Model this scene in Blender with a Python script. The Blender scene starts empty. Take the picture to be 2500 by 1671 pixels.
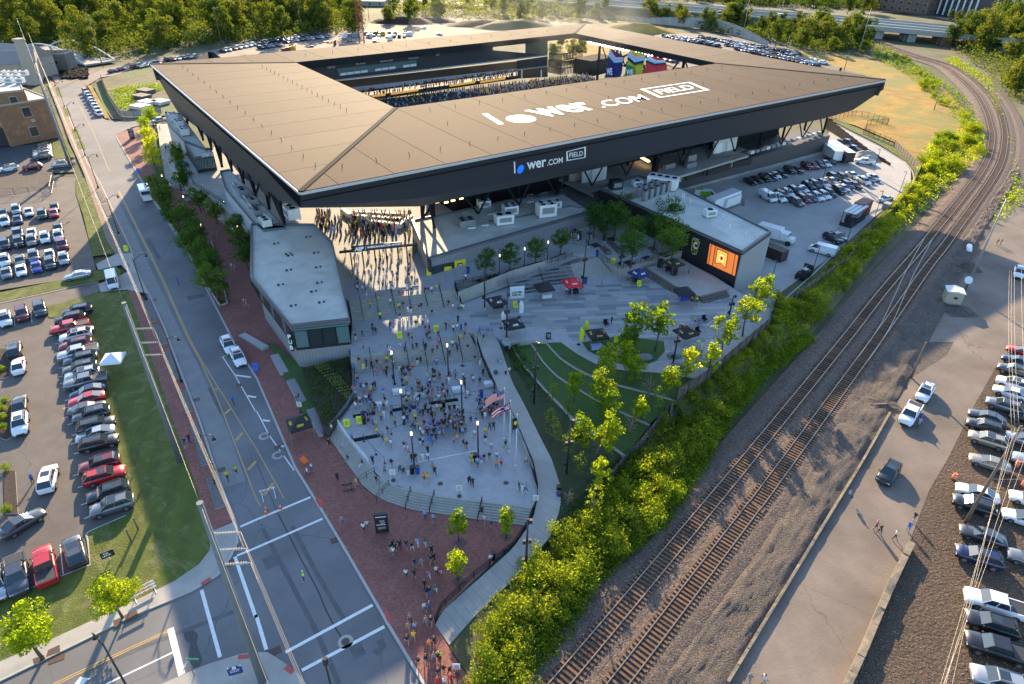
import bpy,bmesh,math,random
import numpy as np
from mathutils import Vector,Matrix,noise
random.seed(7);rng=np.random.default_rng(11)
R=math.radians
SC=bpy.context.scene
COL=SC.collection
# - camera
FOC,PITCH,ROLL,HC=1585.0,R(33.3),R(1.1),60.0
fw=Vector((0,math.cos(PITCH),-math.sin(PITCH)));rt0=Vector((1,0,0));up0=rt0.cross(fw)
rt=math.cos(ROLL)*rt0+math.sin(ROLL)*up0;up=-math.sin(ROLL)*rt0+math.cos(ROLL)*up0
cam_d=bpy.data.cameras.new('camera');cam=bpy.data.objects.new('camera',cam_d);COL.objects.link(cam)
cam_d.sensor_fit='HORIZONTAL';cam_d.sensor_width=36.0;cam_d.lens=36.0*FOC/2500.0
cam_d.clip_start=0.5;cam_d.clip_end=9000
cam.matrix_world=Matrix(((rt.x,up.x,-fw.x,0),(rt.y,up.y,-fw.y,0),(rt.z,up.z,-fw.z,HC),(0,0,0,1)))
SC.camera=cam
# - light
SUN_AZ,SUN_EL=R(-7.2),R(20.0)
W=bpy.data.worlds.new('World');SC.world=W;W.use_nodes=True
nt=W.node_tree;nt.nodes.clear()
sky=nt.nodes.new('ShaderNodeTexSky');sky.sky_type='NISHITA';sky.sun_disc=False
sky.sun_elevation=SUN_EL;sky.sun_rotation=SUN_AZ;sky.air_density=1.0;sky.dust_density=0.6;sky.ozone_density=3.0
bg=nt.nodes.new('ShaderNodeBackground');bg.inputs[1].default_value=0.15
wo=nt.nodes.new('ShaderNodeOutputWorld');nt.links.new(sky.outputs[0],bg.inputs[0]);nt.links.new(bg.outputs[0],wo.inputs[0])
sl=bpy.data.lights.new('sun','SUN');sl.energy=4.8;sl.angle=R(0.53);sl.color=(1.0,0.76,0.47)
so=bpy.data.objects.new('sun',sl);COL.objects.link(so)
sdir=Vector((math.sin(SUN_AZ)*math.cos(SUN_EL),math.cos(SUN_AZ)*math.cos(SUN_EL),math.sin(SUN_EL)))
so.rotation_euler=sdir.to_track_quat('Z','Y').to_euler();so.location=(0,0,150)
SC.view_settings.view_transform='Standard';SC.view_settings.look='None'
SC.view_settings.exposure=1.65;SC.view_settings.gamma=1.0
# - pixel <-> place
ROW=[0,418,836,1253]
def T(c,r,x,y):return(c*625+x/3.7504,ROW[r]+y/3.7504)
def TS(c,r,pts):return[T(c,r,x,y)for x,y in pts]
def V2(x,y):return(1000+x/4.692,370+y/4.692)
def V3(x,y):return(1450+x/3.91,280+y/3.911)
def V1(x,y):return(370+x/4.7526,230+y/4.7526)
def ray(q):return rt*(q[0]-1250)-up*(q[1]-835.5)+fw*FOC
def G(q,z=0.0):
 d=ray(q);t=(z-HC)/d.z
 return Vector((d.x*t,d.y*t,z))
def PX(P):
 v=Vector(P)-Vector((0,0,HC));w=v.dot(fw)
 return(1250+FOC*v.dot(rt)/w,835.5-FOC*v.dot(up)/w)
def onplane(q,p0,n):
 d=ray(q);o=Vector((0,0,HC));t=(Vector(p0)-o).dot(n)/d.dot(n);return o+d*t
def Gl(qs,z=0.0):return[G(q,z)for q in qs]
# - materials
MATS={}
def mat(name,col,rough=0.8,var=0.12,scale=1.0,bump=0.0,bscale=None,metal=0.0,spec=0.5,kind=None,emit=None,es=1.0,col2=None,obvar=0.0,big=0.0,**kw):
 if name in MATS:return MATS[name]
 m=bpy.data.materials.new(name);m.use_nodes=True;n=m.node_tree;N=n.nodes;L=n.links;N.clear()
 out=N.new('ShaderNodeOutputMaterial');b=N.new('ShaderNodeBsdfPrincipled');L.new(b.outputs[0],out.inputs[0])
 b.inputs['Roughness'].default_value=rough;b.inputs['Metallic'].default_value=metal
 b.inputs['Specular IOR Level'].default_value=spec
 b.inputs['Base Color'].default_value=(*col,1)
 tc=N.new('ShaderNodeTexCoord');last=None
 def mix(a,bcol,fac,typ='MIX'):
  x=N.new('ShaderNodeMix');x.data_type='RGBA';x.blend_type=typ
  for sock,v in((x.inputs[6],a),(x.inputs[7],bcol)):
   if isinstance(v,tuple):sock.default_value=(*v,1)
   else:L.new(v,sock)
  if isinstance(fac,float):x.inputs[0].default_value=fac
  else:L.new(fac,x.inputs[0])
  return x.outputs[2]
 def nz(s,det=5,dist=0.0,rough_=0.6,vec=None):
  t=N.new('ShaderNodeTexNoise');t.inputs['Scale'].default_value=s;t.inputs['Detail'].default_value=det
  t.inputs['Roughness'].default_value=rough_;t.inputs['Distortion'].default_value=dist
  L.new(vec or tc.outputs['Object'],t.inputs['Vector']);return t.outputs['Fac']
 def ramp(src,a,c,lo=(0,0,0),hi=(1,1,1)):
  r=N.new('ShaderNodeValToRGB');r.color_ramp.elements[0].position=a;r.color_ramp.elements[1].position=c
  r.color_ramp.elements[0].color=(*lo,1);r.color_ramp.elements[1].color=(*hi,1);L.new(src,r.inputs[0]);return r.outputs[0]
 c0=tuple(max(0,x*(1-var))for x in col);c1=tuple(min(1,x*(1+var))for x in col)
 if var>0 or col2:
  last=mix(c0,c1,ramp(nz(scale),0.3,0.7))
  if col2:last=mix(last,col2,ramp(nz(scale*0.23+0.003,6,0.6),0.45,0.62))
  if big>0:last=mix(last,(0.0,0.0,0.0),ramp(nz(0.035,4,0.8),0.35,0.75,(0,0,0),(big,)*3))
 if kind=='brick':
  t=N.new('ShaderNodeTexBrick');t.inputs['Scale'].default_value=1.0;t.inputs['Brick Width'].default_value=0.30;t.inputs['Row Height'].default_value=0.15
  t.inputs['Mortar Size'].default_value=0.012;t.inputs['Bias'].default_value=0.0
  t.inputs['Color1'].default_value=(*c0,1);t.inputs['Color2'].default_value=(*c1,1);t.inputs['Mortar'].default_value=(*(x*.6 for x in col),1)
  mp=N.new('ShaderNodeMapping');mp.inputs['Rotation'].default_value=(0,0,kw.get('rot',0.6));L.new(tc.outputs['Object'],mp.inputs[0]);L.new(mp.outputs[0],t.inputs[0])
  last=mix(t.outputs[0],tuple(x*1.5 for x in col),ramp(nz(0.5,6,1.0),0.5,0.75,(0,0,0),(.45,.45,.45)))
  last=mix(last,tuple(x*.5 for x in col),ramp(nz(0.13,6,1.0),0.5,0.75,(0,0,0),(.45,.45,.45)))
 if kind=='cracks':
  vo=N.new('ShaderNodeTexVoronoi');vo.feature='DISTANCE_TO_EDGE';vo.inputs['Scale'].default_value=kw.get('cs',0.13)
  ds=N.new('ShaderNodeVectorMath');ds.operation='ADD';nn=N.new('ShaderNodeTexNoise');nn.inputs['Scale'].default_value=0.5
  L.new(tc.outputs['Object'],nn.inputs[0]);L.new(nn.outputs['Color'],ds.inputs[0]);L.new(tc.outputs['Object'],ds.inputs[1]);L.new(ds.outputs[0],vo.inputs['Vector'])
  last=mix(tuple(x*.62 for x in col),last,ramp(vo.outputs['Distance'],0.0004,0.0035))
  last=mix(last,tuple(x*.6 for x in col),ramp(nz(0.9,8,2.0),0.58,0.8,(0,0,0),(.6,.6,.6)))
 if kind=='grass':
  last=mix(last,tuple(x*0.45 for x in col),ramp(nz(9,8,0.5,0.8),0.35,0.7))
  last=mix(last,kw.get('dry',(0.30,0.26,0.13)),ramp(nz(0.22,9,2.0,.7),0.5,0.72,(0,0,0),(.6,.6,.6)))
  wv=N.new('ShaderNodeTexWave');wv.inputs['Scale'].default_value=0.11;wv.inputs['Distortion'].default_value=.3
  mp=N.new('ShaderNodeMapping');mp.inputs['Rotation'].default_value=(0,0,kw.get('rot',0.35));L.new(tc.outputs['Object'],mp.inputs[0]);L.new(mp.outputs[0],wv.inputs[0])
  last=mix(last,tuple(x*1.7 for x in col),ramp(wv.outputs[0],0.3,0.7,(0,0,0),(kw.get('mow',.3),)*3))
 if kind=='gravel':
  vo=N.new('ShaderNodeTexVoronoi');vo.inputs['Scale'].default_value=kw.get('gs',5.0);L.new(tc.outputs['Object'],vo.inputs['Vector'])
  g=N.new('ShaderNodeSeparateColor');L.new(vo.outputs['Color'],g.inputs[0])
  last=mix(last,tuple(min(1,x*1.55)for x in col),ramp(g.outputs[0],0.55,0.95));last=mix(last,tuple(x*.55 for x in col),ramp(g.outputs[1],0.5,0.9))
 if kind=='ribs':
  wv=N.new('ShaderNodeTexWave');wv.inputs['Scale'].default_value=kw.get('ws',1.0);wv.inputs['Distortion'].default_value=0
  mp=N.new('ShaderNodeMapping');mp.inputs['Rotation'].default_value=(0,0,kw.get('rot',0));L.new(tc.outputs['Object'],mp.inputs[0]);L.new(mp.outputs[0],wv.inputs[0])
  last=mix(last,tuple(x*kw.get('rd',.6)for x in col),ramp(wv.outputs[0],0.35,0.6))
 if obvar>0:
  oi=N.new('ShaderNodeObjectInfo')
  hs=N.new('ShaderNodeHueSaturation');r1=N.new('ShaderNodeMapRange');r1.inputs[3].default_value=1-obvar;r1.inputs[4].default_value=1+obvar
  L.new(oi.outputs['Random'],r1.inputs[0]);L.new(r1.outputs[0],hs.inputs['Value'])
  r2=N.new('ShaderNodeMapRange');r2.inputs[3].default_value=0.5+kw.get('hv',0);r2.inputs[4].default_value=0.5-kw.get('hv',0);L.new(oi.outputs['Random'],r2.inputs[0]);L.new(r2.outputs[0],hs.inputs['Hue'])
  if last is None:hs.inputs['Color'].default_value=(*col,1)
  else:L.new(last,hs.inputs['Color'])
  last=hs.outputs[0]
 if last is not None:L.new(last,b.inputs['Base Color'])
 if kind=='leaf':
  tr=N.new('ShaderNodeBsdfTranslucent');ms=N.new('ShaderNodeMixShader');ms.inputs[0].default_value=kw.get('trans',0.5)
  if last is not None:
   lm=mix(last,kw.get('tcol',(2.2,2.0,0.5)),1.0,'MULTIPLY');L.new(lm,tr.inputs[0])
  L.new(b.outputs[0],ms.inputs[1]);L.new(tr.outputs[0],ms.inputs[2]);L.new(ms.outputs[0],out.inputs[0])
 if bump>0:
  bp=N.new('ShaderNodeBump');bp.inputs['Strength'].default_value=bump;bp.inputs['Distance'].default_value=kw.get('bd',0.1)
  L.new(nz(bscale or scale*6,6),bp.inputs['Height']);L.new(bp.outputs[0],b.inputs['Normal'])
 if emit:b.inputs['Emission Color'].default_value=(*emit,1);b.inputs['Emission Strength'].default_value=es
 if kw.get('coat'):b.inputs['Coat Weight'].default_value=kw['coat'];b.inputs['Coat Roughness'].default_value=0.05
 MATS[name]=m;return m
class MB:
 def __init__(s):s.v=[];s.f=[];s.m=[];s.sm=[]
 def add(s,vs,fs,mi=0,sm=False):
  o=len(s.v);s.v+=[tuple(v)for v in vs]
  for f in fs:s.f.append(tuple(i+o for i in f));s.m.append(mi);s.sm.append(sm)
  return s
 def quad(s,a,b,c,d,mi=0):return s.add([a,b,c,d],[(0,1,2,3)],mi)
 def box(s,c,size,rz=0.0,mi=0,M=None):
  hx,hy,hz=size[0]/2,size[1]/2,size[2]/2
  vs=[Vector((x*hx,y*hy,z*hz))for z in(-1,1)for x,y in((-1,-1),(1,-1),(1,1),(-1,1))]
  Q=M if M is not None else Matrix.Rotation(rz,4,'Z')
  vs=[Q@v+Vector(c)for v in vs]
  return s.add(vs,[(3,2,1,0),(4,5,6,7),(0,1,5,4),(1,2,6,5),(2,3,7,6),(3,0,4,7)],mi)
 def prism(s,base,top,mi=0,cap=True):
  n=len(base);vs=list(base)+list(top)
  fs=[(i,(i+1)%n,n+(i+1)%n,n+i)for i in range(n)]
  s.add(vs,fs,mi)
  if cap:
   for tri in tess(top):s.add([top[i]for i in tri],[(0,1,2)],mi)
  return s
 def tube(s,pts,r,n=6,mi=0,caps=True,sm=True):
  pts=[Vector(p)for p in pts];rs=r if isinstance(r,(list,tuple))else[r]*len(pts)
  o=len(s.v);k=len(pts);prev=None
  for i,p in enumerate(pts):
   d=(pts[min(i+1,k-1)]-pts[max(i-1,0)]).normalized()
   a=Vector((0,0,1))if abs(d.z)<0.9 else Vector((1,0,0))
   if prev is not None:u=(prev-d*prev.dot(d)).normalized()
   else:u=d.cross(a).normalized()
   w=d.cross(u);prev=u
   for j in range(n):
    t=2*math.pi*j/n;s.v.append(tuple(p+(u*math.cos(t)+w*math.sin(t))*rs[i]))
  for i in range(k-1):
   for j in range(n):
    a,b2=o+i*n+j,o+i*n+(j+1)%n
    s.f.append((a,b2,b2+n,a+n));s.m.append(mi);s.sm.append(sm)
  if caps:
   s.f.append(tuple(o+j for j in reversed(range(n))));s.f.append(tuple(o+(k-1)*n+j for j in range(n)));s.m+=[mi,mi];s.sm+=[False,False]
  return s
 def blob(s,c,r,mi=0,seg=8,rings=5,sq=(1,1,1)):
  o=len(s.v)
  for i in range(rings+1):
   ph=math.pi*i/rings
   for j in range(seg):
    t=2*math.pi*j/seg
    s.v.append((c[0]+r*sq[0]*math.sin(ph)*math.cos(t),c[1]+r*sq[1]*math.sin(ph)*math.sin(t),c[2]+r*sq[2]*math.cos(ph)))
  for i in range(rings):
   for j in range(seg):
    a,b2=o+i*seg+j,o+i*seg+(j+1)%seg
    s.f.append((a+seg,b2+seg,b2,a));s.m.append(mi);s.sm.append(True)
  return s
 def mesh(s,name,mats):
  me=bpy.data.meshes.new(name);me.from_pydata(s.v,[],s.f)
  for x in mats:me.materials.append(x)
  me.polygons.foreach_set('material_index',s.m);me.polygons.foreach_set('use_smooth',s.sm);me.update();return me
def tess(poly):
 from mathutils.geometry import tessellate_polygon
 out=[]
 P2=[Vector((p[0],p[1],0))for p in poly]
 for t in tessellate_polygon([P2]):
  a,b,c=(P2[i]for i in t)
  if(b-a).cross(c-a).z<0:t=(t[0],t[2],t[1])
  out.append(t)
 return out
def ccw(P):
 a=sum(P[i][0]*P[(i+1)%len(P)][1]-P[(i+1)%len(P)][0]*P[i][1]for i in range(len(P)))
 return P if a>0 else P[::-1]
REG=[]
def link(name,me,parent=None,loc=None,rz=0.0,sc=None):
 o=bpy.data.objects.new(name,me);COL.objects.link(o)
 if loc is not None:o.location=loc
 if rz:o.rotation_euler=(0,0,rz)
 if sc is not None:o.scale=(sc,)*3 if not isinstance(sc,tuple)else sc
 if parent is not None:o.parent=parent
 return o
def ob(name,mb,mats,parent=None,**k):
 if not isinstance(mats,(list,tuple)):mats=[mats]
 return link(name,mb.mesh(name,mats)if isinstance(mb,MB)else mb,parent,**k)
def struct(name,mb,mats,parent=None):
 o=ob(name,mb,mats,parent)
 if parent is None:o['kind']='structure'
 return o
def thing(o,label,cat,group=None,where=None,pos=None):
 """label = how it looks; where = place phrase; look-alikes get their rank in the photograph at the end"""
 o['category']=cat
 if group:o['group']=group
 REG.append((o,label,where,pos if pos is not None else Vector(o.location)));return o
def root(name,loc=(0,0,0),rz=0.0):
 o=bpy.data.objects.new(name,None);COL.objects.link(o);o.location=loc;o.rotation_euler=(0,0,rz);o.empty_display_size=0.2;return o
def part(name,mb,mats,parent,world=True,label=None):
 """mesh given in world space when world is True: shift it into the parent's frame"""
 if not isinstance(mats,(list,tuple)):mats=[mats]
 me=mb.mesh(name,mats)if isinstance(mb,MB)else mb
 o=link(name,me,parent)
 if world:
  p=parent;Mx=Matrix.Identity(4)
  ch=[]
  while p is not None:ch.append(p);p=p.parent
  for p in reversed(ch):Mx=Mx@(Matrix.Translation(p.location)@p.rotation_euler.to_matrix().to_4x4()@Matrix.Diagonal((*p.scale,1)))
  me.transform(Mx.inverted())
 if label:o['label']=label
 return o
def sheet(name,pts,m,z=None,parent=None):
 if z is not None:pts=[Vector((p[0],p[1],z))for p in pts]
 P=ccw(pts);b=MB()
 b.add(P,tess(P));return struct(name,b,m,parent)
def slab(name,pts,m,z0,z1,parent=None,mside=None):
 P=ccw(pts);b=MB();n=len(P)
 bz=[Vector((p[0],p[1],z0))for p in P];tz=[Vector((p[0],p[1],p[2]if z1 is None else z1))for p in P]
 b.add(tz,tess(tz),0);b.add(bz+tz,[(i,(i+1)%n,n+(i+1)%n,n+i)for i in range(n)],1)
 return struct(name,b,[m,mside or m],parent)
def copy_tree(o,parent=None):
 c=o.copy();COL.objects.link(c)
 if parent is not None:c.parent=parent
 for ch in o.children:copy_tree(ch,c)
 return c
def smooth_path(P,step):
 P=[Vector(p)for p in P];out=[]
 for i in range(len(P)-1):
  p0,p1,p2,p3=P[max(i-1,0)],P[i],P[i+1],P[min(i+2,len(P)-1)]
  n=max(2,int((p2-p1).length/1.0))
  for k in range(n):
   t=k/n;out.append(0.5*((2*p1)+(p2-p0)*t+(2*p0-5*p1+4*p2-p3)*t*t+(-p0+3*p1-3*p2+p3)*t**3))
 out.append(P[-1])
 return resample(out,step)
def resample(P,step):
 L=[0]
 for a,b in zip(P,P[1:]):L.append(L[-1]+(b-a).length)
 n=max(1,int(L[-1]/step));out=[];j=0
 for k in range(n+1):
  s=L[-1]*k/n
  while j<len(P)-2 and L[j+1]<s:j+=1
  t=(s-L[j])/max(1e-9,L[j+1]-L[j]);out.append(P[j].lerp(P[j+1],min(1,t)))
 return out
def ribbon(path,offs,zs=None):
 """sections across a path: offs list of lateral offsets, zs heights added; returns rows of points"""
 rows=[]
 for i,p in enumerate(path):
  d=path[min(i+1,len(path)-1)]-path[max(i-1,0)];d.z=0;d.normalize();nrm=Vector((d.y,-d.x,0))
  rows.append([p+nrm*o+Vector((0,0,(zs[j]if zs else 0)))for j,o in enumerate(offs)])
 return rows
def rows_mesh(rows,mi=0,sm=False,b=None):
 b=b or MB();w=len(rows[0]);vs=[p for r in rows for p in r]
 fs=[(i*w+j+1,i*w+j,(i+1)*w+j,(i+1)*w+j+1)[::-1]for i in range(len(rows)-1)for j in range(w-1)]
 return b.add(vs,[f[::-1]for f in fs],mi,sm)
def text_mesh(name,body,O,U,Vv,m,thick=0.02,bold=0.02,parent=None,keep=False,mode='bbox'):
 """lettering laid in the parallelogram O, O+U, O+V"""
 cu=bpy.data.curves.new(name,'FONT');cu.body=body;cu.offset=bold;cu.resolution_u=3
 t=bpy.data.objects.new(name,cu);COL.objects.link(t);bpy.context.view_layer.update()
 me=bpy.data.meshes.new_from_object(t.evaluated_get(bpy.context.evaluated_depsgraph_get()));bpy.data.objects.remove(t);bpy.data.curves.remove(cu)
 n=len(me.vertices);co=np.empty(n*3);me.vertices.foreach_get('co',co);co=co.reshape(-1,3)
 lo,hi=co.min(0),co.max(0);O,U,Vv=Vector(O),Vector(U),Vector(Vv);N_=U.cross(Vv).normalized()
 s=(co[:,0]-lo[0])/max(1e-6,hi[0]-lo[0]);q=(co[:,1]-lo[1])/max(1e-6,hi[1]-lo[1])
 base=np.array(O)[None]+s[:,None]*np.array(U)[None]+q[:,None]*np.array(Vv)[None]+np.array(N_)[None]*thick
 me.vertices.foreach_set('co',base.ravel());me.materials.clear();me.materials.append(m);me.update();me.name=name
 return part(name,me,m,parent,world=True)if parent is not None else link(name,me)
def poly_frame(name,pts,w,m,parent):
 c=sum((Vector(p)for p in pts),Vector())/len(pts);b=MB();n=len(pts)
 inn=[Vector(p)+((Vector(c)-Vector(p)).normalized()*w*1.41)for p in pts]
 for i in range(n):b.quad(pts[i],pts[(i+1)%n],inn[(i+1)%n],inn[i])
 return part(name,b,m,parent)
m_ground=mat('terrain',(0.055,0.065,0.02),0.95,0.35,0.08,bump=0.5,bscale=0.8,col2=(0.13,0.11,0.06))
m_asph=mat('asphalt',(0.155,0.155,0.158),0.85,0.2,0.12,bump=0.15,bscale=14,kind='cracks',cs=0.05,big=.32)
m_lot=mat('lot_asphalt',(0.115,0.10,0.088),0.85,0.22,0.3,bump=0.15,bscale=12,kind='cracks',cs=0.12,big=.3)
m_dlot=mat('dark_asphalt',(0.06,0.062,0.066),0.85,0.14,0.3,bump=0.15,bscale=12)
m_conc=mat('concrete',(0.34,0.32,0.285),0.85,0.10,0.6,bump=0.1,bscale=10,col2=(0.27,0.26,0.235))
m_curb=mat('curb_concrete',(0.36,0.345,0.31),0.85,0.12,2)
m_clot=mat('yard_concrete',(0.34,0.33,0.31),0.85,0.1,0.25,bump=0.1,bscale=10,kind='cracks',cs=0.06)
m_brick=mat('brick_paving',(0.23,0.09,0.07),0.9,0.25,2,kind='brick',rot=R(-28))
m_brick2=mat('pale_brick',(0.24,0.17,0.13),0.9,0.2,2,kind='brick',rot=R(-28))
m_grass=mat('lawn',(0.105,0.135,0.014),0.95,0.2,0.6,bump=1.0,bscale=7,kind='grass',mow=.12,rot=R(-15),bd=0.2)
m_grass2=mat('park_grass',(0.06,0.12,0.02),0.95,0.15,0.6,bump=0.8,bscale=8,kind='grass',mow=0.0,dry=(0.06,0.1,0.03),bd=0.2)
m_gold=mat('dry_grass',(0.30,0.17,0.018),0.95,0.35,0.16,bump=1.0,bscale=1.5,col2=(0.17,0.17,0.03),bd=0.3)
m_dirt=mat('dirt',(0.085,0.056,0.036),0.95,0.3,0.25,bump=1.0,bscale=3,kind='gravel',gs=8,bd=0.3)
m_dust=mat('dusty_pavement',(0.175,0.14,0.112),0.9,0.3,0.12,bump=0.3,bscale=2.5,kind='cracks',cs=0.07,big=.35)
m_gravel=mat('gravel',(0.105,0.085,0.07),0.95,0.25,0.5,bump=1.0,bscale=7,kind='gravel',gs=9,bd=0.25)
m_mulch=mat('mulch',(0.045,0.03,0.02),0.95,0.3,2,bump=1.0,bscale=9)
m_paint=mat('road_paint',(0.66,0.66,0.63),0.7,0.14,3)
m_yel=mat('yellow_paint',(0.42,0.28,0.09),0.7,0.2,2)
m_redpad=mat('red_pad',(0.42,0.07,0.06),0.8,0.1,2)
m_iron=mat('cast_iron',(0.07,0.035,0.025),0.6,0.2,4)
m_plaza=mat('plaza_paving',(0.34,0.34,0.335),0.85,0.07,5,bump=0.1,bscale=12,col2=(0.30,0.30,0.295))
m_water=mat('water',(0.03,0.035,0.02),0.1,0)
b=MB();b.quad((-3500,-300,-.3),(3500,-300,-.3),(3500,5000,-.3),(-3500,5000,-.3));struct('ground',b,m_ground)
Zr,Zk,Zp,Zm,Zc=0.0,0.12,1.1,3.1,4.7
rightcurb=[T(1,3,1630,1760),T(1,3,1525,1568),T(1,3,1190,1010),T(1,3,1135,910),T(1,3,760,260),T(1,3,605,0),T(1,2,345,1140),T(1,2,0,335),T(0,1,2120,1540),T(0,1,1690,700),T(0,1,1410,290),T(0,1,1240,0),T(0,0,1050,1240)]
curb_up=[(256,292),(248,288),T(0,0,790,800),(204,203)]
leftcurb=[T(0,0,520,770),T(0,0,560,880),T(0,0,800,1480),T(0,1,920,100),T(0,1,1050,380),T(0,1,1215,740),T(0,1,1230,860),T(0,1,1370,1120),T(0,1,1520,1450),(416,836),T(0,2,1830,700),T(0,2,1980,1150),T(0,2,2130,1568),T(0,3,2170,110),T(0,3,2185,260),T(0,3,2120,400),T(0,3,2000,570),T(0,3,1750,720),T(0,3,1200,950),T(0,3,700,1200),T(0,3,0,1540),(-120,1712)]
scurb=[(-60,1880),T(0,3,1100,1720),T(0,3,1560,1530),T(0,3,1880,1390),T(0,3,2200,1290),T(1,3,0,1272),T(1,3,110,1275),T(1,3,260,1370),T(1,3,420,1500),(765,1700)]
sidest=[T(0,0,1200,1170),T(0,0,1340,1130),T(0,0,1350,1040),T(0,0,1060,1120)]
road=rightcurb+sidest+curb_up+leftcurb+[(-200,1900),(500,1990),(1200,1990)]
sheet('road',Gl(road,0),m_asph)
top_road=TS(0,0,[(520,772),(460,700),(600,690),(900,640),(1180,590),(1400,540),(1800,490),(2344,400)])+[(640,102),(645,112)]+TS(0,0,[(2344,450),(1900,545),(1440,580),(1200,640),(1050,690),(920,712),(790,790),(770,765)])
sheet('back_road',Gl(top_road,0.02),mat('dusty_road',(0.17,0.135,0.105),0.9,0.15,0.2,col2=(0.2,0.17,0.15)))
plz=rightcurb+[(300,322),(362,300),(388,330),(395,400),(408,456),(437,451),(469,464),(613,578),(612,690),(645,750),(700,845),(745,905),(742,1010)]+[T(1,2,690,860),T(1,2,675,880),T(1,2,760,1000),T(1,2,920,1230),T(1,2,1000,1340),T(1,2,1150,1440),T(1,2,1400,1530),T(1,3,1640,0),T(1,3,1950,50),(1250,1279.6),(1284,1285),(1290,1270),(1262,1318),(1250,1325),T(1,3,2000,600),T(1,3,1640,960),T(1,3,1640,1020),T(1,3,1870,1400),T(1,3,2000,1568),(1215,1780)]
slab('brick_sidewalk',Gl(plz,Zk),m_brick,-0.3,Zk,mside=m_curb)
def strip(name,line,w,m,z,h=0.0,par=None):
 P=[G(q,z)for q in line];rr=ribbon(P,[0,w]);bb=MB();rows_mesh(rr,b=bb);return struct(name,bb,m,par)
strip('kerb',rightcurb,0.28,m_curb,Zk+0.006);strip('kerb',leftcurb[:13],0.25,m_curb,Zk+0.008)
strip('kerb',leftcurb[12:],0.25,m_curb,Zk+0.008)
lw_l=[(138,206),T(0,0,640,1210),(202.6,418),(282.6,620.6)]
bw=leftcurb[8:14]+[T(0,3,2140,80),T(0,3,1940,165),T(0,2,1850,1470),T(0,2,1640,870),(357.3,836),(313.3,708.6),(330,700)]
slab('brick_walk',Gl(bw,Zk),m_brick,-0.3,Zk,mside=m_curb)
bw2=leftcurb[3:6]+[(300,625),(284,622),(202.6,418),T(0,0,640,1300),T(0,0,560,1080),T(0,0,440,780),(120,196),(138,205)]+leftcurb[0:3][::1]
slab('brick_walk',Gl(leftcurb[0:6]+[(284,622),(262,590),(202.6,418),T(0,0,640,1300),T(0,0,560,1080),T(0,0,440,780),(122,196)],Zk),m_brick2,-0.3,Zk,mside=m_curb)
slab('sidewalk',Gl(leftcurb[13:]+[(-120,1670),(0,1615.6),(133.3,1557),(320,1471.6),(426.6,1418),(485.3,1378),(512,1343.6),(514.6,1317),(493.3,1253),(517.3,1297),(570,1272)],Zk),m_conc,-0.3,Zk)
slab('sidewalk',Gl(scurb[1:]+[(800,1760),(640,1850),(300,1800)],Zk),m_conc,-0.3,Zk)
apron=[(284,622),(328,647.3),(324,615),(365,716),(313,709),T(0,1,920,1105),T(0,1,900,1030),T(0,1,1110,950),T(0,1,1180,930),T(0,1,1100,900),T(0,1,890,900)]
sheet('driveway',Gl([T(0,1,880,850),T(0,1,900,905),T(0,1,1110,860),T(0,1,1165,920),T(0,1,1100,960),T(0,1,900,1035),T(0,1,920,1108),T(0,1,1165,1085),T(0,1,1280,1110),T(0,1,1375,1125),T(0,1,1225,865),T(0,1,1215,745),T(0,1,1060,760)],0.14),m_conc)
lawn=[(115,748),T(0,1,430,1240),T(0,1,900,1115),T(0,1,1165,1092),(313.3,708.6),(357.3,836),T(0,2,1640,870),T(0,2,1850,1470),(517.3,1297),(512,1343.6),(485.3,1378),(426.6,1418),(320,1471.6),(133.3,1557),(0,1615.6),(-120,1668),(-120,1500),(0,1465),(218,1379),(213,1320),(208,1306),(226.6,1293),(306.6,1258.3),(328,1246),(296,1129),(253.3,956),(228,845),(205,748),(192,765),(140,776),(118,775)]
slab('lawn',Gl(lawn,0.10),m_grass,-0.3,0.10)
sheet('lawn',Gl([(-60,730),T(0,1,0,1110),T(0,1,550,1000),T(0,1,860,915),T(0,1,1060,870),T(0,1,1100,905),T(0,1,1105,955),T(0,1,900,1005),T(0,1,620,1065),T(0,1,0,1200),(-60,755)],0.08),m_grass)
lot1=[(-400,1700),(-60,730),(-60,760),(0,738),T(0,1,620,1072),T(0,1,900,1018),T(0,1,920,1100),(235,716),(118,748),(118,775),(205,748),(230,845),(255,956),(298,1129),(330,1246),(306,1262),(226,1297),(212,1310),(222,1380),(0,1468),(-80,1500)]
sheet('parking_lot',Gl([(-400,1500)]+lot1[2:],0.0),m_lot)
strip('kerb',[(0,1464),(219,1378),(212,1320),(208,1306),(212,1300),(226.6,1292),(306.6,1257.5)],0.18,m_curb,0.13)
strip('kerb',[T(0,1,0,1205),T(0,1,620,1068),T(0,1,900,1010)],0.18,m_curb,0.13)
sheet('parking_lot',Gl([(-200,560),(-60,440),T(0,1,0,30),T(0,1,690,60),(184,471),(226.6,626),T(0,1,880,905),T(0,1,550,1000),(0,708.6),(-200,740)],0.0),m_lot)
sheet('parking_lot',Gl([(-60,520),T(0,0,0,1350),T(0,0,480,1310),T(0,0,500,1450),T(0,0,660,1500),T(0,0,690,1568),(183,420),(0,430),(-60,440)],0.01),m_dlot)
sheet('verge_lawn',Gl([T(0,0,480,1310),T(0,0,560,1280),T(0,0,600,1265),T(0,0,690,1440),T(0,0,500,1460)],0.1),m_grass)
sheet('verge_lawn',Gl([T(0,1,690,90),T(0,1,770,60),T(0,1,930,360),T(0,1,1045,755),T(0,1,850,780),T(0,1,760,400),T(0,1,690,200)],0.1),m_grass)
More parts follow.
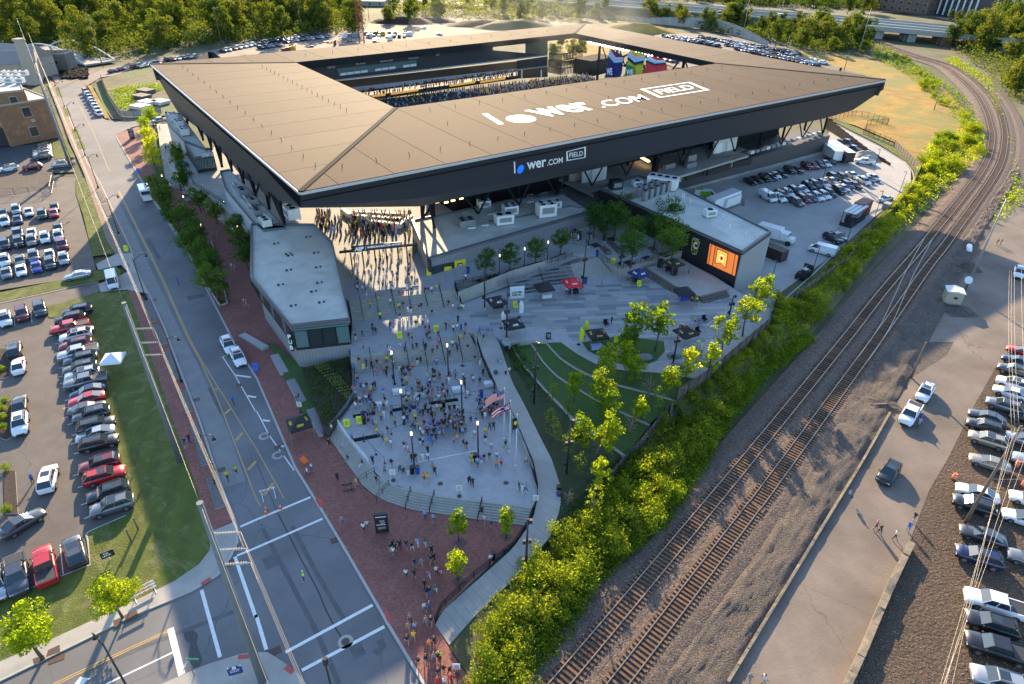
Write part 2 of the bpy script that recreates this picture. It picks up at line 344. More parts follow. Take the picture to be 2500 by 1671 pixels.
for q in([(500,800),(540,800),(575,890),(525,880)],[(575,990),(620,990),(650,1060),(600,1070)],[(655,1185),(700,1180),(745,1270),(685,1280)],[(700,1290),(750,1290),(785,1365),(710,1365)]):
 sheet('verge_lawn',Gl(TS(0,0,q),0.135),m_grass)
sheet('gravel_lot',Gl([(-60,440)]+[T(0,1,0,-10),T(0,1,480,-10),T(0,1,520,140),T(0,1,0,240),(-60,480)],0.03),m_gravel)
fieldp=TS(0,0,[(880,735),(1400,590),(1640,1040),(1500,1060),(1250,1110),(1030,1090),(960,1000),(860,800)])
sheet('dirt_field',Gl(fieldp,0.05),mat('weedy_dirt',(0.13,0.115,0.06),0.95,0.3,0.1,bump=1,bscale=2,col2=(0.10,0.15,0.03),bd=.4))
sheet('grass_strip',Gl(TS(0,0,[(800,780),(840,790),(1010,1085),(960,1085)]),0.14),m_gold)
st2b=[(861,916),(1000,897),(1179.6,878.6)];st2t=[(855.6,876),(1033,842),(1142,812)]
st3b=[(859.6,783.3),(1131.6,756.6)];st3t=[(851.6,734),(1110.3,706.6)]
cst=[(822.3,1038.6),(859.6,1081),(902.3,1140),(918,1161),(971.6,1188),(1051.6,1206.6),(1160,1221),(1250,1230.6),(1300,1238)]
csb=[(805,1070.6),(827.6,1102.6),(870.3,1164),(891.6,1193.3),(931.6,1220),(998.3,1244),(1145,1266),(1250,1279.6),(1284,1285)]
low=cst[::1]+[(1312,1215),(1311,1190),(1280,1090),(1250,1022.6),(1215,945),(1179.6,878.6)]+st2b[::-1][1:]+[(866.3,977),(845,1003),(822,1028)]
slab('lower_plaza',Gl(low,Zp),m_plaza,-0.2,Zp,mside=m_conc)
def stairs(name,bot,top,n,m):
 rt_=root(name);rt_['kind']='structure'
 nb=len(bot)
 for k in range(n):
  f0,f1=k/n,(k+1)/n
  zt=bot[0].z+(top[0].z-bot[0].z)*(k+1)/n;z0=bot[0].z-0.25
  a=[p.lerp(q,f0)for p,q in zip(bot,top)];c=[p.lerp(q,f1 if k<n-1 else 0.998)for p,q in zip(bot,top)]
  bb=MB()
  for i in range(nb-1):
   q=[a[i],a[i+1],c[i+1],c[i]]
   lo=[Vector((p.x,p.y,z0))for p in q];hi=[Vector((p.x,p.y,zt))for p in q]
   bb.prism(lo,hi)
  part('step',bb,m,rt_)
 return rt_
m_step=mat('step_concrete',(0.33,0.315,0.27),0.85,0.1,1,bump=.1)
def eq(L,n):
 P=[Vector((*q,0))for q in L];return[(p.x,p.y)for p in resample(P,sum((b-a).length for a,b in zip(P,P[1:]))/n*0.9999)][:n+1]
cb,ct=eq(csb,16),eq(cst,16)
stairs('curved_stairs',Gl(cb,Zk),Gl(ct,Zp),7,m_step)
stairs('wide_stairs',Gl(eq(st2b,6),Zp),Gl(eq(st2t,6),Zm),12,m_step)
stairs('upper_stairs',Gl(eq(st3b,3),Zm),Gl(eq(st3t,3),Zc),10,m_step)
mid=st2t+[(1206,818),(1240,850),(1250,835)]+TS(2,2,[(190,-20),(320,0)])+TS(2,2,[(460,0),(600,100),(760,190),(1000,250),(1370,275),(1600,310),(1800,330)])+[T(2,1,2344,1440),T(3,1,80,1180),T(3,1,0,1120),T(2,1,2130,1140),T(2,1,1540,760),T(2,1,1240,860),T(2,1,1000,940),T(2,1,780,780),T(2,1,540,770),T(2,1,0,930),T(1,1,1850,1075)]+[(1131.6,756.6)]+[(859.6,783.3)]
slab('park_plaza',Gl(mid,Zm),m_plaza,-0.2,Zm,mside=m_conc)
m_pav=[mat('paver_%s'%n,c,0.8,0.06,3)for n,c in(('pale',(0.33,0.325,0.305)),('mid',(0.26,0.265,0.265)),('dark',(0.19,0.20,0.215)),('warm',(0.29,0.275,0.245)))]
pp=[G(q,Zm)for q in TS(2,1,[(30,1180),(450,1140),(940,970),(1230,900),(1480,1080),(1700,1200),(1960,1130),(2110,1150),(2330,1290)])+[T(2,1,2300,1440),T(2,2,1700,20),T(2,2,1400,230),T(2,2,1010,215),T(2,2,770,150),T(2,2,620,60),T(2,2,520,-20),T(2,1,400,1480),T(2,1,60,1440),T(1,1,2010,1540),T(1,1,1920,1290)]]
def inside(P,x,y):
 c=False;n=len(P)
 for i in range(n):
  a,d=P[i],P[i-1]
  if(a[1]>y)!=(d[1]>y)and x<(d[0]-a[0])*(y-a[1])/(d[1]-a[1])+a[0]:c=not c
 return c
proot=root('plaza_pavers',(0,0,Zm));proot['kind']='structure';rest=MB();rr=random.Random(3);cnt=0
ang=R(6);ux=Vector((math.cos(ang),math.sin(ang),0));uy=Vector((-math.sin(ang),math.cos(ang),0))
o0=G(T(2,1,1200,1300),Zm);pv=[]
for j in range(-34,34):
 x=-60+rr.random()*3
 while x<60:
  L=rr.choice([2.2,3.0,3.8,5.0]);c=o0+ux*(x+L/2)+uy*j*0.92
  cs=[o0+ux*xx+uy*(j*0.92+yy)for xx in(x,x+L)for yy in(-.45,.45)]
  if all(inside(pp,q.x,q.y)for q in cs):pv.append((c,L,rr.choices([0,1,2,3],[3,4,3,2])[0]))
  x+=L
pv.sort(key=lambda t:t[0].y)
pm={}
for k,(c,L,mi)in enumerate(pv):
 if k<300:
  if(L,mi)not in pm:bb=MB();bb.box((0,0,0.012),(L-.025,0.895,0.03));pm[(L,mi)]=bb.mesh('paver',[m_pav[mi]])
  link('paver',pm[(L,mi)],proot,(c.x,c.y,0),ang)
 else:rest.box((c.x,c.y,Zm+0.012),(L-.025,0.895,0.03),ang,mi)
if rest.v:
 o=part('pavers',rest,m_pav,proot);o['kind']='stuff'
conc=[(851.6,734),(1110.3,706.6)]+[T(1,1,1815,1010),T(1,1,2344,960),T(2,1,0,905),T(2,1,545,760),T(2,1,560,765),T(2,1,790,780),T(2,1,1000,900),T(2,1,1540,735),T(2,1,1560,500),T(2,1,800,150)]
Pc=Gl(conc,Zc)
slab('concourse',Pc+[Vector((70,190,Zc)),Vector((10,262,Zc)),Vector((-75,203,Zc)),Vector((-90,165,Zc))]+Gl([(560,520),(690,640),(800,700)],Zc),m_plaza,-0.2,Zc,mside=m_conc)
stairs('park_stairs',Gl([T(2,1,600,1010),T(2,1,915,942)],Zm),Gl([T(2,1,430,885),T(2,1,785,785)],Zc),10,m_step)
rw=[T(1,1,1850,1150),T(2,1,0,950),T(2,1,300,862),T(2,1,560,770)]
rs_top=Gl(rw,Zc);bb=MB()
rlow=Gl([T(1,1,1890,1185),T(2,1,0,1060),T(2,1,380,930),T(2,1,600,850)],Zm)
for i in range(3):bb.quad(*[Vector((p.x,p.y,z))for p,z in((rs_top[i],Zm),(rs_top[i+1],Zm),(rs_top[i+1],Zc+.9),(rs_top[i],Zc+.9))])
for i in range(3):
 z0,z1=[3.2+.45*k for k in(i,i+1)]
 bb.quad(Vector((rlow[i].x,rlow[i].y,z0)),Vector((rlow[i+1].x,rlow[i+1].y,z1)),Vector((rs_top[i+1].x,rs_top[i+1].y-.05,z1)),Vector((rs_top[i].x,rs_top[i].y-.05,z0)))
struct('ramp',bb,m_conc)
def wall(name,pts,z0,z1,th,m,parent=None):
 rr_=ribbon([Vector((p.x,p.y,0))for p in pts],[-th/2,th/2]);bb=MB()
 for i in range(len(rr_)-1):
  q=[rr_[i][0],rr_[i][1],rr_[i+1][1],rr_[i+1][0]]
  za=z1[i]if isinstance(z1,list)else z1;zb=z1[i+1]if isinstance(z1,list)else z1
  if(q[1]-q[0]).cross(q[2]-q[1]).z<0:q=[q[1],q[0],q[3],q[2]]
  bb.prism([Vector((p.x,p.y,z0))for p in q],[Vector((p.x,p.y,z))for p,z in zip(q,(za,za,zb,zb))])
 return struct(name,bb,m,parent)if parent is None else part(name,bb,m,parent)
wall('retaining_wall',Gl([T(2,1,785,800),T(2,1,980,965),T(2,1,1060,960),T(2,1,1240,880),T(2,1,1560,800)],Zm),0,Zc+0.25,.3,m_conc)
sp=Gl([T(2,1,1230,885),T(2,1,1480,1040),T(2,1,1715,1145),T(2,1,1955,1085),T(2,1,1990,1060),T(2,1,1550,800)],3.9)
stg=root('stage');stg['kind']='structure'
slab('stage_floor',sp,m_conc,0,3.9,parent=stg)
m_wood=mat('weathered_wood',(0.13,0.11,0.09),0.8,0.25,4)
for k in range(3):
 bb=MB();zz=3.9-.27*k;e=0.45*(k+1)
 A_,B_,C_=sp[0],sp[1].lerp(sp[2],.9),sp[3]
 for a,c in((sp[0],sp[1]),(sp[1],sp[2])):
  d=(c-a).normalized();nn=Vector((d.y,-d.x,0))
  bb.prism([Vector((*(p.xy),3.0))for p in(a+nn*e,c+nn*e,c+nn*(e-.45),a+nn*(e-.45))],[Vector((*(p.xy),zz-.01))for p in(a+nn*e,c+nn*e,c+nn*(e-.45),a+nn*(e-.45))])
 d=(sp[3]-sp[2]).normalized();nn=Vector((d.y,-d.x,0));a,c=sp[2],sp[3]
 bb.prism([Vector((*(p.xy),3.0))for p in(a+nn*e,c+nn*e,c+nn*(e-.45),a+nn*(e-.45))],[Vector((*(p.xy),zz-.014))for p in(a+nn*e,c+nn*e,c+nn*(e-.45),a+nn*(e-.45))])
 part('step',bb,m_wood,stg)
arcs=[([(460,0),(600,100),(760,190),(1000,250),(1370,275),(1680,330)],3.12),([(310,0),(420,130),(560,230),(750,325),(950,390),(1300,480),(1490,535)],2.75),([(180,20),(300,200),(400,300),(520,385),(640,450),(800,550),(1040,660),(1260,760)],2.35),([(10,40),(100,200),(300,430),(450,580),(560,700),(750,830),(1050,1050)],1.9)]
am=[[G(q,z)for q in eq(TS(2,2,L),14)]for L,z in arcs]
am[1]=[G(q,2.75)for q in eq(TS(2,2,arcs[1][0]),14)]
for k in range(3):
 bb=MB();rows_mesh([[a,c.lerp(Vector((c.x,c.y,c.z+.25)),1)]for a,c in zip([Vector((p.x,p.y,p.z-.05))for p in am[k]],am[k+1])],b=bb)
 bb.f=[f if(Vector(bb.v[f[1]])-Vector(bb.v[f[0]])).cross(Vector(bb.v[f[2]])-Vector(bb.v[f[1]])).z>0 else f[::-1]for f in bb.f]
 struct('lawn_terrace',bb,m_grass2)
for k in range(4):
 wl=wall('seat_wall',am[k],0,arcs[k][1]+(.16 if k else 0.02),[.3,.32,.32,.55][k],m_curb)
path_r=[T(1,3,1770,1210),T(1,3,2000,950),(1250,1418),T(2,3,350,220),(1364.6,1253),(1370,1225),(1367.3,1182.6),(1348.6,1124),(1314,1057),(1284.6,996),(1250,932),(1219.6,838),(1206,815)]
path_l=[T(1,3,1640,1020),T(1,3,1700,900),(1250,1341),T(2,3,120,160),(1302,1262),(1312.6,1215),(1312.6,1196),(1303.3,1142.6),(1274,1073),(1250,1020),(1215,945),(1163.6,836),(1150,800)]
np_=40;pl,pr=eq(path_l,np_),eq(path_r,np_)
def pz(i):return Zk+0.04+(Zm-Zk)*max(0,min(1,(i/np_-0.12)/0.85))
PL=[G(pl[i],pz(i))for i in range(np_+1)];PR=[G(pr[i],pz(i))for i in range(np_+1)]
pth=root('concrete_path');pth['kind']='structure'
for i in range(np_):
 q=[PL[i],PR[i],PR[i+1],PL[i+1]];cc=sum(q,Vector())/4;q=[p+(cc-p).normalized()*.03 for p in q]
 if(q[1]-q[0]).cross(q[2]-q[1]).z<0:q=q[::-1]
 part('path_slab',MB().prism([Vector((p.x,p.y,-.25))for p in q],q),m_conc,pth)
bedR=am[3];bb=MB();PRr=[PR[i]for i in range(12,41)][::-1]
bl=[G(q,0)for q in eq([T(2,2,460,1568),T(2,2,1000,1150),T(2,2,1050,1060)],3)]
bedR2=bedR+[G(T(2,2,1060,1100),.6),G(T(2,2,860,1330),.2),G(T(2,3,600,40),.15)]
PB=resample(bedR2,sum((b_-a_).length for a_,b_ in zip(bedR2,bedR2[1:]))/28*.9999)[:29]
rows_mesh([[a+Vector((0,0,-.1)),a.lerp(c,.5)+Vector((0,0,-.3)),c+Vector((0,0,-.1))]for a,c in zip(PRr,PB)],b=bb)
bb.f=[f if(Vector(bb.v[f[1]])-Vector(bb.v[f[0]])).cross(Vector(bb.v[f[2]])-Vector(bb.v[f[1]])).z>0 else f[::-1]for f in bb.f]
struct('planted_bank',bb,mat('bed_soil',(0.04,0.055,0.02),.95,.3,1,bump=1,bscale=6))
lb=[(1305,1262),(1364,1253),(1400,1340),(1500,1240),(1620,1060)]
sheet('undergrowth_floor',Gl([(1061,1525),(1158,1506),(1250,1418),(1343,1312),(1366,1253),(1480,1190),(1560,1075),(1790,860),(1870,740),(2010,640),(2130,540),(2230,440),(2255,400),(2300,418),(2190,560),(2075,706),(1980,820),(1860,910),(1760,1050),(1680,1200),(1636,1274),(1525,1360),(1434,1434),(1390,1568),(1260,1720),(1200,1760),(1150,1660)],.06),m_ground)
yard=[V3(500,810),V3(820,735),V3(2210,385)]+[(2040,330),(2015,296),(1990,290),(2035,301),(2141.6,354.6),(2208,394.6),(2224,418),(2224,452.6),(2131,530),(2067,588.6),(1987,666),(1920,724.6),(1876,760),(1800,720),(1700,690)]
sheet('service_yard',Gl([V3(400,830),V3(820,735),V3(2210,385)]+[T(3,0,560,1190),T(3,0,600,1130),T(3,0,1000,1330),(2208,394.6),(2224,418),(2224,452.6),(2131,530),(2067,588.6),(1987,666),(1920,724.6),(1886,752),(1790,720),(1700,660)],0.02),m_clot)
strip('kerb',[(1886,752),(1920,724.6),(1987,666),(2067,588.6),(2131,530),(2224,452.6),(2230,436),(2226,418),(2208,394.6),(2141.6,354.6),(2035,301)],0.3,m_curb,0.15)
sheet('grass_strip',Gl([(1892,760),(1925,727),(2070,592),(2228,452),(2232,418),(2212,394),(2145,352),(2036,298),(2030,286),(2160,340),(2236,392),(2258,430),(2130,560),(2010,650),(1900,780)],.05),m_grass)
sheet('dry_meadow',Gl([T(3,0,190,455),T(3,0,600,520),T(3,0,1000,560),T(3,0,1300,640),T(3,0,1560,760),T(3,0,1700,900),T(3,0,1900,1100),T(3,0,1950,1300),T(3,0,1900,1568),T(3,1,1700,60),T(3,0,1370,1500),T(3,0,1150,1300),T(3,0,800,1150),T(3,0,540,1080),T(3,0,1050,740),T(3,0,700,640),T(3,0,190,480)],.03),m_gold)
sheet('service_road',Gl(TS(3,3,[(-500,1740),(-400,1568),(0,980),(580,0)])+TS(3,2,[(860,1100),(1110,660),(1250,450),(1330,320),(1480,220),(1640,120),(1700,0)])+TS(3,1,[(1300,1568),(1560,1300),(1500,1120),(1700,1000),(1750,860),(1900,560),(2100,380),(2344,240)])+[(2650,480),(2650,800),(2430,900)]+TS(3,2,[(1900,560),(1640,1080),(1480,1350)])+TS(3,3,[(1270,330),(1020,900),(700,1568),(560,1800)]),.05),m_dust)
sheet('dirt_lot',Gl([T(3,2,1900,560),T(3,2,1640,1080),T(3,2,1480,1350),T(3,3,1270,330),T(3,3,1020,900),T(3,3,700,1568),T(3,3,560,1900),(2900,1900),(2900,700),(2560,640),(2430,900)],.03),m_dirt)
sheet('gravel_ground',Gl([T(3,2,1020,0),T(3,1,1500,1020),T(3,1,2000,300),T(3,1,2344,-100),(2520,440),(2520,600),T(3,1,2000,1400),T(3,2,1500,560),T(3,2,1200,800),T(3,2,1050,700)],.012),m_gravel)
def grid_between(La,Lb,n,k,fz,name,m):
 A_=resample(La,sum((q-p).length for p,q in zip(La,La[1:]))/n*.9999)[:n+1];B_=resample(Lb,sum((q-p).length for p,q in zip(Lb,Lb[1:]))/n*.9999)[:n+1]
 V_=[];rows=[]
 for i in range(n+1):
  r_=[]
  for j in range(k+1):
   p=A_[i].lerp(B_[i],j/k);r_.append(Vector((p.x,p.y,fz(p,j/k,i/n))))
  rows.append(r_)
 bb=MB();rows_mesh(rows,b=bb,sm=True)
 f=bb.f[0]
 if(Vector(bb.v[f[1]])-Vector(bb.v[f[0]])).cross(Vector(bb.v[f[2]])-Vector(bb.v[f[1]])).z<0:bb.f=[q[::-1]for q in bb.f]
 return struct(name,bb,m)
def emb(p,t,s):
 edge=min(t,1-t)*6;e=min(1,edge)
 return 0.12+e*(0.35+.5*noise.noise(Vector((p.x*.22,p.y*.22,3)))+.3*noise.noise(Vector((p.x*.8,p.y*.8,1)))+.16*noise.noise(Vector((p.x*2.2,p.y*2.2,9))))
La=[G(q)for q in[(1560,1720),(1600,1671),(1860,1330),T(3,2,1020,0),T(3,1,1100,1480),T(3,1,1500,1020),T(3,1,1780,640),T(3,0,2260,1500)]]
Lb=[G(q)for q in[(1740,1740),(1775,1671),(2029,1253),T(3,2,1110,660),T(3,2,1400,120),T(3,1,1640,1250),T(3,1,1930,640),T(3,1,2300,60)]]
grid_between(La,Lb,190,26,emb,'gravel_bank',m_gravel)
# = STADIUM
ZR=25.0
m_roof=mat('bronze_roof_sheet',(0.108,0.075,0.049),0.8,0.10,0.12,metal=0.0,spec=.10,obvar=.09,kind='ribs',ws=.9,rot=R(35.2),rd=.86)
m_roofF=mat('bronze_roof_ribbed',(0.112,0.078,0.052),0.82,0.10,0.12,metal=0.0,spec=.06,obvar=.09,kind='ribs',ws=.62,rot=R(35.2),rd=.62)
m_roof2=mat('bronze_roof_side',(0.235,0.185,0.14),0.6,0.05,0.25,metal=0.0,kind='ribs',ws=.9,rot=R(-54.8),rd=.86)
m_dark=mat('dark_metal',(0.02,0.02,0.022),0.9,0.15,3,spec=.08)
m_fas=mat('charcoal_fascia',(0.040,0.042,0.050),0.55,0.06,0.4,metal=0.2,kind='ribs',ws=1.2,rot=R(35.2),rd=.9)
m_fas2=mat('charcoal_fascia_lit_facet',(0.066,0.069,0.078),0.55,0.06,0.4,metal=0.2,kind='ribs',ws=1.2,rot=R(35.2),rd=.9)  # lighter fascia copy: facet shading painted into the base colour
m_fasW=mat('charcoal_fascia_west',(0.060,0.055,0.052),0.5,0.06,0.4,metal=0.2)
m_trim=mat('pale_trim',(0.55,0.52,0.47),0.4,0.05,1,metal=.3)
m_white=mat('white_letter',(0.8,0.8,0.8),0.6,0.0)
m_blue=mat('blue_disc',(0.01,0.13,0.75),0.5,0.0,emit=(0.01,0.15,0.9),es=.25)
m_whitebox=mat('white_painted',(0.62,0.63,0.62),0.6,0.08,2)
m_grey=mat('grey_metal',(0.25,0.26,0.27),0.5,0.1,2,metal=.3)
m_glass=mat('dark_glass',(0.03,0.04,0.045),0.08,0.0,spec=0.8)
m_glassl=mat('green_glass',(0.10,0.16,0.16),0.1,0.1,1,spec=0.8)
m_tpo=mat('white_roof_membrane',(0.52,0.52,0.46),0.85,0.08,0.6,col2=(0.42,0.41,0.36),bump=.05)
m_corr=mat('corrugated_wall',(0.30,0.31,0.32),0.5,0.05,1,metal=.2,kind='ribs',ws=1.3,rot=R(20),rd=.65)
m_black=mat('black_panel',(0.018,0.018,0.02),0.5,0.1,1)
m_warm=mat('warm_lit',(0.5,0.4,0.25),0.6,0.0,emit=(1.0,0.62,0.25),es=1.8)
m_bulb=mat('lamp_bulb',(0.9,0.8,0.6),0.4,0.0,emit=(1.0,0.66,0.32),es=2.2)
m_flood=mat('floodlight',(0.9,0.9,0.9),0.3,0.0,emit=(1.0,0.97,0.9),es=4.0)
m_led=mat('led_amber',(0.35,0.2,0.03),0.5,0.4,0.6,emit=(1.0,0.5,0.08),es=.18)
m_yellow=mat('crew_yellow',(0.72,0.58,0.02),0.6,0.05,2)
oA,oB,oC,oD=(G(q,ZR)for q in((733.5,468),(2162,195),(1430,57),(369,157)))
iA,iB,iC,iD=(G(q,ZR)for q in((966,264),(1751,155),(1403,82),(722,153)))
e1=(oB-oA).normalized();n1=Vector((-e1.y,e1.x,0))
e2=(oD-oA).normalized();n2=Vector((e2.y,-e2.x,0))
nr_=Vector((e1.x,e1.y,0))
stadium=root('stadium',(20,190,Zc))
thing(stadium,'football stadium with a flat bronze roof ring and dark slanted fascia','stadium')
def clip(poly,p0,n):
 out=[]
 for i in range(len(poly)):
  a,c=poly[i],poly[(i+1)%len(poly)];da,dc=(a-p0).dot(n),(c-p0).dot(n)
  if da>=0:out.append(a)
  if(da>0>dc)or(da<0<dc):out.append(a.lerp(c,da/(da-dc)))
 return out
def wing(poly,org,dirv,step,m,other=None,splits=()):
 ts=[(p-org).dot(dirv)for p in poly];k0=math.floor(min(ts)/step);k1=math.ceil(max(ts)/step)
 for k in range(k0,k1):
  P=clip(clip(poly,org+dirv*(k*step+.05),dirv),org+dirv*((k+1)*step-.05),-dirv)
  if len(P)<3:continue
  sub=[P]
  if other is not None:
   sub=[]
   cuts=[-1e3]+list(splits)+[1e3]
   for a,c in zip(cuts,cuts[1:]):
    Q=clip(clip(P,org+other*(a+.035),other),org+other*(c-.035),-other)
    if len(Q)>=3:sub.append(Q)
  for Q in sub:
   Q=ccw(Q);b=MB();top=[Vector((p.x,p.y,ZR))for p in Q];lo=[Vector((p.x,p.y,ZR-.12))for p in Q];b.prism(lo,top)
   part('roof_panel',b,m,stadium)
wing([oA,oB,iB,iA],iA,e1,9.4,m_roofF,n1,(7,34))
wing([oD,oA,iA,iD],iA,e2,9.3,m_roof,n2,(9.5,35))
wing([oC,oD,iD,iC],iD,(oC-oD).normalized(),9.4,m_roofF)
wing([oB,oC,iC,iB],iB,(oC-oB).normalized(),9.3,m_roof)
b=MB()
for quad_ in([oA,oB,iB,iA],[oD,oA,iA,iD],[oC,oD,iD,iC],[oB,oC,iC,iB]):
 b.add([Vector((p.x,p.y,ZR-.14))for p in quad_],[(0,1,2,3)])
 b.add([Vector((p.x,p.y,ZR-1.6))for p in quad_],[(3,2,1,0)])
inn=[iA,iB,iC,iD]
for a,c in zip(inn,inn[1:]+inn[:1]):b.quad(Vector((a.x,a.y,ZR-1.6)),Vector((c.x,c.y,ZR-1.6)),Vector((c.x,c.y,ZR+.05)),Vector((a.x,a.y,ZR+.05)))
part('roof_deck',b,m_dark,stadium)
for a,c in((oA,iA),(oD,iD),(oB,iB),(oC,iC)):
 d=(c-a).normalized();s=Vector((d.y,-d.x,0))*.45;z=Vector((0,0,.06));b=MB();b.prism([a-s-z,c-s-z,c+s-z,a+s-z],[a-s+z*2,c-s+z*2,c+s+z*2,a+s+z*2]);part('hip_cap',b,m_dark,stadium)
am_=MB().tube([(0,0,0),(0,0,.35),(.15,0,.7)],.05,5).mesh('anchor_post',[m_dark])
def anchors(a,c,off,n_,cnt,skip=0.02):
 for i in range(cnt):
  t=skip+(1-2*skip)*(i+.5)/cnt;p=a.lerp(c,t)+n_*off
  o=link('anchor_post',am_,stadium,p-stadium.location,rng.random()*6)
anchors(oA,oB,7,n1,24,.04);anchors(iA,iB,-6,n1,16);anchors(oA,oD,6,n2,18,.06);anchors(iA,iD,-10,n2,18);anchors(iD,iC,8,Vector((-(iC-iD).normalized().y,(iC-iD).normalized().x,0)),12);anchors(oA,oB,21,n1,9,.2)
slope=0.30
nf=(n1+Vector((0,0,slope))).normalized();nw=(n2+Vector((0,0,slope))).normalized()
def F1(q,k=0.0):return onplane(q,oA+n1*k,nf)
def F2(q,k=0.0):return onplane(q,oA+n2*k,nw)
def foldfas(top,mid_,bot,m1,m2):
 for L,m in((list(zip(top,mid_)),m1),(list(zip(mid_,bot)),m2)):
  for i in range(len(L)-1):
   q=[L[i][1],L[i+1][1],L[i+1][0],L[i][0]]
   if(q[0]-q[3]).length<.02 and(q[1]-q[2]).length<.02:continue
   b=MB();b.quad(*q);part('fascia_panel',b,m,stadium)
cor=F1((734,508));corm=F1((734,480))
fx=[(734,508),(1025,504.7),(1250,458),(1476.6,408),(1666,361),(1875,320),(2020,288),(2083,269),(2157.6,218.6),(2162,195)]
foldp=[(734,500),T(1,1,1400,130),T(1,1,2344,140),T(2,0,850,1420),T(2,0,1400,1350),T(2,0,1900,1120),T(3,0,300,1120),T(3,0,780,1008),T(3,0,1055,818),(2162,195)]
foldp=[(734,507),T(1,1,1490,250),T(1,1,2344,95),T(2,0,850,1488),T(2,0,1560,1350),T(2,0,2344,1190),T(3,0,535,1078),T(3,0,778,1008),(2157.5,218),(2162,195)]
topq=[]
for q in fx:
 p=F1(q);t=(p-oA).dot(e1);topq.append(oA+e1*max(0,min(t,(oB-oA).length)))
topq[0]=oA.copy();topq[-1]=oB.copy()
botp=[F1(q,1.6 if 0<i<len(fx)-2 else 0.02)for i,q in enumerate(fx)]
foldfas(topq,[F1(q)for q in foldp],botp,m_fas,m_fas2)
wx=[(734,508),T(1,1,100,230),T(0,1,2344,130),(590,432),T(0,0,2080,1450),T(0,0,1830,1190),T(0,0,1640,1045),T(0,0,1560,920),T(0,0,1470,760),(369,157)]
topw=[]
for q in wx:
 p=F2(q);t=(p-oA).dot(e2);topw.append(oA+e2*max(0,min(t,(oD-oA).length)))
topw[0]=oA.copy();topw[-1]=oD.copy();
botw=[F2(q,1.4 if 0<i<len(wx)-2 else 0.02)for i,q in enumerate(wx)]
midw=[F2((734,507))]+[F2(((1-.28)*q[0]+.28*PX(t_)[0],(1-.28)*q[1]+.28*PX(t_)[1]))for q,t_ in list(zip(wx,topw))[1:-1]]+[oD]
foldfas(topw[::-1],midw[::-1],botw[::-1],m_fasW,m_fas2)
for a,c in((oB,oC),(oC,oD)):
 d=(c-a).normalized();nn=Vector((-d.y,d.x,0));b=MB();b.quad(a+nn*1.2-Vector((0,0,4)),c+nn*1.2-Vector((0,0,4)),c,a);part('fascia_panel',b,m_fas2,stadium)
b=MB()
for i in range(len(botp)-1):
 a,c=botp[i],botp[i+1];b.quad(a,a+n1*16+Vector((0,0,23.2-a.z)),c+n1*16+Vector((0,0,23.2-c.z)),c)
for i in range(len(botw)-1):
 a,c=botw[i],botw[i+1];b.quad(c,c+n2*14+Vector((0,0,23.2-c.z)),a+n2*14+Vector((0,0,23.2-a.z)),a)
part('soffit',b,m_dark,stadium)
for a,c,nn in((oA,oB,n1),(oD,oA,n2)):
 b=MB();o_=-nn*.28;b.prism([a+o_-Vector((0,0,.5)),c+o_-Vector((0,0,.5)),c+nn*.1-Vector((0,0,.5)),a+nn*.1-Vector((0,0,.5))],[a+o_-Vector((0,0,.12)),c+o_-Vector((0,0,.12)),c+nn*.1-Vector((0,0,.1)),a+nn*.1-Vector((0,0,.1))]);part('gutter',b,m_trim,stadium)
def roofq(q):return G(q,ZR+.06)
b=MB();l0,l1=roofq(T(1,0,2070,1045)),roofq(T(1,0,2225,1142));w_=e1*1.2
b.add([l0,l0+w_,l1+w_,l1],[(3,2,1,0)]);part('letter',b,m_white,stadium)
dc=roofq((1272,290.5));rd=3.1;b=MB();b.add([dc+e1*rd*math.cos(t)+n1*rd*math.sin(t)for t in[i*math.pi/20 for i in range(40)]],[tuple(range(40))]);part('letter',b,m_white,stadium);b=MB();b.add([dc+Vector((0,0,.03))+e1*2.5*math.cos(t)+n1*2.5*math.sin(t)for t in[i*math.pi/20 for i in range(40)]],[tuple(range(40))]);part('disc',b,mat('pale_blue_disc',(0.30,0.42,0.58),.6,0.04,.3),stadium)
def flat_text(body,q0,q1,qtop,bold=.03,fn=roofq,perp=n1,m=m_white,thick=.02,name='letter'):
 O=fn(q0);U=fn(q1)-O;tp=fn(qtop)-O;h=tp;return text_mesh(name,body,O,U,h,m,thick,bold,stadium)
flat_text('wer',T(2,0,290,1080),T(2,0,820,996),T(2,0,105,1014),.022)
flat_text('.COM',T(2,0,835,990),T(2,0,1268,915),T(2,0,745,938),.016)
fb=[roofq(T(2,0,1350,897)),roofq(T(2,0,1812,826)),roofq(T(2,0,1628,752)),roofq(T(2,0,1170,818))]
poly_frame('letter_box',fb,.9,m_white,stadium)
flat_text('FIELD',T(2,0,1368,866),T(2,0,1690,812),T(2,0,1290,830),.016)
def fq(q):return F1(q,-.05)
a,c=fq(V2(1213,250)),fq(V2(1209,117));b=MB();b.quad(a-e1*.3,a,c,c-e1*.3);part('letter',b,m_white,stadium)
dc=fq(V2(1272,205));b=MB();vv=(oA-F1((734,508))).normalized();vv=(nf.cross(e1)).normalized()*-1
b.add([dc+e1*.74*math.cos(t)+vv*.92*math.sin(t)for t in[i*math.pi/18 for i in range(36)]],[tuple(range(36))]);part('disc',b,m_blue,stadium)
flat_text('wer',V2(1345,212),V2(1565,172),V2(1341,128),.022,fn=fq)
flat_text('.COM',V2(1575,166),V2(1755,128),V2(1573,100),.016,fn=fq)
fb=[fq(V2(1797,112)),fq(V2(2017,72)),fq(T(2,0,677,1343)),fq(T(2,0,497,1390))]
poly_frame('letter_box',fb,.28,m_white,stadium)
flat_text('FIELD',T(2,0,525,1445),T(2,0,650,1425),T(2,0,525,1402),.014,fn=fq)
fs0,fs1=(oA+e1*40+n1*24),(oB-e1*10+n1*24)
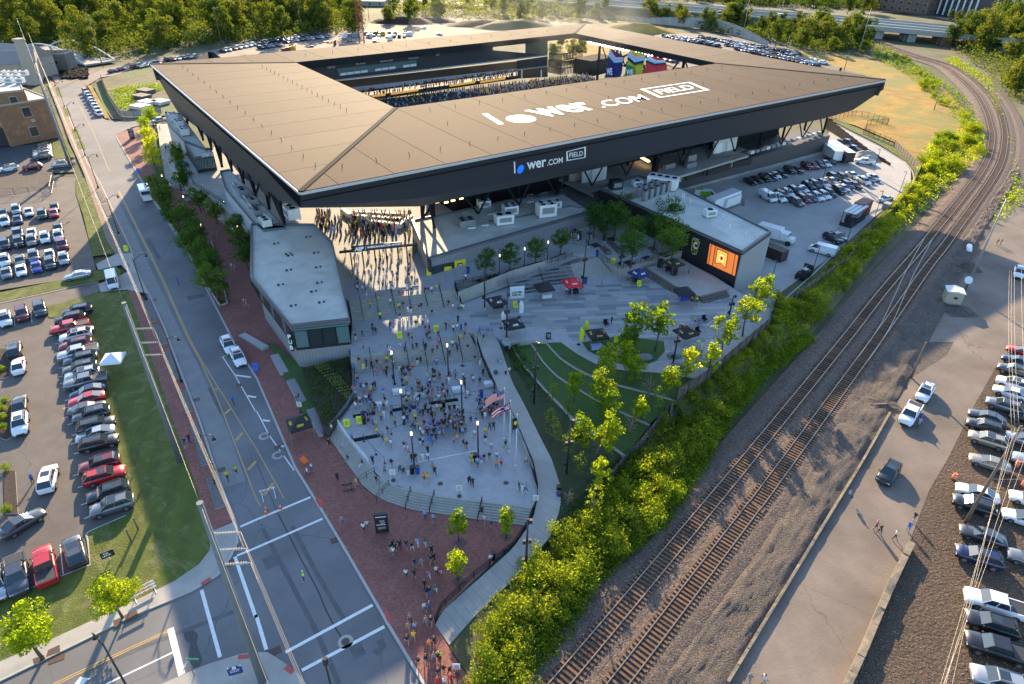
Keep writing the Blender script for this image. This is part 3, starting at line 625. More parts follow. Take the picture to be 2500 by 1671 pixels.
b=MB();b.prism([Vector((p.x,p.y,Zc))for p in(fs0,fs1,fs1+n1*14,fs0+n1*14)],[Vector((p.x,p.y,z))for p,z in((fs0,22.5),(fs1,22.5),(fs1+n1*14,14),(fs0+n1*14,14))]);part('sun_block',b,m_dark,stadium)  # added solid under the front wing, keeps sun off yard and store roof
b=MB();f_=[oB-e1*10+n1*24,oC.lerp(oB,.6)-nr_*12];b.prism([Vector((p.x,p.y,Zc))for p in(f_[0],f_[0]+e1*4,f_[1]+e1*4,f_[1])],[Vector((p.x,p.y,21))for p in(f_[0],f_[0]+e1*4,f_[1]+e1*4,f_[1])]);part('side_stand',b,m_dark,stadium)
# --- columns and trusses
def col_at(q,z0,z1,r=.35,q2=None):
 a=G(q,z0);b=MB();top=Vector((a.x,a.y,z1))if q2 is None else q2
 b.tube([a,top],r,4,sm=False);part('column',b,m_dark,stadium)
def brace(p,q,r=.22):b=MB();b.tube([p,q],r,4,sm=False);part('brace',b,m_dark,stadium)
cb_=[(V2(285,900),8.1),(V2(150,790),8.1),(V2(790,730),8.1),(V2(1250,630),8.1),(V2(1685,520),8.1),(V2(2090,410),7.5),(V3(310,590),7.5),(V3(575,545),7.5),(V3(840,490),7.5),(V3(1090,425),7.5),(V3(1340,365),7.5),(V3(1565,355),6),(V3(1780,300),6),(V3(1985,235),6),(V3(2180,205),6),(V1(1370,1340),8.5),(V1(1545,1530),8.5),(V1(1210,1200),8.5),(V1(1070,1040),8.5),(V1(935,900),8.5),(V1(820,850),8.5),(V1(700,650),8.5),(V1(600,540),8.5),(V1(420,350),8.5)]
tops=[]
for q,z0 in cb_:
 a=G(q,z0);tops.append(a);col_at(q,z0-3,23.3)
for i,j in zip(range(0,len(tops)-1),range(1,len(tops))):
 a,c=tops[i],tops[j]
 if(a-c).length>24 or i in(14,):continue
 mz=16;brace(Vector((a.x,a.y,a.z+.3)),(a+c)/2+Vector((0,0,mz-8)),.24);brace(Vector((c.x,c.y,c.z+.3)),(a+c)/2+Vector((0,0,mz-8)),.24)
 brace(Vector((a.x,a.y,15)),Vector((c.x,c.y,15)),.2)
for q in(T(2,0,700,690),T(2,0,855,520),T(2,0,1000,470)):
 pass
eb=(iC-iD).normalized();nb_=Vector((-eb.y,eb.x,0))
def V4(x,y):return(720+x/3.351,90+y/3.351)
def BS(q,d):return onplane(q,iD+nb_*d,nb_)
def band(name,qa,qb,qc,qd,d0,d1,m,lab=None):
 b=MB();b.quad(BS(qd,d1),BS(qc,d1),BS(qb,d0),BS(qa,d0));return part(name,b,m,stadium,label=lab)
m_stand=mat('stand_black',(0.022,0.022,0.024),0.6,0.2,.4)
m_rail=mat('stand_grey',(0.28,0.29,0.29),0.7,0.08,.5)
m_seatc=mat('stand_seats',(0.05,0.055,0.06),0.8,0.4,1.5)
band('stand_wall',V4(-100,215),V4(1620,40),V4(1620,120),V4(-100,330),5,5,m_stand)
band('beam',V4(60,247),V4(1555,84),V4(1555,92),V4(60,256),4.2,4.2,m_rail)
band('suite_wall',V4(60,262),V4(1500,100),V4(2068,150),V4(200,372),4.5,4.0,m_stand)
band('suite_glass',V4(345,262),V4(995,190),V4(995,240),V4(360,322),4.2,4.1,m_glassl)
band('balcony',V4(250,362),V4(2068,146),V4(2068,156),V4(270,372),2.0,2.0,m_rail)
for k in range(11):
 x0=372+k*57;
 if k in(4,8):continue
 y0=300-k*7.3
 band('suite_panel',V4(x0,y0),V4(x0+52,y0-6.6),V4(x0+52,y0+13),V4(x0,y0+20),3.9,3.9,m_whitebox)
band('stand_wall',V4(1620,40),V4(2068,5),V4(2068,150),V4(1620,150),9,9,m_stand)if False else None
band('stand_wall',V4(1885,15),V4(2068,-5),V4(2068,150),V4(1885,150),5,5,mat('stand_olive',(0.10,0.10,0.07),.7,.2,.3))
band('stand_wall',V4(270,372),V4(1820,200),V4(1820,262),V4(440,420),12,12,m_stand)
band('tier_wall',V4(440,418),V4(1820,258),V4(1820,280),V4(500,452),6,5.6,m_rail)
band('seat_tier',V4(480,448),V4(1820,280),V4(1820,322),V4(600,492),5.4,-1.5,m_seatc)
band('stand_wall',V4(1820,262),V4(2068,236),V4(2068,330),V4(1820,345),8,8,m_stand)
band('beam',V4(1815,268),V4(2068,238),V4(2068,246),V4(1815,276),2,2,m_rail)
band('suite_glass',V4(1815,196),V4(2068,160),V4(2068,236),V4(1815,266),2.2,2.2,m_glass)
for x in(1857,2016):band('pillar',V4(x-5,272),V4(x+5,271),V4(x+5,340),V4(x-5,341),1.8,1.8,m_whitebox)
for x0,y0,x1,y1 in((630,488,742,473),(785,468,1012,435),(1265,402,1475,370),(1515,372,1722,340)):
 band('led_board',V4(x0,y0-8),V4(x1,y1-8),V4(x1,y1+9),V4(x0,y0+9),-1.6,-1.6,m_led)
band('stand_wall',V4(600,492),V4(1820,322),V4(1820,345),V4(640,520),1.5,1.5,m_stand)
bl0,bl1=BS(V4(560,530),.5),BS(V4(2400,310),.5)
bb=MB();hh=bl0.z;
fr0=bl0-nb_*22;fr1=bl1-nb_*22
bb.quad(Vector((fr0.x,fr0.y,Zc)),Vector((fr1.x,fr1.y,Zc)),Vector((bl1.x,bl1.y,max(Zc+4,bl1.z))),bl0);part('lower_tier',bb,m_seatc,stadium)
for body,q0,q1,q2 in(('VERTIV',V4(266,262),V4(332,254),V4(264,247)),('OhioHealth',V4(497,232),V4(577,223),V4(496,218)),('lower.com',V4(700,210),V4(803,198),V4(697,192)),('Nationwide',V4(932,184),V4(1010,176),V4(930,172)),('AEP',V4(1152,158),V4(1184,154),V4(1150,143))):
 flat_text(body,q0,q1,q2,.02,fn=lambda q:BS(q,4.0),m=mat('dim_letter',(.5,.5,.5),.6,0),name='sponsor_lettering')
for(x,y,n_)in((185,210,7),(343,186,10),(578,160,10),(803,136,9),(1020,115,6),(1212,96,6),(1398,75,6),(1590,55,4)):
 for k in range(n_):
  b=MB();c_=BS(V4(x+k*14.5,y-k*1.5),1.2);b.blob(c_,.42,seg=6,rings=4);part('floodlight',b,m_flood,stadium)
for k in range(22):
 t=.12+.5*k/22;c_=iC.lerp(iB,t)+Vector((0,0,-1.9));b=MB();b.blob(c_,.35,seg=6,rings=4);part('floodlight',b,m_flood,stadium)
dr=(iB-iC).normalized();nr=Vector((-dr.y,dr.x,0))*(1 if(Vector((-dr.y,dr.x,0))).dot(oB-iB)>0 else-1)
for t in(.13,.27,.42,.58,.74,.9):
 p=iC.lerp(iB,t)+nr*5;b=MB();b.tube([Vector((p.x,p.y,Zc)),Vector((p.x,p.y,23.5))],.45,4,sm=False);part('column',b,m_dark,stadium)
 q=iC.lerp(iB,min(1,t+.14))+nr*5;brace(Vector((p.x,p.y,23.4)),Vector(((p.x+q.x)/2,(p.y+q.y)/2,17)),.3);brace(Vector((q.x,q.y,23.4)),Vector(((p.x+q.x)/2,(p.y+q.y)/2,17)),.3);brace(Vector((p.x,p.y,17)),Vector((q.x,q.y,17)),.25)
def RS(q,d=4.0):return onplane(q,iC+nr*d,nr)
bn=MB();sp0=RS(T(2,0,640,590),16);
b=MB();P0,P1=iC.lerp(iB,.22)+nr*-4,iC.lerp(iB,1.05)+nr*-4
b.quad(Vector((P0.x,P0.y,Zc)),Vector((P1.x,P1.y,Zc)),Vector(((P1+nr*26).x,(P1+nr*26).y,15)),Vector(((P0+nr*26).x,(P0+nr*26).y,15)));
part('end_terrace',b,m_seatc,stadium)
cloths=[([(905,450),(1035,520),(990,705),(845,716)],(0.02,0.025,0.14),'WE',((868,690),(920,690),(866,625)),[(0.02,.02,.1),(0.25,.55,.8),(.75,.4,.4)]),([(1080,462),(1235,500),(1175,700),(1040,705)],(0.5,0.5,0.03),'WE',((1048,690),(1110,688),(1048,638)),[(0.02,0.02,0.02),(0.25,.55,.8),(.75,.4,.4)]),([(1255,512),(1418,550),(1412,640),(1190,680)],(0.62,0.04,0.05),None,None,[(0.02,0.02,0.02),(0.25,.55,.8),(.7,.7,.7)])]
for i,(Q,colr,tx,tq,st)in enumerate(cloths):
 P=[RS(T(2,0,*q),-3.5)for q in Q];t=root('banner',P[3]);
 thing(t,['dark blue hanging fan banner lettered WE with pastel chevron top','yellow and green hanging fan banner lettered WE','red hanging fan banner without letters beside the yellow one'][i],'banner','fan banners hanging in the end stand')
 mc=mat('banner_%d'%i,colr,.8,.1,.3);b=MB();rows=[]
 for a in range(7):
  r_=[P[3].lerp(P[2],s/8).lerp(P[0].lerp(P[1],s/8),a/6)+nr*.35*math.sin(s*1.6+a)for s in range(9)];rows.append(r_)
 rows_mesh(rows,b=b,sm=True);part('cloth',b,mc,t)
 for k,cc in enumerate(st):
  f0=.62+.12*k;b=MB()
  def pt(s,a):return P[3].lerp(P[2],s).lerp(P[0].lerp(P[1],s),a)-nr*.55
  b.quad(pt(0,f0+.04),pt(.5,f0-.14),pt(.5,f0-.03),pt(0,f0+.15));b.quad(pt(.5,f0-.14),pt(1,f0+.0),pt(1,f0+.11),pt(.5,f0-.03));part('stripe',b,mat('stripe_%d_%d'%(i,k),cc,.8,0),t)
 if i==1:b=MB();b.quad(P[3]-nr*.5,P[3].lerp(P[2],.5)-nr*.5,pt(.45,.4),pt(0,.5));part('stripe',b,mat('banner_green',(.01,.22,.06),.8,0),t)
 if tx:
  O=RS(T(2,0,*tq[0]),-4.4);U=RS(T(2,0,*tq[1]),-4.4)-O;H_=RS(T(2,0,*tq[2]),-4.4)-O;text_mesh('letter',tx,O,U,H_,m_white,.05,.04,t)
b=MB();tp=[G(V3(-60,735),7.3),G(V3(0,715),7.3),G(V3(800,592),7.3),G(V3(1480,388),7.3)]
te=[p+n1*22 for p in tp]
for i in range(3):b.prism([Vector((p.x,p.y,6.7))for p in(tp[i],tp[i+1],te[i+1],te[i])],[Vector((p.x,p.y,7.3))for p in(tp[i],tp[i+1],te[i+1],te[i])])
q3=[G(V2(1700,310),7.3),G(V2(2110,500),7.3),G(V2(2110,500),7.3)+n1*18,G(V2(1700,310),7.3)+n1*12]
b.prism([Vector((p.x,p.y,6.72))for p in q3],[Vector((p.x,p.y,7.32))for p in q3])
part('terrace_deck',b,m_conc,stadium)
def railing(name,pts,h,m,parent,step=2.0,bars=2,r=.04,world=True,reg=None):
 b=MB();P=[Vector(p)for p in pts]
 for k in range(bars):b.tube([p+Vector((0,0,h*(k+1)/bars))for p in P],r,4,sm=False)
 for p in resample(P,step):b.tube([p,p+Vector((0,0,h))],r*1.1,4,sm=False)
 if parent is not None:return part(name,b,m,parent)
 c=sum(P,Vector())/len(P);o=root(name,P[0]);part('rail',b,m,o);return o
railing('rail',tp,1.1,m_grey,stadium,1.6,3,.03)
railing('rail',[q3[0],q3[1]],1.1,m_grey,stadium,1.3,4,.03)
lw=[G(V3(820,735)),G(V3(2210,385))];z1a,z1b=3.0,5.7
lw=[G(V3(520,810)),G(V3(2212,385))]
b=MB();base_h=[1.0,1.2]
d_=(lw[1]-lw[0]).normalized();nn=Vector((-d_.y,d_.x,0))
b.prism([lw[0]+nn*.02,lw[1]+nn*.02,lw[1]+nn*9,lw[0]+nn*9],[Vector((p.x,p.y,z))for p,z in((lw[0],.4),(lw[1],1.3),(lw[1]+nn*9,1.3),(lw[0]+nn*9,.4))]);part('plinth',b,m_conc,stadium)
b=MB();b.prism([Vector((p.x,p.y,z))for p,z in((lw[0]+nn*.3,.4),(lw[1]+nn*.3,1.3),(lw[1]+nn*9,1.3),(lw[0]+nn*9,.4))],[Vector((p.x,p.y,z))for p,z in((lw[0]+nn*.3,3.0),(lw[1]+nn*.3,5.9),(lw[1]+nn*9,5.9),(lw[0]+nn*9,3.0))]);part('yard_wall',b,mat('dark_brown_wall',(0.075,0.068,0.068),.7,.08,1,kind='ribs',ws=1.1,rot=R(35),rd=.85),stadium)
for q0,q1 in((V3(880,600),V3(1050,550)),(V3(1080,560),V3(1290,500)),(V3(1330,480),V3(1500,450))):
 a,c=G(q0,5.2),G(q1,5.2);b=MB();b.box((a+c)/2,((c-a).length,.4,1.6),math.atan2((c-a).y,(c-a).x));part('opening',b,m_black,stadium)
for q in(V3(815,640),V3(1065,570),V3(1310,500)):
 a=G(q,4.5);b=MB();b.box((a.x,a.y,5.6),(.7,.7,2.3),R(35));part('pillar',b,m_conc,stadium)
def wbox(q,z,sx,sy,sz,m=m_whitebox,name='kiosk',rz=R(35),parent=stadium,lift=0):
 a=G(q,z);b=MB();b.box((a.x,a.y,z+sz/2+lift),(sx,sy,sz),rz);return part(name,b,m,parent)
wbox(V3(1240,350),7.3,9,.5,3.4,m_whitebox,'restroom_wall');wbox(V3(1190,365),7.3,2.2,.3,2.6,m_white,'door');wbox(V3(1283,345),7.3,2.0,.3,2.6,m_white,'door')
wbox(V3(40,630),7.3,4.5,.5,3.2,m_whitebox,'restroom_wall');wbox(V2(2030,350),7.3,3.2,.5,3.2,m_whitebox,'restroom_wall');wbox(V2(1900,330),7.3,4,.5,3.2,mat('beige_wall',(.42,.36,.28),.8,.05,1),'restroom_wall')
wbox(V3(910,470),7.3,3,1.6,2.4,m_grey);wbox(V3(715,510),7.3,3.5,1,1.1,m_grey);wbox(V3(920,500),7.3,3.5,1,1.1,m_grey);wbox(V3(580,540),7.3,1.2,1.2,3.2,m_dark,'pillar')
for k in range(9):wbox(V3(390+k*16,440+k*9),7.3,1.2,.3,.12,m_warm,'strip_light',lift=1.6)
for k in range(14):
 a=G(V3(1500+k*50,372-k*14),6.0);b=MB();b.box((a.x,a.y,6.4),(1.6,1.0,.8),R(35));part('roof_unit',b,m_grey if k%3 else m_whitebox,stadium)
for k,(q0,q1)in enumerate(((T(1,1,915,365),T(1,1,1340,385)),(T(1,1,910,400),T(1,1,1330,430)),(T(1,1,1330,470),T(1,1,1420,400)),(T(1,1,1040,450),T(1,1,1335,480)),(T(1,1,800,345),T(1,1,860,390)))):
 a,c=G(q0,Zc+1.1),G(q1,Zc+1.1);d=(c-a);b=MB();b.box((a+c)/2-Vector((0,0,.5)),(d.length,.9,1.0),math.atan2(d.y,d.x));part('bar_counter',b,m_whitebox,stadium)
for k in range(26):
 q=(1060+k*13+rng.random()*8,492-k*4.2+rng.random()*14);a=G(q,8.5);b=MB();b.box(a,(.9,.25,.3),R(35));part('strip_light',b,m_warm,stadium)
b=MB();a,c=G(T(2,0,640,690),Zc),G(T(2,0,860,640),Zc);d=c-a;b.box(((a+c)/2)+Vector((0,0,3)),(d.length,9,6),math.atan2(d.y,d.x));part('stage_block',b,m_dark,stadium)
for(x0,y0,x1,y1)in((335,600,450,610),(450,610,640,575),(330,665,450,690),(450,690,640,660)):
 a,c=G(T(2,0,x0,y0),Zc),G(T(2,0,x1,y1),Zc);b=MB()
 for k in range(15):p=a.lerp(c,k/14);b.tube([p,p+Vector((0,0,5))],.16,4,sm=False)
 for z_ in(2.5,5):b.tube([a+Vector((0,0,z_)),c+Vector((0,0,z_))],.2,4,sm=False)
 part('lattice',b,m_dark,stadium)
sheet('dry_meadow',Gl([T(2,0,*q)for q in((240,300),(900,330),(1100,480),(880,560),(330,560))],.3),m_gold)
# = BUILDINGS ROUND THE STADIUM
def bldg(name,label,cat,roofq_,z1,z0,mwall,mroof=m_tpo,par_w=.35,par_h=.35,inset=0.0,**k):
 P=ccw(Gl(roofq_,z1));c=sum(P,Vector())/len(P);t=root(name,(c.x,c.y,z0));thing(t,label,cat,**k)
 W_=[p+(Vector((c.x,c.y,z1))-p).normalized()*inset for p in P];n=len(P)
 b=MB();b.add([Vector((p.x,p.y,z0))for p in W_]+[Vector((p.x,p.y,z1-.15))for p in W_],[(i,(i+1)%n,n+(i+1)%n,n+i)for i in range(n)]);part('wall',b,mwall,t)
 b=MB();b.prism([Vector((p.x,p.y,z1-.3))for p in P],[Vector((p.x,p.y,z1))for p in P]);part('roof',b,mroof,t)
 inn_=[p+(Vector((c.x,c.y,z1))-p).normalized()*par_w*1.4 for p in P];b=MB()
 for i in range(n):
  j=(i+1)%n;b.prism([P[i]+Vector((0,0,-.35)),P[j]+Vector((0,0,-.35)),inn_[j]+Vector((0,0,-.35)),inn_[i]+Vector((0,0,-.35))],[P[i]+Vector((0,0,par_h)),P[j]+Vector((0,0,par_h)),inn_[j]+Vector((0,0,par_h)),inn_[i]+Vector((0,0,par_h))])
 part('parapet',b,k.get('mpar',m_dark)if False else mat('parapet_cap',(.09,.095,.105),.5,.1,1),t)
 return t,P
def hvac(q,z,sx,sy,sz,rz,label,where,fans=(2,2),m=None):
 a=G(q,z);t=root('rooftop_unit',(a.x,a.y,z),rz);thing(t,label,'rooftop unit','air handling units on the roofs',where)
 b=MB();b.box((0,0,sz/2+.25),(sx,sy,sz));part('housing',b,m or m_whitebox,t,world=False)
 b=MB()
 for s in(-1,1):b.box((0,s*sy*.4,.12),(sx*1.05,.15,.24))
 part('base_rail',b,m_grey,t,world=False)
 for i in range(fans[0]):
  for j in range(fans[1]):
   x,y=(i+.5)/fans[0]*sx-sx/2,(j+.5)/fans[1]*sy-sy/2;b=MB();r_=min(sx/fans[0],sy/fans[1])*.36
   b.tube([(x,y,sz+.2),(x,y,sz+.34)],r_,12,sm=False);part('fan',b,m_dark,t,world=False)
 b=MB();b.box((0,-sy/2-.03,sz*.55+.2),(sx*.7,.05,sz*.5));part('grille',b,m_grey,t,world=False)
 return t
pub_q=[(613,549),(611,681),(711,800),(855.5,784),(813,594),(768,550)]
pub,PP=bldg('pub_building','angular pub building with a flat white roof beside the entrance stairs','building',pub_q,8.4,3.2,m_black,inset=1.1)
base=Gl([(737,897),(852,868),(860,800),(640,700),(652,780),(697,836)],.8)
base_in=[G((737,897),.8),G((853,868),.8)]
W_=[p+(sum(PP,Vector())/len(PP)-p).normalized()*1.0 for p in PP]
b=MB();n=len(W_);b.add([Vector((p.x,p.y,-.2))for p in W_]+[Vector((p.x,p.y,3.6))for p in W_],[(i,(i+1)%n,n+(i+1)%n,n+i)for i in range(n)]);part('plinth',b,mat('grey_plinth',(.22,.225,.23),.7,.06,1,kind='ribs',ws=.8,rot=R(20),rd=.85),pub)
Wg=[p+(sum(PP,Vector())/len(PP)-p).normalized()*.95 for p in PP]
for i in range(n):
 a,c=Wg[i],Wg[(i+1)%n];L=(c-a).length;k=max(1,int(L/1.8));d=(c-a)/k
 for j in range(k):
  p,q=a+d*(j+.06),a+d*(j+.94);b=MB();b.quad(Vector((p.x,p.y,4.1)),Vector((q.x,q.y,4.1)),Vector((q.x,q.y,7.0)),Vector((p.x,p.y,7.0)));part('window',b,m_glassl if j%3==0 else m_glass,pub)
 b=MB();m0=(a+c)/2;b.box((m0.x,m0.y,7.35),(L,.25,.25),math.atan2(d.y,d.x));part('light_strip',b,mat('teal_strip',(.1,.2,.24),.3,.1,1),pub)
for(x,y)in((180,670),(290,765),(308,780),(545,755),(473,610),(295,915),(565,888),(220,1048),(575,1030),(335,1240),(594,1210),(522,1110)):
 a=G(T(1,1,x,y),8.4);b=MB();b.tube([(a.x-.25,a.y,8.4),(a.x-.25,a.y,8.62)],.2,10,sm=False);b.tube([(a.x+.4,a.y+.35,8.4),(a.x+.4,a.y+.35,8.6)],.16,10,sm=False);part('roof_drain',b,m_black,pub)
pc=G(T(1,1,320,1470),7.0);pcs=Wg[[min(range(n),key=lambda i:(PX(Wg[i])[1]*-1))][0]]
b=MB();cnr=min(Wg,key=lambda p:-PX(p)[1]);b.box((cnr.x-.55,cnr.y-.2,5.4),(.5,.5,3.2));part('sign_board',b,m_black,pub)
for k,ch in enumerate('PUB'):
 text_mesh('letter',ch,Vector((cnr.x-.78,cnr.y-.46,6.1-k*1.0)),Vector((.5,0,0)),Vector((0,0,.75)),m_white,.02,.03,pub)
st_q=[V2(22,800),V2(203,1238),V2(2085,690),V2(1800,500),V2(1150,560),V2(560,690)]
store,SP=bldg('store_building','long low store building with white roof and ribbed grey walls','building',st_q,8.0,4.7,m_corr)
stf=[G(V2(203,1238),8.0),G(V2(2085,690),8.0)];sd=(stf[1]-stf[0]).normalized();sn=Vector((sd.y,-sd.x,0))
def SF(q,d=.06):return onplane(q,stf[0]+sn*d,sn)
def sfq(name,Q,m,d=.06):b=MB();b.quad(*[SF(V2(*q),d)for q in Q]);return part(name,b,m,store)
sfq('entrance_glass',[(255,1418),(385,1405),(385,1290),(250,1325)],m_glass)
sfq('poster',[(385,1405),(515,1392),(515,1262),(385,1290)],mat('poster_black',(.03,.025,.02),.6,.2,2),.08)
sfq('poster',[(515,1392),(645,1380),(640,1230),(513,1258)],m_yellow,.08)
sfq('poster',[(390,1400),(485,1390),(480,1315),(400,1325)],m_yellow,.11)
sfq('poster',[(195,1425),(245,1420),(243,1340),(192,1345)],m_yellow,.11)
sfq('crest',[(550,1375),(600,1370),(607,1275),(548,1285)],m_black,.12);sfq('crest',[(560,1360),(592,1355),(596,1290),(560,1298)],m_white,.15);sfq('crest',[(570,1345),(582,1343),(584,1305),(570,1308)],m_black,.18)
b=MB();a=SF(V2(232,1400),.5);b.box((a.x,a.y,7.0),(.35,.9,2.4),math.atan2(sd.y,sd.x));part('blade_sign',b,m_black,store)
for q,s,f,l in((V2(1080,830),(3.6,2.2,1.9),(2,1),'boxy white rooftop unit with a sloped hood'),(V2(1560,740),(3.8,2.6,2.6),(2,2),'tall white rooftop chiller with four fans and slanted legs'),(V2(1150,720),(3.0,2.2,1.8),(2,2),'white rooftop unit with two pairs of fans'),(V2(1630,650),(3.6,2.2,1.4),(3,1),'flat white rooftop unit with a row of fans'),(V2(650,850),(3.2,2.4,1.2),(2,2),'grey cluster of rooftop condensers nearest the white store corner'),(V2(850,640),(2.6,2.0,1.4),(1,1),'small white rooftop unit beside the truss columns')):
 hvac(q,8.0,*s,R(20),l,'on the long store roof',f,m_grey if 'grey' in l else None)
for q in(V2(710,880),V2(862,850),V2(640,790),V2(930,720),V2(1380,580),V2(1540,560)):
 a=G(q,8.0);t=root('pipe_frame',(a.x,a.y,8.0),R(20));thing(t,'grey steel pipe frame on white sleepers','pipe frame','pipe frames on the store roof','on the store roof')
 b=MB();[b.tube([(x,0,.2),(x,0,1.7)],.06,4)for x in(-.6,.6)];b.tube([(-.6,0,1.7),(.6,0,1.7)],.06,4);b.tube([(-.6,0,1.0),(.6,0,1.0)],.05,4);part('frame',b,m_grey,t,world=False)
 b=MB();b.box((0,0,.1),(1.6,.5,.2));part('sleeper_block',b,m_whitebox,t,world=False)
b=MB()
P_=Gl([V2(900,800),V2(1150,770),V2(1850,620),V2(1960,650)],8.06);rows_mesh(ribbon(P_,[-.35,.35]),b=b);part('walkway_mat',b,m_grey,store)
# --- screen building
sc_q=[V3(48,705),V3(1422,1322),V3(1692,1130),V3(820,700),V3(420,590)]
scr,CP=bldg('screen_building','long building with white roof, black wall, crest and big video screen','building',sc_q,9.9,0,m_black)
cf=[G(V3(48,705),9.9),G(V3(1422,1322),9.9)];cd=(cf[1]-cf[0]).normalized();cn=Vector((cd.y,-cd.x,0));
if cn.y>0:cn=-cn
def CF(q,d=.06):return onplane(q,cf[0]+cn*d,cn)
def cfq(name,Q,m,d=.06):b=MB();b.quad(*[CF(T(2,1,*q),d)for q in Q]);return part(name,b,m,scr)
P_=[G(V3(1422,1322),9.9),G(V3(1692,1130),9.9)];ed=(P_[1]-P_[0]).normalized();en=Vector((ed.y,-ed.x,0));b=MB()
b.prism([Vector((p.x,p.y,0))for p in(P_[0]+en*.05,P_[1]+en*.05,P_[1]-en*.2,P_[0]-en*.2)],[Vector((p.x,p.y,9.45))for p in(P_[0]+en*.05,P_[1]+en*.05,P_[1]-en*.2,P_[0]-en*.2)]);part('end_wall',b,mat('pale_grey_wall',(.30,.31,.32),.6,.05,1,kind='ribs',ws=1.5,rot=R(60),rd=.9),scr)
m_scr0=mat('screen_orange',(.3,.1,.02),.4,0.35,.8,emit=(.50,.13,.03),es=.5)
scq=[(1785,845),(2040,962),(2072,775),(1812,665)]
cfq('screen',scq,m_scr0,.10)
def sq_(u,v,d):
 a=Vector((*scq[0],)).to_3d()if False else None
 q0=(scq[0][0]+(scq[1][0]-scq[0][0])*u,scq[0][1]+(scq[1][1]-scq[0][1])*u);q1=(scq[3][0]+(scq[2][0]-scq[3][0])*u,scq[3][1]+(scq[2][1]-scq[3][1])*u)
 return CF(T(2,1,q0[0]+(q1[0]-q0[0])*v,q0[1]+(q1[1]-q0[1])*v),d)
for k,(w,h,cc,es)in enumerate(((.24,.46,(.60,.16,.04),.9),(.20,.40,(.35,.06,.02),.8),(.165,.34,(1.0,.42,.08),1.4),(.12,.26,(.85,.22,.04),1.2),(.09,.20,(1,.6,.2),1.5),(.05,.12,(.6,.12,.03),1.0),(.025,.06,(.05,.02,.01),.3))):
 b=MB();z=.12+.012*k;u0=.46
 v_=[sq_(u0-w,.53-h*.92,z),sq_(u0,.53-h*.62,z),sq_(u0+w,.53-h*.92,z),sq_(u0+w,.53+h,z),sq_(u0-w,.53+h,z)]
 b.add(v_,[(0,1,3,4),(1,2,3)]);part('screen_image',b,mat('screen_%d'%k,tuple(x*.2 for x in cc),.4,0,emit=cc,es=es*.45),scr)
for k in range(6):
 u=(.04,.12,.18,.80,.88,.95)[k];b=MB();b.quad(sq_(u,.0,.115),sq_(u+.03,.0,.115),sq_(u+.03,1,.115),sq_(u,1,.115));part('screen_image',b,mat('screen_bar%d'%(k%2),(.2,.05,.01),.4,0,emit=((.12,.025,.01),(.62,.2,.05))[k%2],es=.4),scr)
def crest(pts,m,d):cfq_=MB();cfq_.add([CF(T(2,1,*q),d)for q in pts],[tuple(range(len(pts)))]);part('crest',cfq_,m,scr)
crest([(1640,735),(1663,722),(1688,768),(1722,650),(1650,618)],m_yellow,.10)
crest([(1648,727),(1664,716),(1686,756),(1713,655),(1656,629)],m_black,.13)
O=CF(T(2,1,1657,708),.18);text_mesh('letter','C',O,CF(T(2,1,1694,722),.18)-O,CF(T(2,1,1665,640),.18)-O,m_white,.03,.07,scr)
for body,a,c,tq in(('COLUMBUS',(1657,615),(1716,640),(1657,603)),('CREW',(1648,757),(1680,770),(1649,745))):
 O=CF(T(2,1,*a),.1);U=CF(T(2,1,*c),.1)-O;H_=CF(T(2,1,*tq),.1)-O;text_mesh('letter',body,O,U,H_,m_white,.03,.03,scr)
k_=0
for i in range(2):
 for j in range(5):
  hvac((V3(420+i*60+j*55,790+i*35-j*22)),9.9,.95,.95,2.0,R(35),'upright silver condenser box','in the double row on the screen building roof',(1,1),m_grey)
hvac(V3(650,700),9.9,6.5,3.0,2.4,R(-25),'largest white air handler with a sloped intake hood','on the screen building roof',(4,1))
hvac(V3(1098,975),9.9,2.4,1.6,1.3,R(20),'small white exhaust box standing alone mid roof','on the screen building roof',(1,1))
hvac(V3(205,715),9.9,2.6,2.0,1.9,R(20),'black rooftop box at the far end','of the screen building roof',(1,1),m_black)
hvac(V3(410,690),9.9,2.2,1.5,1.2,R(20),'low pale rooftop box beside the big air handler','on the screen building roof',(1,1))
for q in(V3(915,870),V3(1228,1000),V3(1290,1105),V3(1443,1170),V3(838,815),V3(855,805)):
 a=G(q,9.9);b=MB();b.tube([a,a+Vector((0,0,1.3))],.1,6);part('vent_pipe',b,m_whitebox,scr)
w1,_=bldg('west_annex','narrow grey annex with plant on its roof beside the far ramp','building',[V1(150,212),V1(182,345),V1(372,548),V1(640,655),V1(330,235)],8.6,3.5,mat('pale_panel',(.36,.37,.39),.6,.06,1))
w2,_=bldg('restaurant_building','dark shopfront building lettered Donatos facing the patio tables','building',[V1(372,556),V1(500,752),V1(725,715),V1(690,640),V1(600,640)],8.4,4.7,m_black)
w3,_=bldg('west_annex','long pale annex with ductwork on its roof behind the pub','building',[V1(795,905),V1(848,1092),V1(1172,1482),V1(1300,1600),V1(1560,1568),V1(905,885)],8.4,0.4,mat('pale_panel',(.36,.37,.39),.6,.06,1))
rf=[G(V1(500,752),8.4),G(V1(725,715),8.4)];rd_=(rf[1]-rf[0]).normalized();rn=Vector((rd_.y,-rd_.x,0))
def RF(q,d=.1):return onplane(q,rf[0]+rn*d,rn)
b=MB();b.quad(RF(V1(512,880)),RF(V1(740,850)),RF(V1(722,735)),RF(V1(508,768)));part('shopfront',b,m_glassl,w2)
for k in range(7):
 q0=V1(520+k*32,872-k*4);q1=V1(518+k*31,775-k*4.5);b=MB();b.tube([RF(q0,.15),RF(q1,.15)],.06,4);part('mullion',b,m_black,w2)
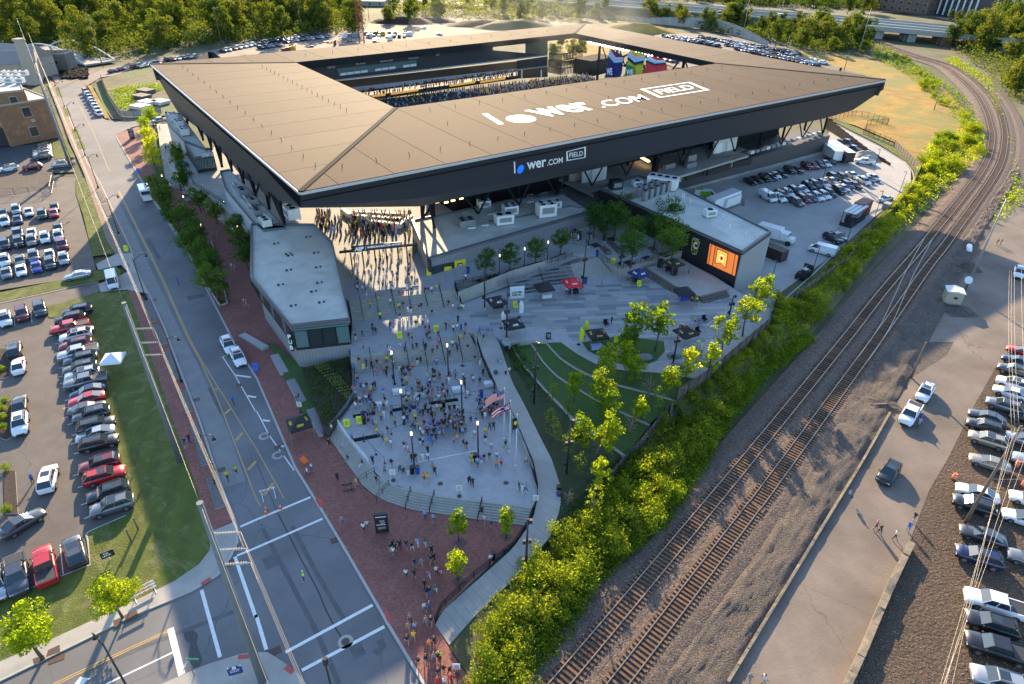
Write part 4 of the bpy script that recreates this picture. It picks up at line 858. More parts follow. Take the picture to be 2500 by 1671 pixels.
O=RF(V1(583,738),.15);text_mesh('letter','DONATOS',O,RF(V1(722,716),.15)-O,RF(V1(582,702),.15)-O,m_white,.03,.03,w2)
for q,l in((V1(385,470),'long white air handler with two fans'),(V1(260,300),'pale boxy unit'),(V1(325,380),'mid-sized silver unit')):
 hvac(q,8.6,4.0,2.0,1.6,R(-55),l,'on the far west annex roof')
for q,l,s in((V1(1330,1530),'white louvred unit nearest the pub',(2.6,1.8,1.3)),(V1(1230,1400),'dark grey fan unit',(2.2,1.6,1.0)),(V1(1060,1180),'shiny silver ducted unit',(2.8,1.8,1.4)),(V1(1180,1290),'round silver duct housing',(2.0,2.0,1.2)),(V1(1640,1440),'big white unit between truss legs',(3.4,2.4,2.2))):
 hvac(q,8.4,*s,R(-55),l,'on the west annex roof',(2,1),m_grey if 'silver' in l or 'dark' in l else None)
for q in(V1(1000,1130),V1(1080,1230),V1(1150,1330),V1(960,1080),V1(1320,1440),V1(1400,1490),V1(300,330),V1(350,420)):
 a=G(q,8.4);b=MB();b.tube([a,a+Vector((0,0,.9)),a+Vector((.9,-1.3,.9)),a+Vector((.9,-1.3,.1))],.3,8);part('duct',b,m_grey,w3 if q[0]>500 else w1)
slab('patio',Gl([V1(430,850),V1(700,810),V1(880,1290),V1(800,1252),V1(490,1062)],Zc+.03),m_conc,-.2,Zc+.03)
slab('promenade',Gl([V1(60,350),V1(190,342),V1(250,600),V1(320,1052),V1(180,1072),V1(110,700)],1.2),m_conc,-.2,1.2)
slab('planted_bank',Gl([V1(250,600),V1(330,640),V1(440,850),V1(490,1065),V1(860,1300),V1(1050,1540),(613,600),(613,585),(469,466),V1(320,1052)],1.0),mat('bed_soil',(0.04,0.055,0.02)),-.2,1.0)
sheet('planted_bank',Gl([(205+165,340),V1(60,350),V1(180,1072),V1(110,1010),V1(20,880),(373,400)],.2),m_grass2)
rails_=railing('railing',[G(q,Zc)for q in(V1(470,1000),V1(490,1062),V1(800,1252),V1(860,1300))],1.1,m_dark,None,1.4,3);thing(rails_,'black railing round the restaurant patio','railing')
# --- entrance gate sign
gp=[G(T(1,1,880,900),Zc),G(T(1,1,1385,845),Zc)];gd=(gp[1]-gp[0]).normalized();gn=Vector((gd.y,-gd.x,0))
def GQ(q,d=0):return onplane(q,gp[0]+gn*d,gn)
gate=root('entrance_gate',gp[0]);thing(gate,'dark entrance gate beam with a black sponsor sign board across the stairs top','gate')
b=MB();b.tube([GQ(T(1,1,762,748)),GQ(T(1,1,1480,675))],.17,6);b.tube([GQ(T(1,1,762,735)),GQ(T(1,1,1480,662))],.08,6);part('beam',b,m_dark,gate)
for x0,y0,x1,y1 in((868,750,884,900),(973,742,990,886),(1083,726,1100,874),(1190,718,1202,862),(1300,706,1308,850),(1385,690,1390,845)):
 a=G(T(1,1,x1,y1),Zc);tz=GQ(T(1,1,x0,y0)).z;b=MB();b.tube([a,Vector((a.x,a.y,tz))],.13,6);part('post',b,m_dark,gate)
sg=[GQ(T(1,1,*q),.25)for q in((876,748),(1336,694),(1336,648),(876,690))]
b=MB();b.prism([p-gn*.15 for p in sg],sg,cap=False);b.quad(*sg);part('sign_board',b,m_black,gate)
for body,a,c,tq in(('AEP',(902,734),(986,726),(903,699)),('AMERICAN ELECTRIC POWER',(1016,709),(1327,677),(1015,690))):
 O=GQ(T(1,1,*a),.30);text_mesh('letter',body,O,GQ(T(1,1,*c),.30)-O,GQ(T(1,1,*tq),.30)-O,m_white,.02,.05,gate)
b=MB();b.quad(*[GQ(T(1,1,*q),.29)for q in((1002,724),(1005,724),(1004,684),(1001,684))]);part('sign_rule',b,m_white,gate)
b=MB()
for k in range(14):
 a=G(T(1,1,1385+k*7,845-k*8),Zc);b.tube([a,a+Vector((0,0,2.2))],.04,4)
part('fence_panel',b,m_dark,gate)
# = RAILWAY
m_steel=mat('rail_steel',(0.30,0.24,0.19),0.35,0.15,2,metal=.8)
m_sleep=mat('sleeper_timber',(0.125,0.07,0.04),0.9,0.35,3,bump=.4,obvar=.35)
m_ball=mat('ballast',(0.13,0.092,0.07),0.95,0.2,.5,bump=1.0,bscale=6,kind='gravel',gs=7,bd=.2)
t1=[(1255,1790),T(2,3,440,1568),T(2,3,1755,0),T(3,2,0,850),T(3,2,692,0),T(3,1,1075,1080),T(3,1,1485,600),T(3,1,1952,0),T(3,0,2047,1300),T(3,0,2033,1150),T(3,0,1985,1000),T(3,0,1895,850),T(3,0,1735,700),T(3,0,1585,600),T(3,0,1300,512),T(3,0,1080,430),T(3,0,930,380)]
t2=[(1400,1790),T(2,3,975,1568),T(2,3,2170,0),T(3,2,0,1340),T(3,2,980,0),T(3,1,1450,900),T(3,1,1680,600),T(3,1,2095,0),T(3,0,2167,1300),T(3,0,2157,1150),T(3,0,2110,1000),T(3,0,2010,850),T(3,0,1840,700),T(3,0,1665,600),T(3,0,1370,512),T(3,0,1130,430),T(3,0,980,375)]
ZB=0.42
def track(pts,label,where,split=True,closer=True):
 P=smooth_path([G(q,ZB)for q in pts],.56)if not hasattr(pts[0],'z')else resample(pts,.56)
 t=root('railway_track',P[0]);thing(t,label,'railway track','tracks on the ballast bed',where,pos=P[len(P)//3])
 for s in(-.76,.76):
  b=MB();rows_mesh(ribbon(P[::2]+[P[-1]],[s-.05,s-.05,s+.05,s+.05],[.10,.29,.29,.10]),b=b);part('rail',b,m_steel,t)
 me=MB().box((0,0,.09),(2.6,.25,.2)).mesh('sleeper',[m_sleep]);rest=MB()
 for i in range(len(P)-1):
  d=P[i+1]-P[i];a=math.atan2(d.y,d.x)+math.pi/2+rng.normal()*.012;c=P[i]+Vector((0,0,rng.normal()*.012))
  if i<(300 if closer else 0):link('sleeper',me,t,c-t.location,a,(1+rng.normal()*.02,1,1))
  else:rest.box(c+Vector((0,0,.09)),(2.6,.25,.2),a)
 if rest.v:o=part('sleepers',rest,m_sleep,t);o['kind']='stuff'
 return P
TR1=track(t1,'rusty railway track nearer the bushes, its rails catching the sun',None);TR2=track(t2,'rusty railway track nearer the service road, running parallel',None)
xo=[T(3,1,1460,640),T(3,1,1370,800),T(3,1,1290,950),T(3,1,1200,1150),T(3,1,1100,1370),T(3,1,1000,1540),T(3,2,870,160)]
XO=smooth_path([G(q,ZB)for q in xo],.56)
t=root('railway_crossover',XO[0]);thing(t,'slanting crossover rails joining the two railway tracks','railway crossover')
for s in(-.76,.76):b=MB();rows_mesh(ribbon(XO,[s-.05,s-.05,s+.05,s+.05],[.10,.285,.285,.10]),b=b);part('rail',b,m_steel,t)
def bed(P,offs,zs,name,amp=.05):
 rr_=ribbon([Vector((p.x,p.y,0))for p in P],offs);rows=[]
 for r_ in rr_:
  rows.append([Vector((p.x,p.y,z+(amp*noise.noise(Vector((p.x*.9,p.y*.9,0)))+amp*.8*noise.noise(Vector((p.x*3,p.y*3,5))))*(1 if z>.1 else 0)))for p,z in zip(r_,zs)])
 b=MB();rows_mesh(rows,b=b,sm=False);f=b.f[0]
 if(Vector(b.v[f[1]])-Vector(b.v[f[0]])).cross(Vector(b.v[f[2]])-Vector(b.v[f[1]])).z<0:b.f=[q[::-1]for q in b.f]
 return struct(name,b,m_ball)
bed(TR1[::1],[-4.4,-3.3,-2.6,-1.9,-1.35,-.8,0,.8,1.35,2.0,2.6,3.2],[-.05,.2,.42,.50,.5,.47,.46,.47,.5,.46,.30,.22],'ballast')
bed(TR2[::1],[-3.4,-2.6,-2.0,-1.35,-.8,0,.8,1.35,1.9,2.6,3.3,4.2,6.5],[.24,.28,.44,.5,.47,.46,.47,.5,.48,.36,.18,.30,.02],'ballast')
# = PLANTS
def leafmat(name,c,trans=.45,tcol=(2.6,2.4,.55),ov=.22,hv=.02):return mat(name,c,0.85,.3,.9,kind='leaf',trans=trans,tcol=tcol,obvar=ov,hv=hv,spec=.12)
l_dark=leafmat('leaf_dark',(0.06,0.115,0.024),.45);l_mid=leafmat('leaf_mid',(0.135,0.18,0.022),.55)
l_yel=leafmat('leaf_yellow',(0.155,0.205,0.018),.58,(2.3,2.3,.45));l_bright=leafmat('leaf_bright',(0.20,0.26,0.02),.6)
l_dry=leafmat('leaf_dry',(0.14,0.12,0.06),.4,(1.6,1.4,.8));l_wood=leafmat('leaf_woods',(0.080,0.110,0.02),.35,ov=.4,hv=.035)
m_bark=mat('bark',(0.095,0.075,0.058),.9,.3,3,bump=.6);m_bare=mat('bare_twigs',(0.20,0.15,0.11),.9,.2,3)
def leaves_mesh(name,clumps,per,ls,seed,m,flat=.0):
 """clumps: array (n,4) centre+radius; leaf faces spread through each clump"""
 r_=np.random.default_rng(seed);C=np.repeat(clumps,per,axis=0);n=len(C)
 d=r_.normal(size=(n,3));d/=np.linalg.norm(d,axis=1)[:,None];rad=C[:,3]*(0.45+.6*r_.random(n)**.5)
 c=C[:,:3]+d*rad[:,None]*np.array([1,1,.8])
 nrm=d*.6+r_.normal(size=(n,3))*.7+np.array([0,0,.5]);nrm/=np.linalg.norm(nrm,axis=1)[:,None]
 a=np.cross(nrm,r_.normal(size=(n,3)));a/=np.linalg.norm(a,axis=1)[:,None];bb=np.cross(nrm,a)
 s=ls*(.6+.8*r_.random(n));a*=s[:,None];bb*=(s*.6)[:,None]
 V_=np.stack([c-a,c-bb+nrm*s[:,None]*.15,c+a,c+bb+nrm*s[:,None]*.15],1).reshape(-1,3)
 me=bpy.data.meshes.new(name);me.vertices.add(4*n);me.vertices.foreach_set('co',V_.ravel())
 me.loops.add(4*n);me.loops.foreach_set('vertex_index',np.arange(4*n));me.polygons.add(n);me.polygons.foreach_set('loop_start',np.arange(0,4*n,4));me.polygons.foreach_set('loop_total',np.full(n,4))
 me.materials.append(m);me.update(calc_edges=True);return me
def crown_clumps(h,r,z0,k,seed,shape='oval',cr=.3):
 r_=np.random.default_rng(seed);out=[];lob=r_.random(6)*.5+.7
 while len(out)<k:
  p=r_.normal(size=3);p/=np.linalg.norm(p);rr_=r_.random()**.4
  an=int((math.atan2(p[1],p[0])+math.pi)/(2*math.pi)*5.99);z=p[2]*rr_
  w={'oval':1.0,'cone':.55+.45*(1-(z+1)/2)*1.6,'vase':.6+.5*(z+1)/2}[shape]*lob[an]
  out.append((p[0]*rr_*r*w,p[1]*rr_*r*w,z0+(h-z0)*(z+1)/2,r*cr*(.6+.7*r_.random())))
 return np.array(out)
def trunk_mesh(h,r,z0,seed,m,tr=.14,limbs=7):
 r_=random.Random(seed);b=MB();lean=Vector((r_.uniform(-.3,.3),r_.uniform(-.3,.3),0))
 P=[Vector((0,0,0)),lean*.4+Vector((0,0,z0*.7)),lean+Vector((0,0,z0+(h-z0)*.45)),lean+Vector((.1,0,z0+(h-z0)*.9))]
 b.tube(P,[tr*1.25,tr,tr*.6,tr*.15],6)
 for k in range(limbs):
  a=k*2.4+r_.random();z=z0*.8+(h-z0)*(.05+.5*k/limbs);L=r*(.55+.35*r_.random())
  s=Vector((lean.x*z/h,lean.y*z/h,z));e=s+Vector((math.cos(a)*L,math.sin(a)*L,L*.75));b.tube([s,s.lerp(e,.5)+Vector((0,0,.1*L)),e],[tr*.45,tr*.28,tr*.08],5)
 return b.mesh('trunk',[m])
PROTO={}
def tree_proto(kind,v):
 key=(kind,v)
 if key in PROTO:return PROTO[key]
 sd=abs(hash(kind))%1000 if False else sum(map(ord,kind))*7+v
 spec=dict(street=(7,2.5,2.0,46,'oval',.30,46,.17,l_dark),grove=(9,3.4,2.8,46,'oval',.34,44,.20,l_dark),young=(6.5,1.7,1.6,34,'cone',.30,36,.17,l_bright),yellow=(7,1.8,2.0,34,'oval',.30,38,.17,l_yel),near=(8,3.1,2.2,60,'vase',.26,60,.16,l_bright),woods=(15,5.2,2.5,60,'oval',.28,60,.34,l_wood),woods2=(12,4.4,1.5,50,'cone',.28,55,.32,l_wood),shrub=(2.6,1.7,0.1,26,'oval',.36,60,.10,l_mid),shruby=(2.2,1.5,0.1,24,'oval',.36,60,.095,l_yel),thin=(6,1.2,2.0,16,'oval',.36,16,.13,l_mid),bare=(5,1.5,1.0,3,'oval',.3,6,.08,l_dry))[kind]
 h,r,z0,k,sh,cr,per,ls,m=spec
 cl=leaves_mesh('crown',crown_clumps(h,r,z0,k,sd,sh,cr),per,ls,sd,m)
 trk=trunk_mesh(h,r,z0,sd,m_bare if kind=='bare' else m_bark,.10 if kind in('thin','young','bare')else .06*r*.9,16 if kind=='bare' else 7)if 'shrub' not in kind else None
 PROTO[key]=(cl,trk,h);return PROTO[key]
TN=dict(street='street_tree',grove='shade_tree',young='young_tree',yellow='young_tree',near='street_tree',woods='woodland_tree',woods2='woodland_tree',shrub='shrub',shruby='shrub',thin='birch_sapling',bare='bare_tree')
def tree(loc,kind,label,where,group,s=1.0,v=None,sz=1.0,m=None):
 v=rng.integers(0,5)if v is None else v;cl,trk,h=tree_proto(kind,int(v));rz=rng.random()*6.28
 if trk is None:
  o=link(TN[kind],cl,None,loc,rz,(s,s*(.85+.3*rng.random()),s*sz));thing(o,label,'shrub',group,where,pos=Vector(loc));return o
 t=root(TN[kind],loc,rz);t.scale=(s,s,s*sz);thing(t,label,'tree',group,where,pos=Vector(loc))
 c=link('crown',cl,t);link('trunk',trk,t)
 if m:c.material_slots[0].link='OBJECT';c.material_slots[0].material=m
 return t
def tree_px(q,zc,kind,label,where,group,s=1.0,**k):
 h=tree_proto(kind,0)[2]*s;a=G(q,zc+h*.62);return tree((a.x,a.y,zc),kind,label,where,group,s,**k)
for q in TS(0,1,[(1500,215),(1590,370),(1690,430),(1790,560),(1850,720),(1890,840),(1945,990),(1440,150),(1740,640)]):tree_px(q,.12,'street','bushy dark green street tree','in the long planter beside the street','trees in the street planter',.95+.2*rng.random())
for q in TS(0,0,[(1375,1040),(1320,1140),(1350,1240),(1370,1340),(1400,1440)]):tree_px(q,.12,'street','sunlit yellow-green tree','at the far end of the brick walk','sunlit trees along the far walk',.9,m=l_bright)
for q in TS(0,1,[(1810,240),(1955,340),(2140,480),(2200,600),(2240,740),(1660,60)]):tree_px(q,1.0,'street','dark green tree','on the planted bank below the annexes','trees on the bank below the annexes',.9)
for q in(V1(290,650),V1(320,750),V1(345,850),V1(375,950)):tree_px(q,1.0,'street','slim dark green tree','between the promenade and the patio','trees between promenade and patio',.85)
for q in TS(2,1,[(760,400),(850,470),(1040,290),(1110,520),(1110,680),(1330,500),(1450,560),(1480,660),(1440,370),(960,400)]):tree_px(q,Zc,'grove','shady dark green tree','in the paved grove by the screen building','trees in the paved grove',.72+.18*rng.random())
for q in(V2(880,1250),V2(1150,1175),V2(1445,1110),V2(1735,1005)):tree_px(q,Zc,'street','round dark green tree','in the row in front of the store building','trees in front of the store',.78)
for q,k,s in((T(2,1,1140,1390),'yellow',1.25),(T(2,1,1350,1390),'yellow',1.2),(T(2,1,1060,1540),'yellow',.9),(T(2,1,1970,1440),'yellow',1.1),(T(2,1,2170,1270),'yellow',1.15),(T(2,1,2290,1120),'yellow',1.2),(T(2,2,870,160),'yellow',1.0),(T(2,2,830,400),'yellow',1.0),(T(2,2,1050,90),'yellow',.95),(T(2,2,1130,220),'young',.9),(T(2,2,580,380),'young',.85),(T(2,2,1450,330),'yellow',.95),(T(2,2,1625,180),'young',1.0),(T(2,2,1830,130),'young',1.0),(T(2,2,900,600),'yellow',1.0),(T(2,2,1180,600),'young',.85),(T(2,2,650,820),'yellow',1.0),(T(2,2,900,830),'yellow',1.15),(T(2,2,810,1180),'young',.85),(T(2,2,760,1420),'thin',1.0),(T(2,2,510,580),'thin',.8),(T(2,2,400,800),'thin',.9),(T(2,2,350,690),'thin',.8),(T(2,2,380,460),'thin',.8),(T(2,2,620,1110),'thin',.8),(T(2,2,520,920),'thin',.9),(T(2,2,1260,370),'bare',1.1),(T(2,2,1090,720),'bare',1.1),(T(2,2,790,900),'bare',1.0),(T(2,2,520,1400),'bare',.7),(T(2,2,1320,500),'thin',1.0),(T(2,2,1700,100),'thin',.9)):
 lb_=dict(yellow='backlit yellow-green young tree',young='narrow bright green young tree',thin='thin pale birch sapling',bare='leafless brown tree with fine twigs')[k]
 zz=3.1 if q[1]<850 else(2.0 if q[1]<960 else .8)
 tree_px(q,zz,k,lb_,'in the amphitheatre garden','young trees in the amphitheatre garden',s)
for q,l in((T(1,3,1850,90),'bright green young tree at the foot of the curved steps, left of its twin'),(T(1,3,2290,60),'bright green young tree at the foot of the curved steps near the path'),(T(1,3,1840,440),'yellow-green young tree alone on the brick plaza near the railing')):tree_px(q,.12,'young',l,None,'plaza trees',.75)
tree_px(T(0,3,1020,760),.1,'near','bright green tree beside the striped barricade',None,'trees on the corner',.72,v=1);tree_px(T(0,3,225,1085),.1,'near','largest bright green tree at the corner sidewalk',None,'trees on the corner',.88,v=2)
for q in TS(0,2,[(30,265),(35,550),(35,625),(35,705),(35,805),(55,1170),(60,1560)]):tree(tuple(G(q)),'shruby','tuft of yellow-green ornamental grass','in a parking lot island','grass tufts in the parking islands',.45)
def scatter(poly,n,kinds,label,where,group,s0,s1,z=0,seed=0,w=None):
 P=Gl(poly,z);r_=random.Random(seed);xs=[p.x for p in P];ys=[p.y for p in P];k=0;tries=0
 while k<n and tries<n*60:
  tries+=1;x,y=r_.uniform(min(xs),max(xs)),r_.uniform(min(ys),max(ys))
  if not inside(P,x,y):continue
  kd=r_.choices(kinds,w)[0]if w else r_.choice(kinds);tree((x,y,z),kd,label[kd]if isinstance(label,dict)else label,where,group,r_.uniform(s0,s1));k+=1
LW={'woods':'tall round deciduous tree','woods2':'narrower deciduous tree'}
scatter([(-40,160),(-40,30),(260,10),(560,5),(870,5),(880,80),(640,105),(420,125),(250,150),(215,150),(120,120)],130,['woods','woods2'],LW,'in the woodland beyond the bridge and the back road','woodland behind the stadium',.9,1.75,seed=1)
scatter([(940,60),(960,20),(1240,10),(1350,22),(1500,35),(1480,52),(1340,52),(1250,60),(1130,45),(990,62)],26,['woods2','woods'],LW,'behind the dirt mounds','trees behind the dirt mounds',.6,1.05,seed=2)
scatter([(1500,40),(1850,60),(2090,80),(2100,118),(2130,135),(1990,138),(1900,118),(1800,90),(1640,62)],40,['woods2','woods'],LW,'on the highway embankment','trees on the highway embankment',.6,1.2,seed=3)
scatter([(1380,0),(1600,-6),(2060,-4),(2140,28),(2120,38),(1880,25),(1650,5)],30,['woods','woods2'],LW,'beyond the highway','trees beyond the highway',.7,1.1,seed=4)
scatter([(2420,70),(2560,50),(2700,200),(2600,300),(2480,250),(2440,200),(2400,165),(2310,135),(2290,110),(2350,100)],50,['woods','woods2'],LW,'right of the curving tracks','woodland right of the tracks',.9,1.6,seed=5)
scatter([(2370,65),(2480,65),(2600,60),(2300,50)],10,['woods2'],LW,'beside the far bridge','trees beside the far bridge',.5,.8,seed=6)
LS={'shrub':'leafy green shrub','shruby':'sunlit yellow-green shrub'}
belt_near=[(1130,1700),(1170,1580),(1260,1440),(1345,1330),(1385,1280),(1480,1205),(1580,1080),(1800,880),(1890,770),(2010,670),(2130,555),(2230,450),(2280,440),(2190,560),(2070,695),(1970,810),(1860,900),(1760,1030),(1670,1190),(1615,1285),(1515,1360),(1425,1430),(1330,1570),(1260,1700)]
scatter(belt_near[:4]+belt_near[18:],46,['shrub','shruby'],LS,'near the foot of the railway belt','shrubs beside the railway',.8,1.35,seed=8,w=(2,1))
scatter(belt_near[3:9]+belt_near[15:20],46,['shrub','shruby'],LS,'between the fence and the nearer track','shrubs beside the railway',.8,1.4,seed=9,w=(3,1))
scatter(belt_near[8:16],34,['shrub'],LS,'in the shaded belt below the service yard','shrubs beside the railway',.8,1.3,seed=10)
scatter([(2236,392),(2270,345),(2350,330),(2385,310),(2400,380),(2330,440),(2260,440)],26,['shrub','shruby'],LS,'inside the bend of the tracks','shrubs inside the track bend',1.0,1.6,seed=11)
scatter([(2150,118),(2230,160),(2310,210),(2370,265),(2395,330),(2340,330),(2300,270),(2220,190),(2150,140)],26,['shrub','shruby'],LS,'along the far bend of the tracks','shrubs along the far bend',.8,1.3,seed=12)
def cover(name,poly,n,size,ls,m,label,z=0.0,seed=1,h=.7,per=9,hz=None):
 P=Gl(poly,z);xs=[p.x for p in P];ys=[p.y for p in P];r_=np.random.default_rng(seed);C=[]
 while len(C)<n:
  x,y=r_.uniform(min(xs),max(xs)),r_.uniform(min(ys),max(ys))
  if inside(P,x,y):
   hh=h*(.5+1.0*max(0,noise.noise(Vector((x*.25,y*.25,seed)))+.5));C.append((x,y,z+hh*r_.random()+(hz(x,y)if hz else 0),size*(.5+r_.random())))
 me=leaves_mesh(name,np.array(C),per,ls,seed,m);o=link(name,me);o['kind']='stuff';o['label']=label;o['category']='plants';return o
cover('undergrowth',belt_near,3400,.7,.11,l_mid,'dense green undergrowth between the fence and the railway ballast',h=1.2,seed=3,per=16);cover('undergrowth',belt_near,1700,.55,.10,l_bright,'brighter green weeds mixed through the railway belt',h=1.7,seed=41,per=16);cover('undergrowth',belt_near,500,.5,.09,l_dry,'dry brown stems among the railway weeds',h=1.8,seed=42,per=10)
cover('undergrowth',[(2236,400),(2280,345),(2390,310),(2405,380),(2340,430),(2190,570),(2100,650),(2240,450)],900,.9,.22,l_yel,'bright green weeds inside the bend of the tracks',h=1.2,seed=4,per=12)
cover('undergrowth',[(2140,105),(2230,155),(2310,205),(2375,265),(2400,335),(2360,335),(2310,265),(2220,190),(2130,140)],700,1.0,.25,l_mid,'low weeds following the far bend of the tracks',h=1.2,seed=5,per=12)
cover('undergrowth',[(2420,200),(2460,330),(2500,500),(2420,560),(2480,420),(2450,300),(2400,215),(2300,145),(2330,140)],700,.9,.22,l_yel,'low weeds outside the bend of the tracks',h=.7,seed=6,per=10)
edge=[(1310,1650),(1400,1560),(1445,1440),(1530,1365),(1640,1275),(1690,1200),(1770,1050),(1870,920),(1990,830),(1960,815),(1850,900),(1750,1030),(1640,1180),(1590,1270),(1500,1340),(1400,1420),(1310,1560),(1260,1660)]
cover('undergrowth',edge,2600,.6,.12,l_yel,'yellow-green weeds on the edge of the ballast',h=.9,seed=7,per=12)
cover('ground_cover',[(1369,1254),(1367,1182),(1349,1124),(1314,1057),(1285,996),(1250,932),(1222,840),(1252,850),(1290,905),(1350,985),(1410,1030),(1520,1115),(1480,1170),(1400,1290)],2300,.32,.11,l_dark,'low green ground cover on the bank beside the path',z=0.5,h=.5,seed=8,per=9,hz=lambda x,y:max(0,min(1.6,(y-62)*.07)))
gb=Gl([(742,895),(852,868),(862,980),(822,1035),(800,1060)],0)
sheet('garden_bed',Gl([(735,899),(852,872),(862,980),(845,1005),(822,1034),(805,1065),(790,1050)],1.4),m_mulch)
slab('lawn',Gl([(655,836),(668,838),(737,897),(800,1045),(797,1062),(740,1010)],.5),m_grass2,-.2,.5)
cover('garden_plants',[(735,902),(850,876),(860,980),(840,1000),(818,1030),(790,1045)],900,.22,.08,l_dark,'low dark planting in the garden bed below the pub',z=1.4,h=.3,seed=9,per=8)
mt_=leaves_mesh('tuft',crown_clumps(.4,.22,0,4,1,cr=.5),14,.07,4,leafmat('tuft_pale',(.22,.24,.10),.3));mt_.name='garden_tuft'
for i in range(5):
 for j in range(15):
  q=T(1,2,545+j*22+i*24,225+j*23-i*6+(i*1.5)*j*.15);a=G(q,1.5)
  if i*22+j*23+545<870:o=link('garden_tuft',mt_,None,a,j);thing(o,'pale round garden tuft','garden plant','rows of pale tufts in the garden bed','in the rows below the pub',pos=a)
cover('ground_cover',[V1(250,620),V1(330,660),V1(440,870),V1(485,1075),V1(860,1320),V1(1040,1540),(613,595),(469,470),V1(330,1060)],700,.35,.14,l_dark,'dark planting on the bank below the annexes',z=1.0,h=.4,seed=10,per=8)
cover('ground_cover',TS(0,1,[(1420,250),(1480,240),(1660,560),(1940,650),(1930,700),(2085,1220),(2020,1240),(1890,1060)]),700,.3,.13,l_dark,'green planting filling the street planter',z=.2,h=.4,seed=11,per=8)
cover('undergrowth',TS(0,0,[(1010,830),(1150,800),(1470,770),(1490,830),(1250,900),(1230,1000),(1100,1010)]),500,.7,.22,l_yel,'bright weeds on the vacant plot',h=.6,seed=12,per=9)
wall('planter_kerb',Gl(TS(0,1,[(1430,300),(1570,500),(1680,660),(1840,970),(2020,1245),(2085,1222),(1940,655)]),0),0,.45,.2,m_curb)
0 and cover('meadow_tufts',[T(3,0,*q)for q in((300,480),(1000,560),(1600,800),(1700,950),(1650,1200),(1300,1250),(950,1000),(1050,780),(600,640))],900,.5,.2,l_dry,'dry golden grass tufts across the meadow',h=.4,seed=13,per=6)
ek=[G(q,3.0)for q in(T(2,2,1490,535),T(2,2,1800,335),T(2,1,2344,1440),T(3,1,80,1182),T(3,1,10,1120))]
ek=resample(ek,1.5);rb_=ribbon([Vector((p.x,p.y,0))for p in ek],[-.2,2.0,4.2]);sgn=1 if rb_[3][2].x>rb_[3][0].x else-1
if sgn<0:rb_=ribbon([Vector((p.x,p.y,0))for p in ek],[.2,-2.0,-4.2])
b=MB();rows_mesh([[Vector((r[0].x,r[0].y,2.98)),Vector((r[1].x,r[1].y,1.7)),Vector((r[2].x,r[2].y,0))]for r in rb_],b=b,sm=True)
b.f=[f if(Vector(b.v[f[1]])-Vector(b.v[f[0]])).cross(Vector(b.v[f[2]])-Vector(b.v[f[1]])).z>0 else f[::-1]for f in b.f]
struct('bank',b,m_ground)
r9=np.random.default_rng(77);C9=[]
for r in rb_:
 for k in range(26):
  t=r9.random();p=r[0].lerp(r[2],t);C9.append((p.x+r9.normal()*.5,p.y+r9.normal()*.5,3.0*(1-t)+.5*r9.random(),.35+.4*r9.random()))
o=link('undergrowth',leaves_mesh('undergrowth',np.array(C9),16,.13,78,l_mid));o['kind']='stuff';o['label']='green growth covering the bank below the park plaza edge';o['category']='plants'
for i in range(2,len(rb_)-1,2):tree(tuple(rb_[i][0].lerp(rb_[i][1],.5)+Vector((0,0,2.2))),'shrub','leafy green shrub','on the bank below the park plaza edge','shrubs on the plaza bank',.75)
for q in((380,470),(640,430),(560,440),(450,380)):a=G(T(2,0,*q),5);tree((a.x,a.y,.3),'woods2','dark tree','seen through the open corner of the bowl','trees behind the open corner',.75)
# = VEHICLES
def paint(name,c,metal=.3,rough=.32):return mat('paint_'+name,c,rough,0.0,metal=metal,spec=.5,coat=.6)
PAINT={'white':paint('white',(.70,.71,.72),0,.35),'silver':paint('silver',(.42,.43,.44),.6),'grey':paint('grey',(.17,.18,.19),.5),'dark grey':paint('dgrey',(.075,.08,.088),.5),'black':paint('black',(.018,.018,.02),.2),'red':paint('red',(.42,.018,.02),.2),'dark red':paint('dred',(.16,.012,.016),.3),'blue':paint('blue',(.025,.04,.30),.3),'navy':paint('navy',(.015,.025,.075),.4),'gold':paint('gold',(.38,.33,.24),.5),'dark green':paint('dgreen',(.06,.075,.065),.4),'tan':paint('tan',(.30,.27,.22),.4),'green':paint('lime',(.25,.48,.03),0)}
m_tyre=mat('tyre_rubber',(.02,.02,.02),.85,.1,5);m_rim=mat('wheel_rim',(.38,.38,.40),.35,0,metal=.8);m_cg=mat('car_glass',(.022,.035,.042),.05,0,spec=.9)
m_hl=mat('headlight_glass',(.75,.78,.8),.15,0);m_tl=mat('tail_light_red',(.35,.01,.01),.3,0);m_pl=mat('black_plastic',(.03,.03,.032),.6,0)
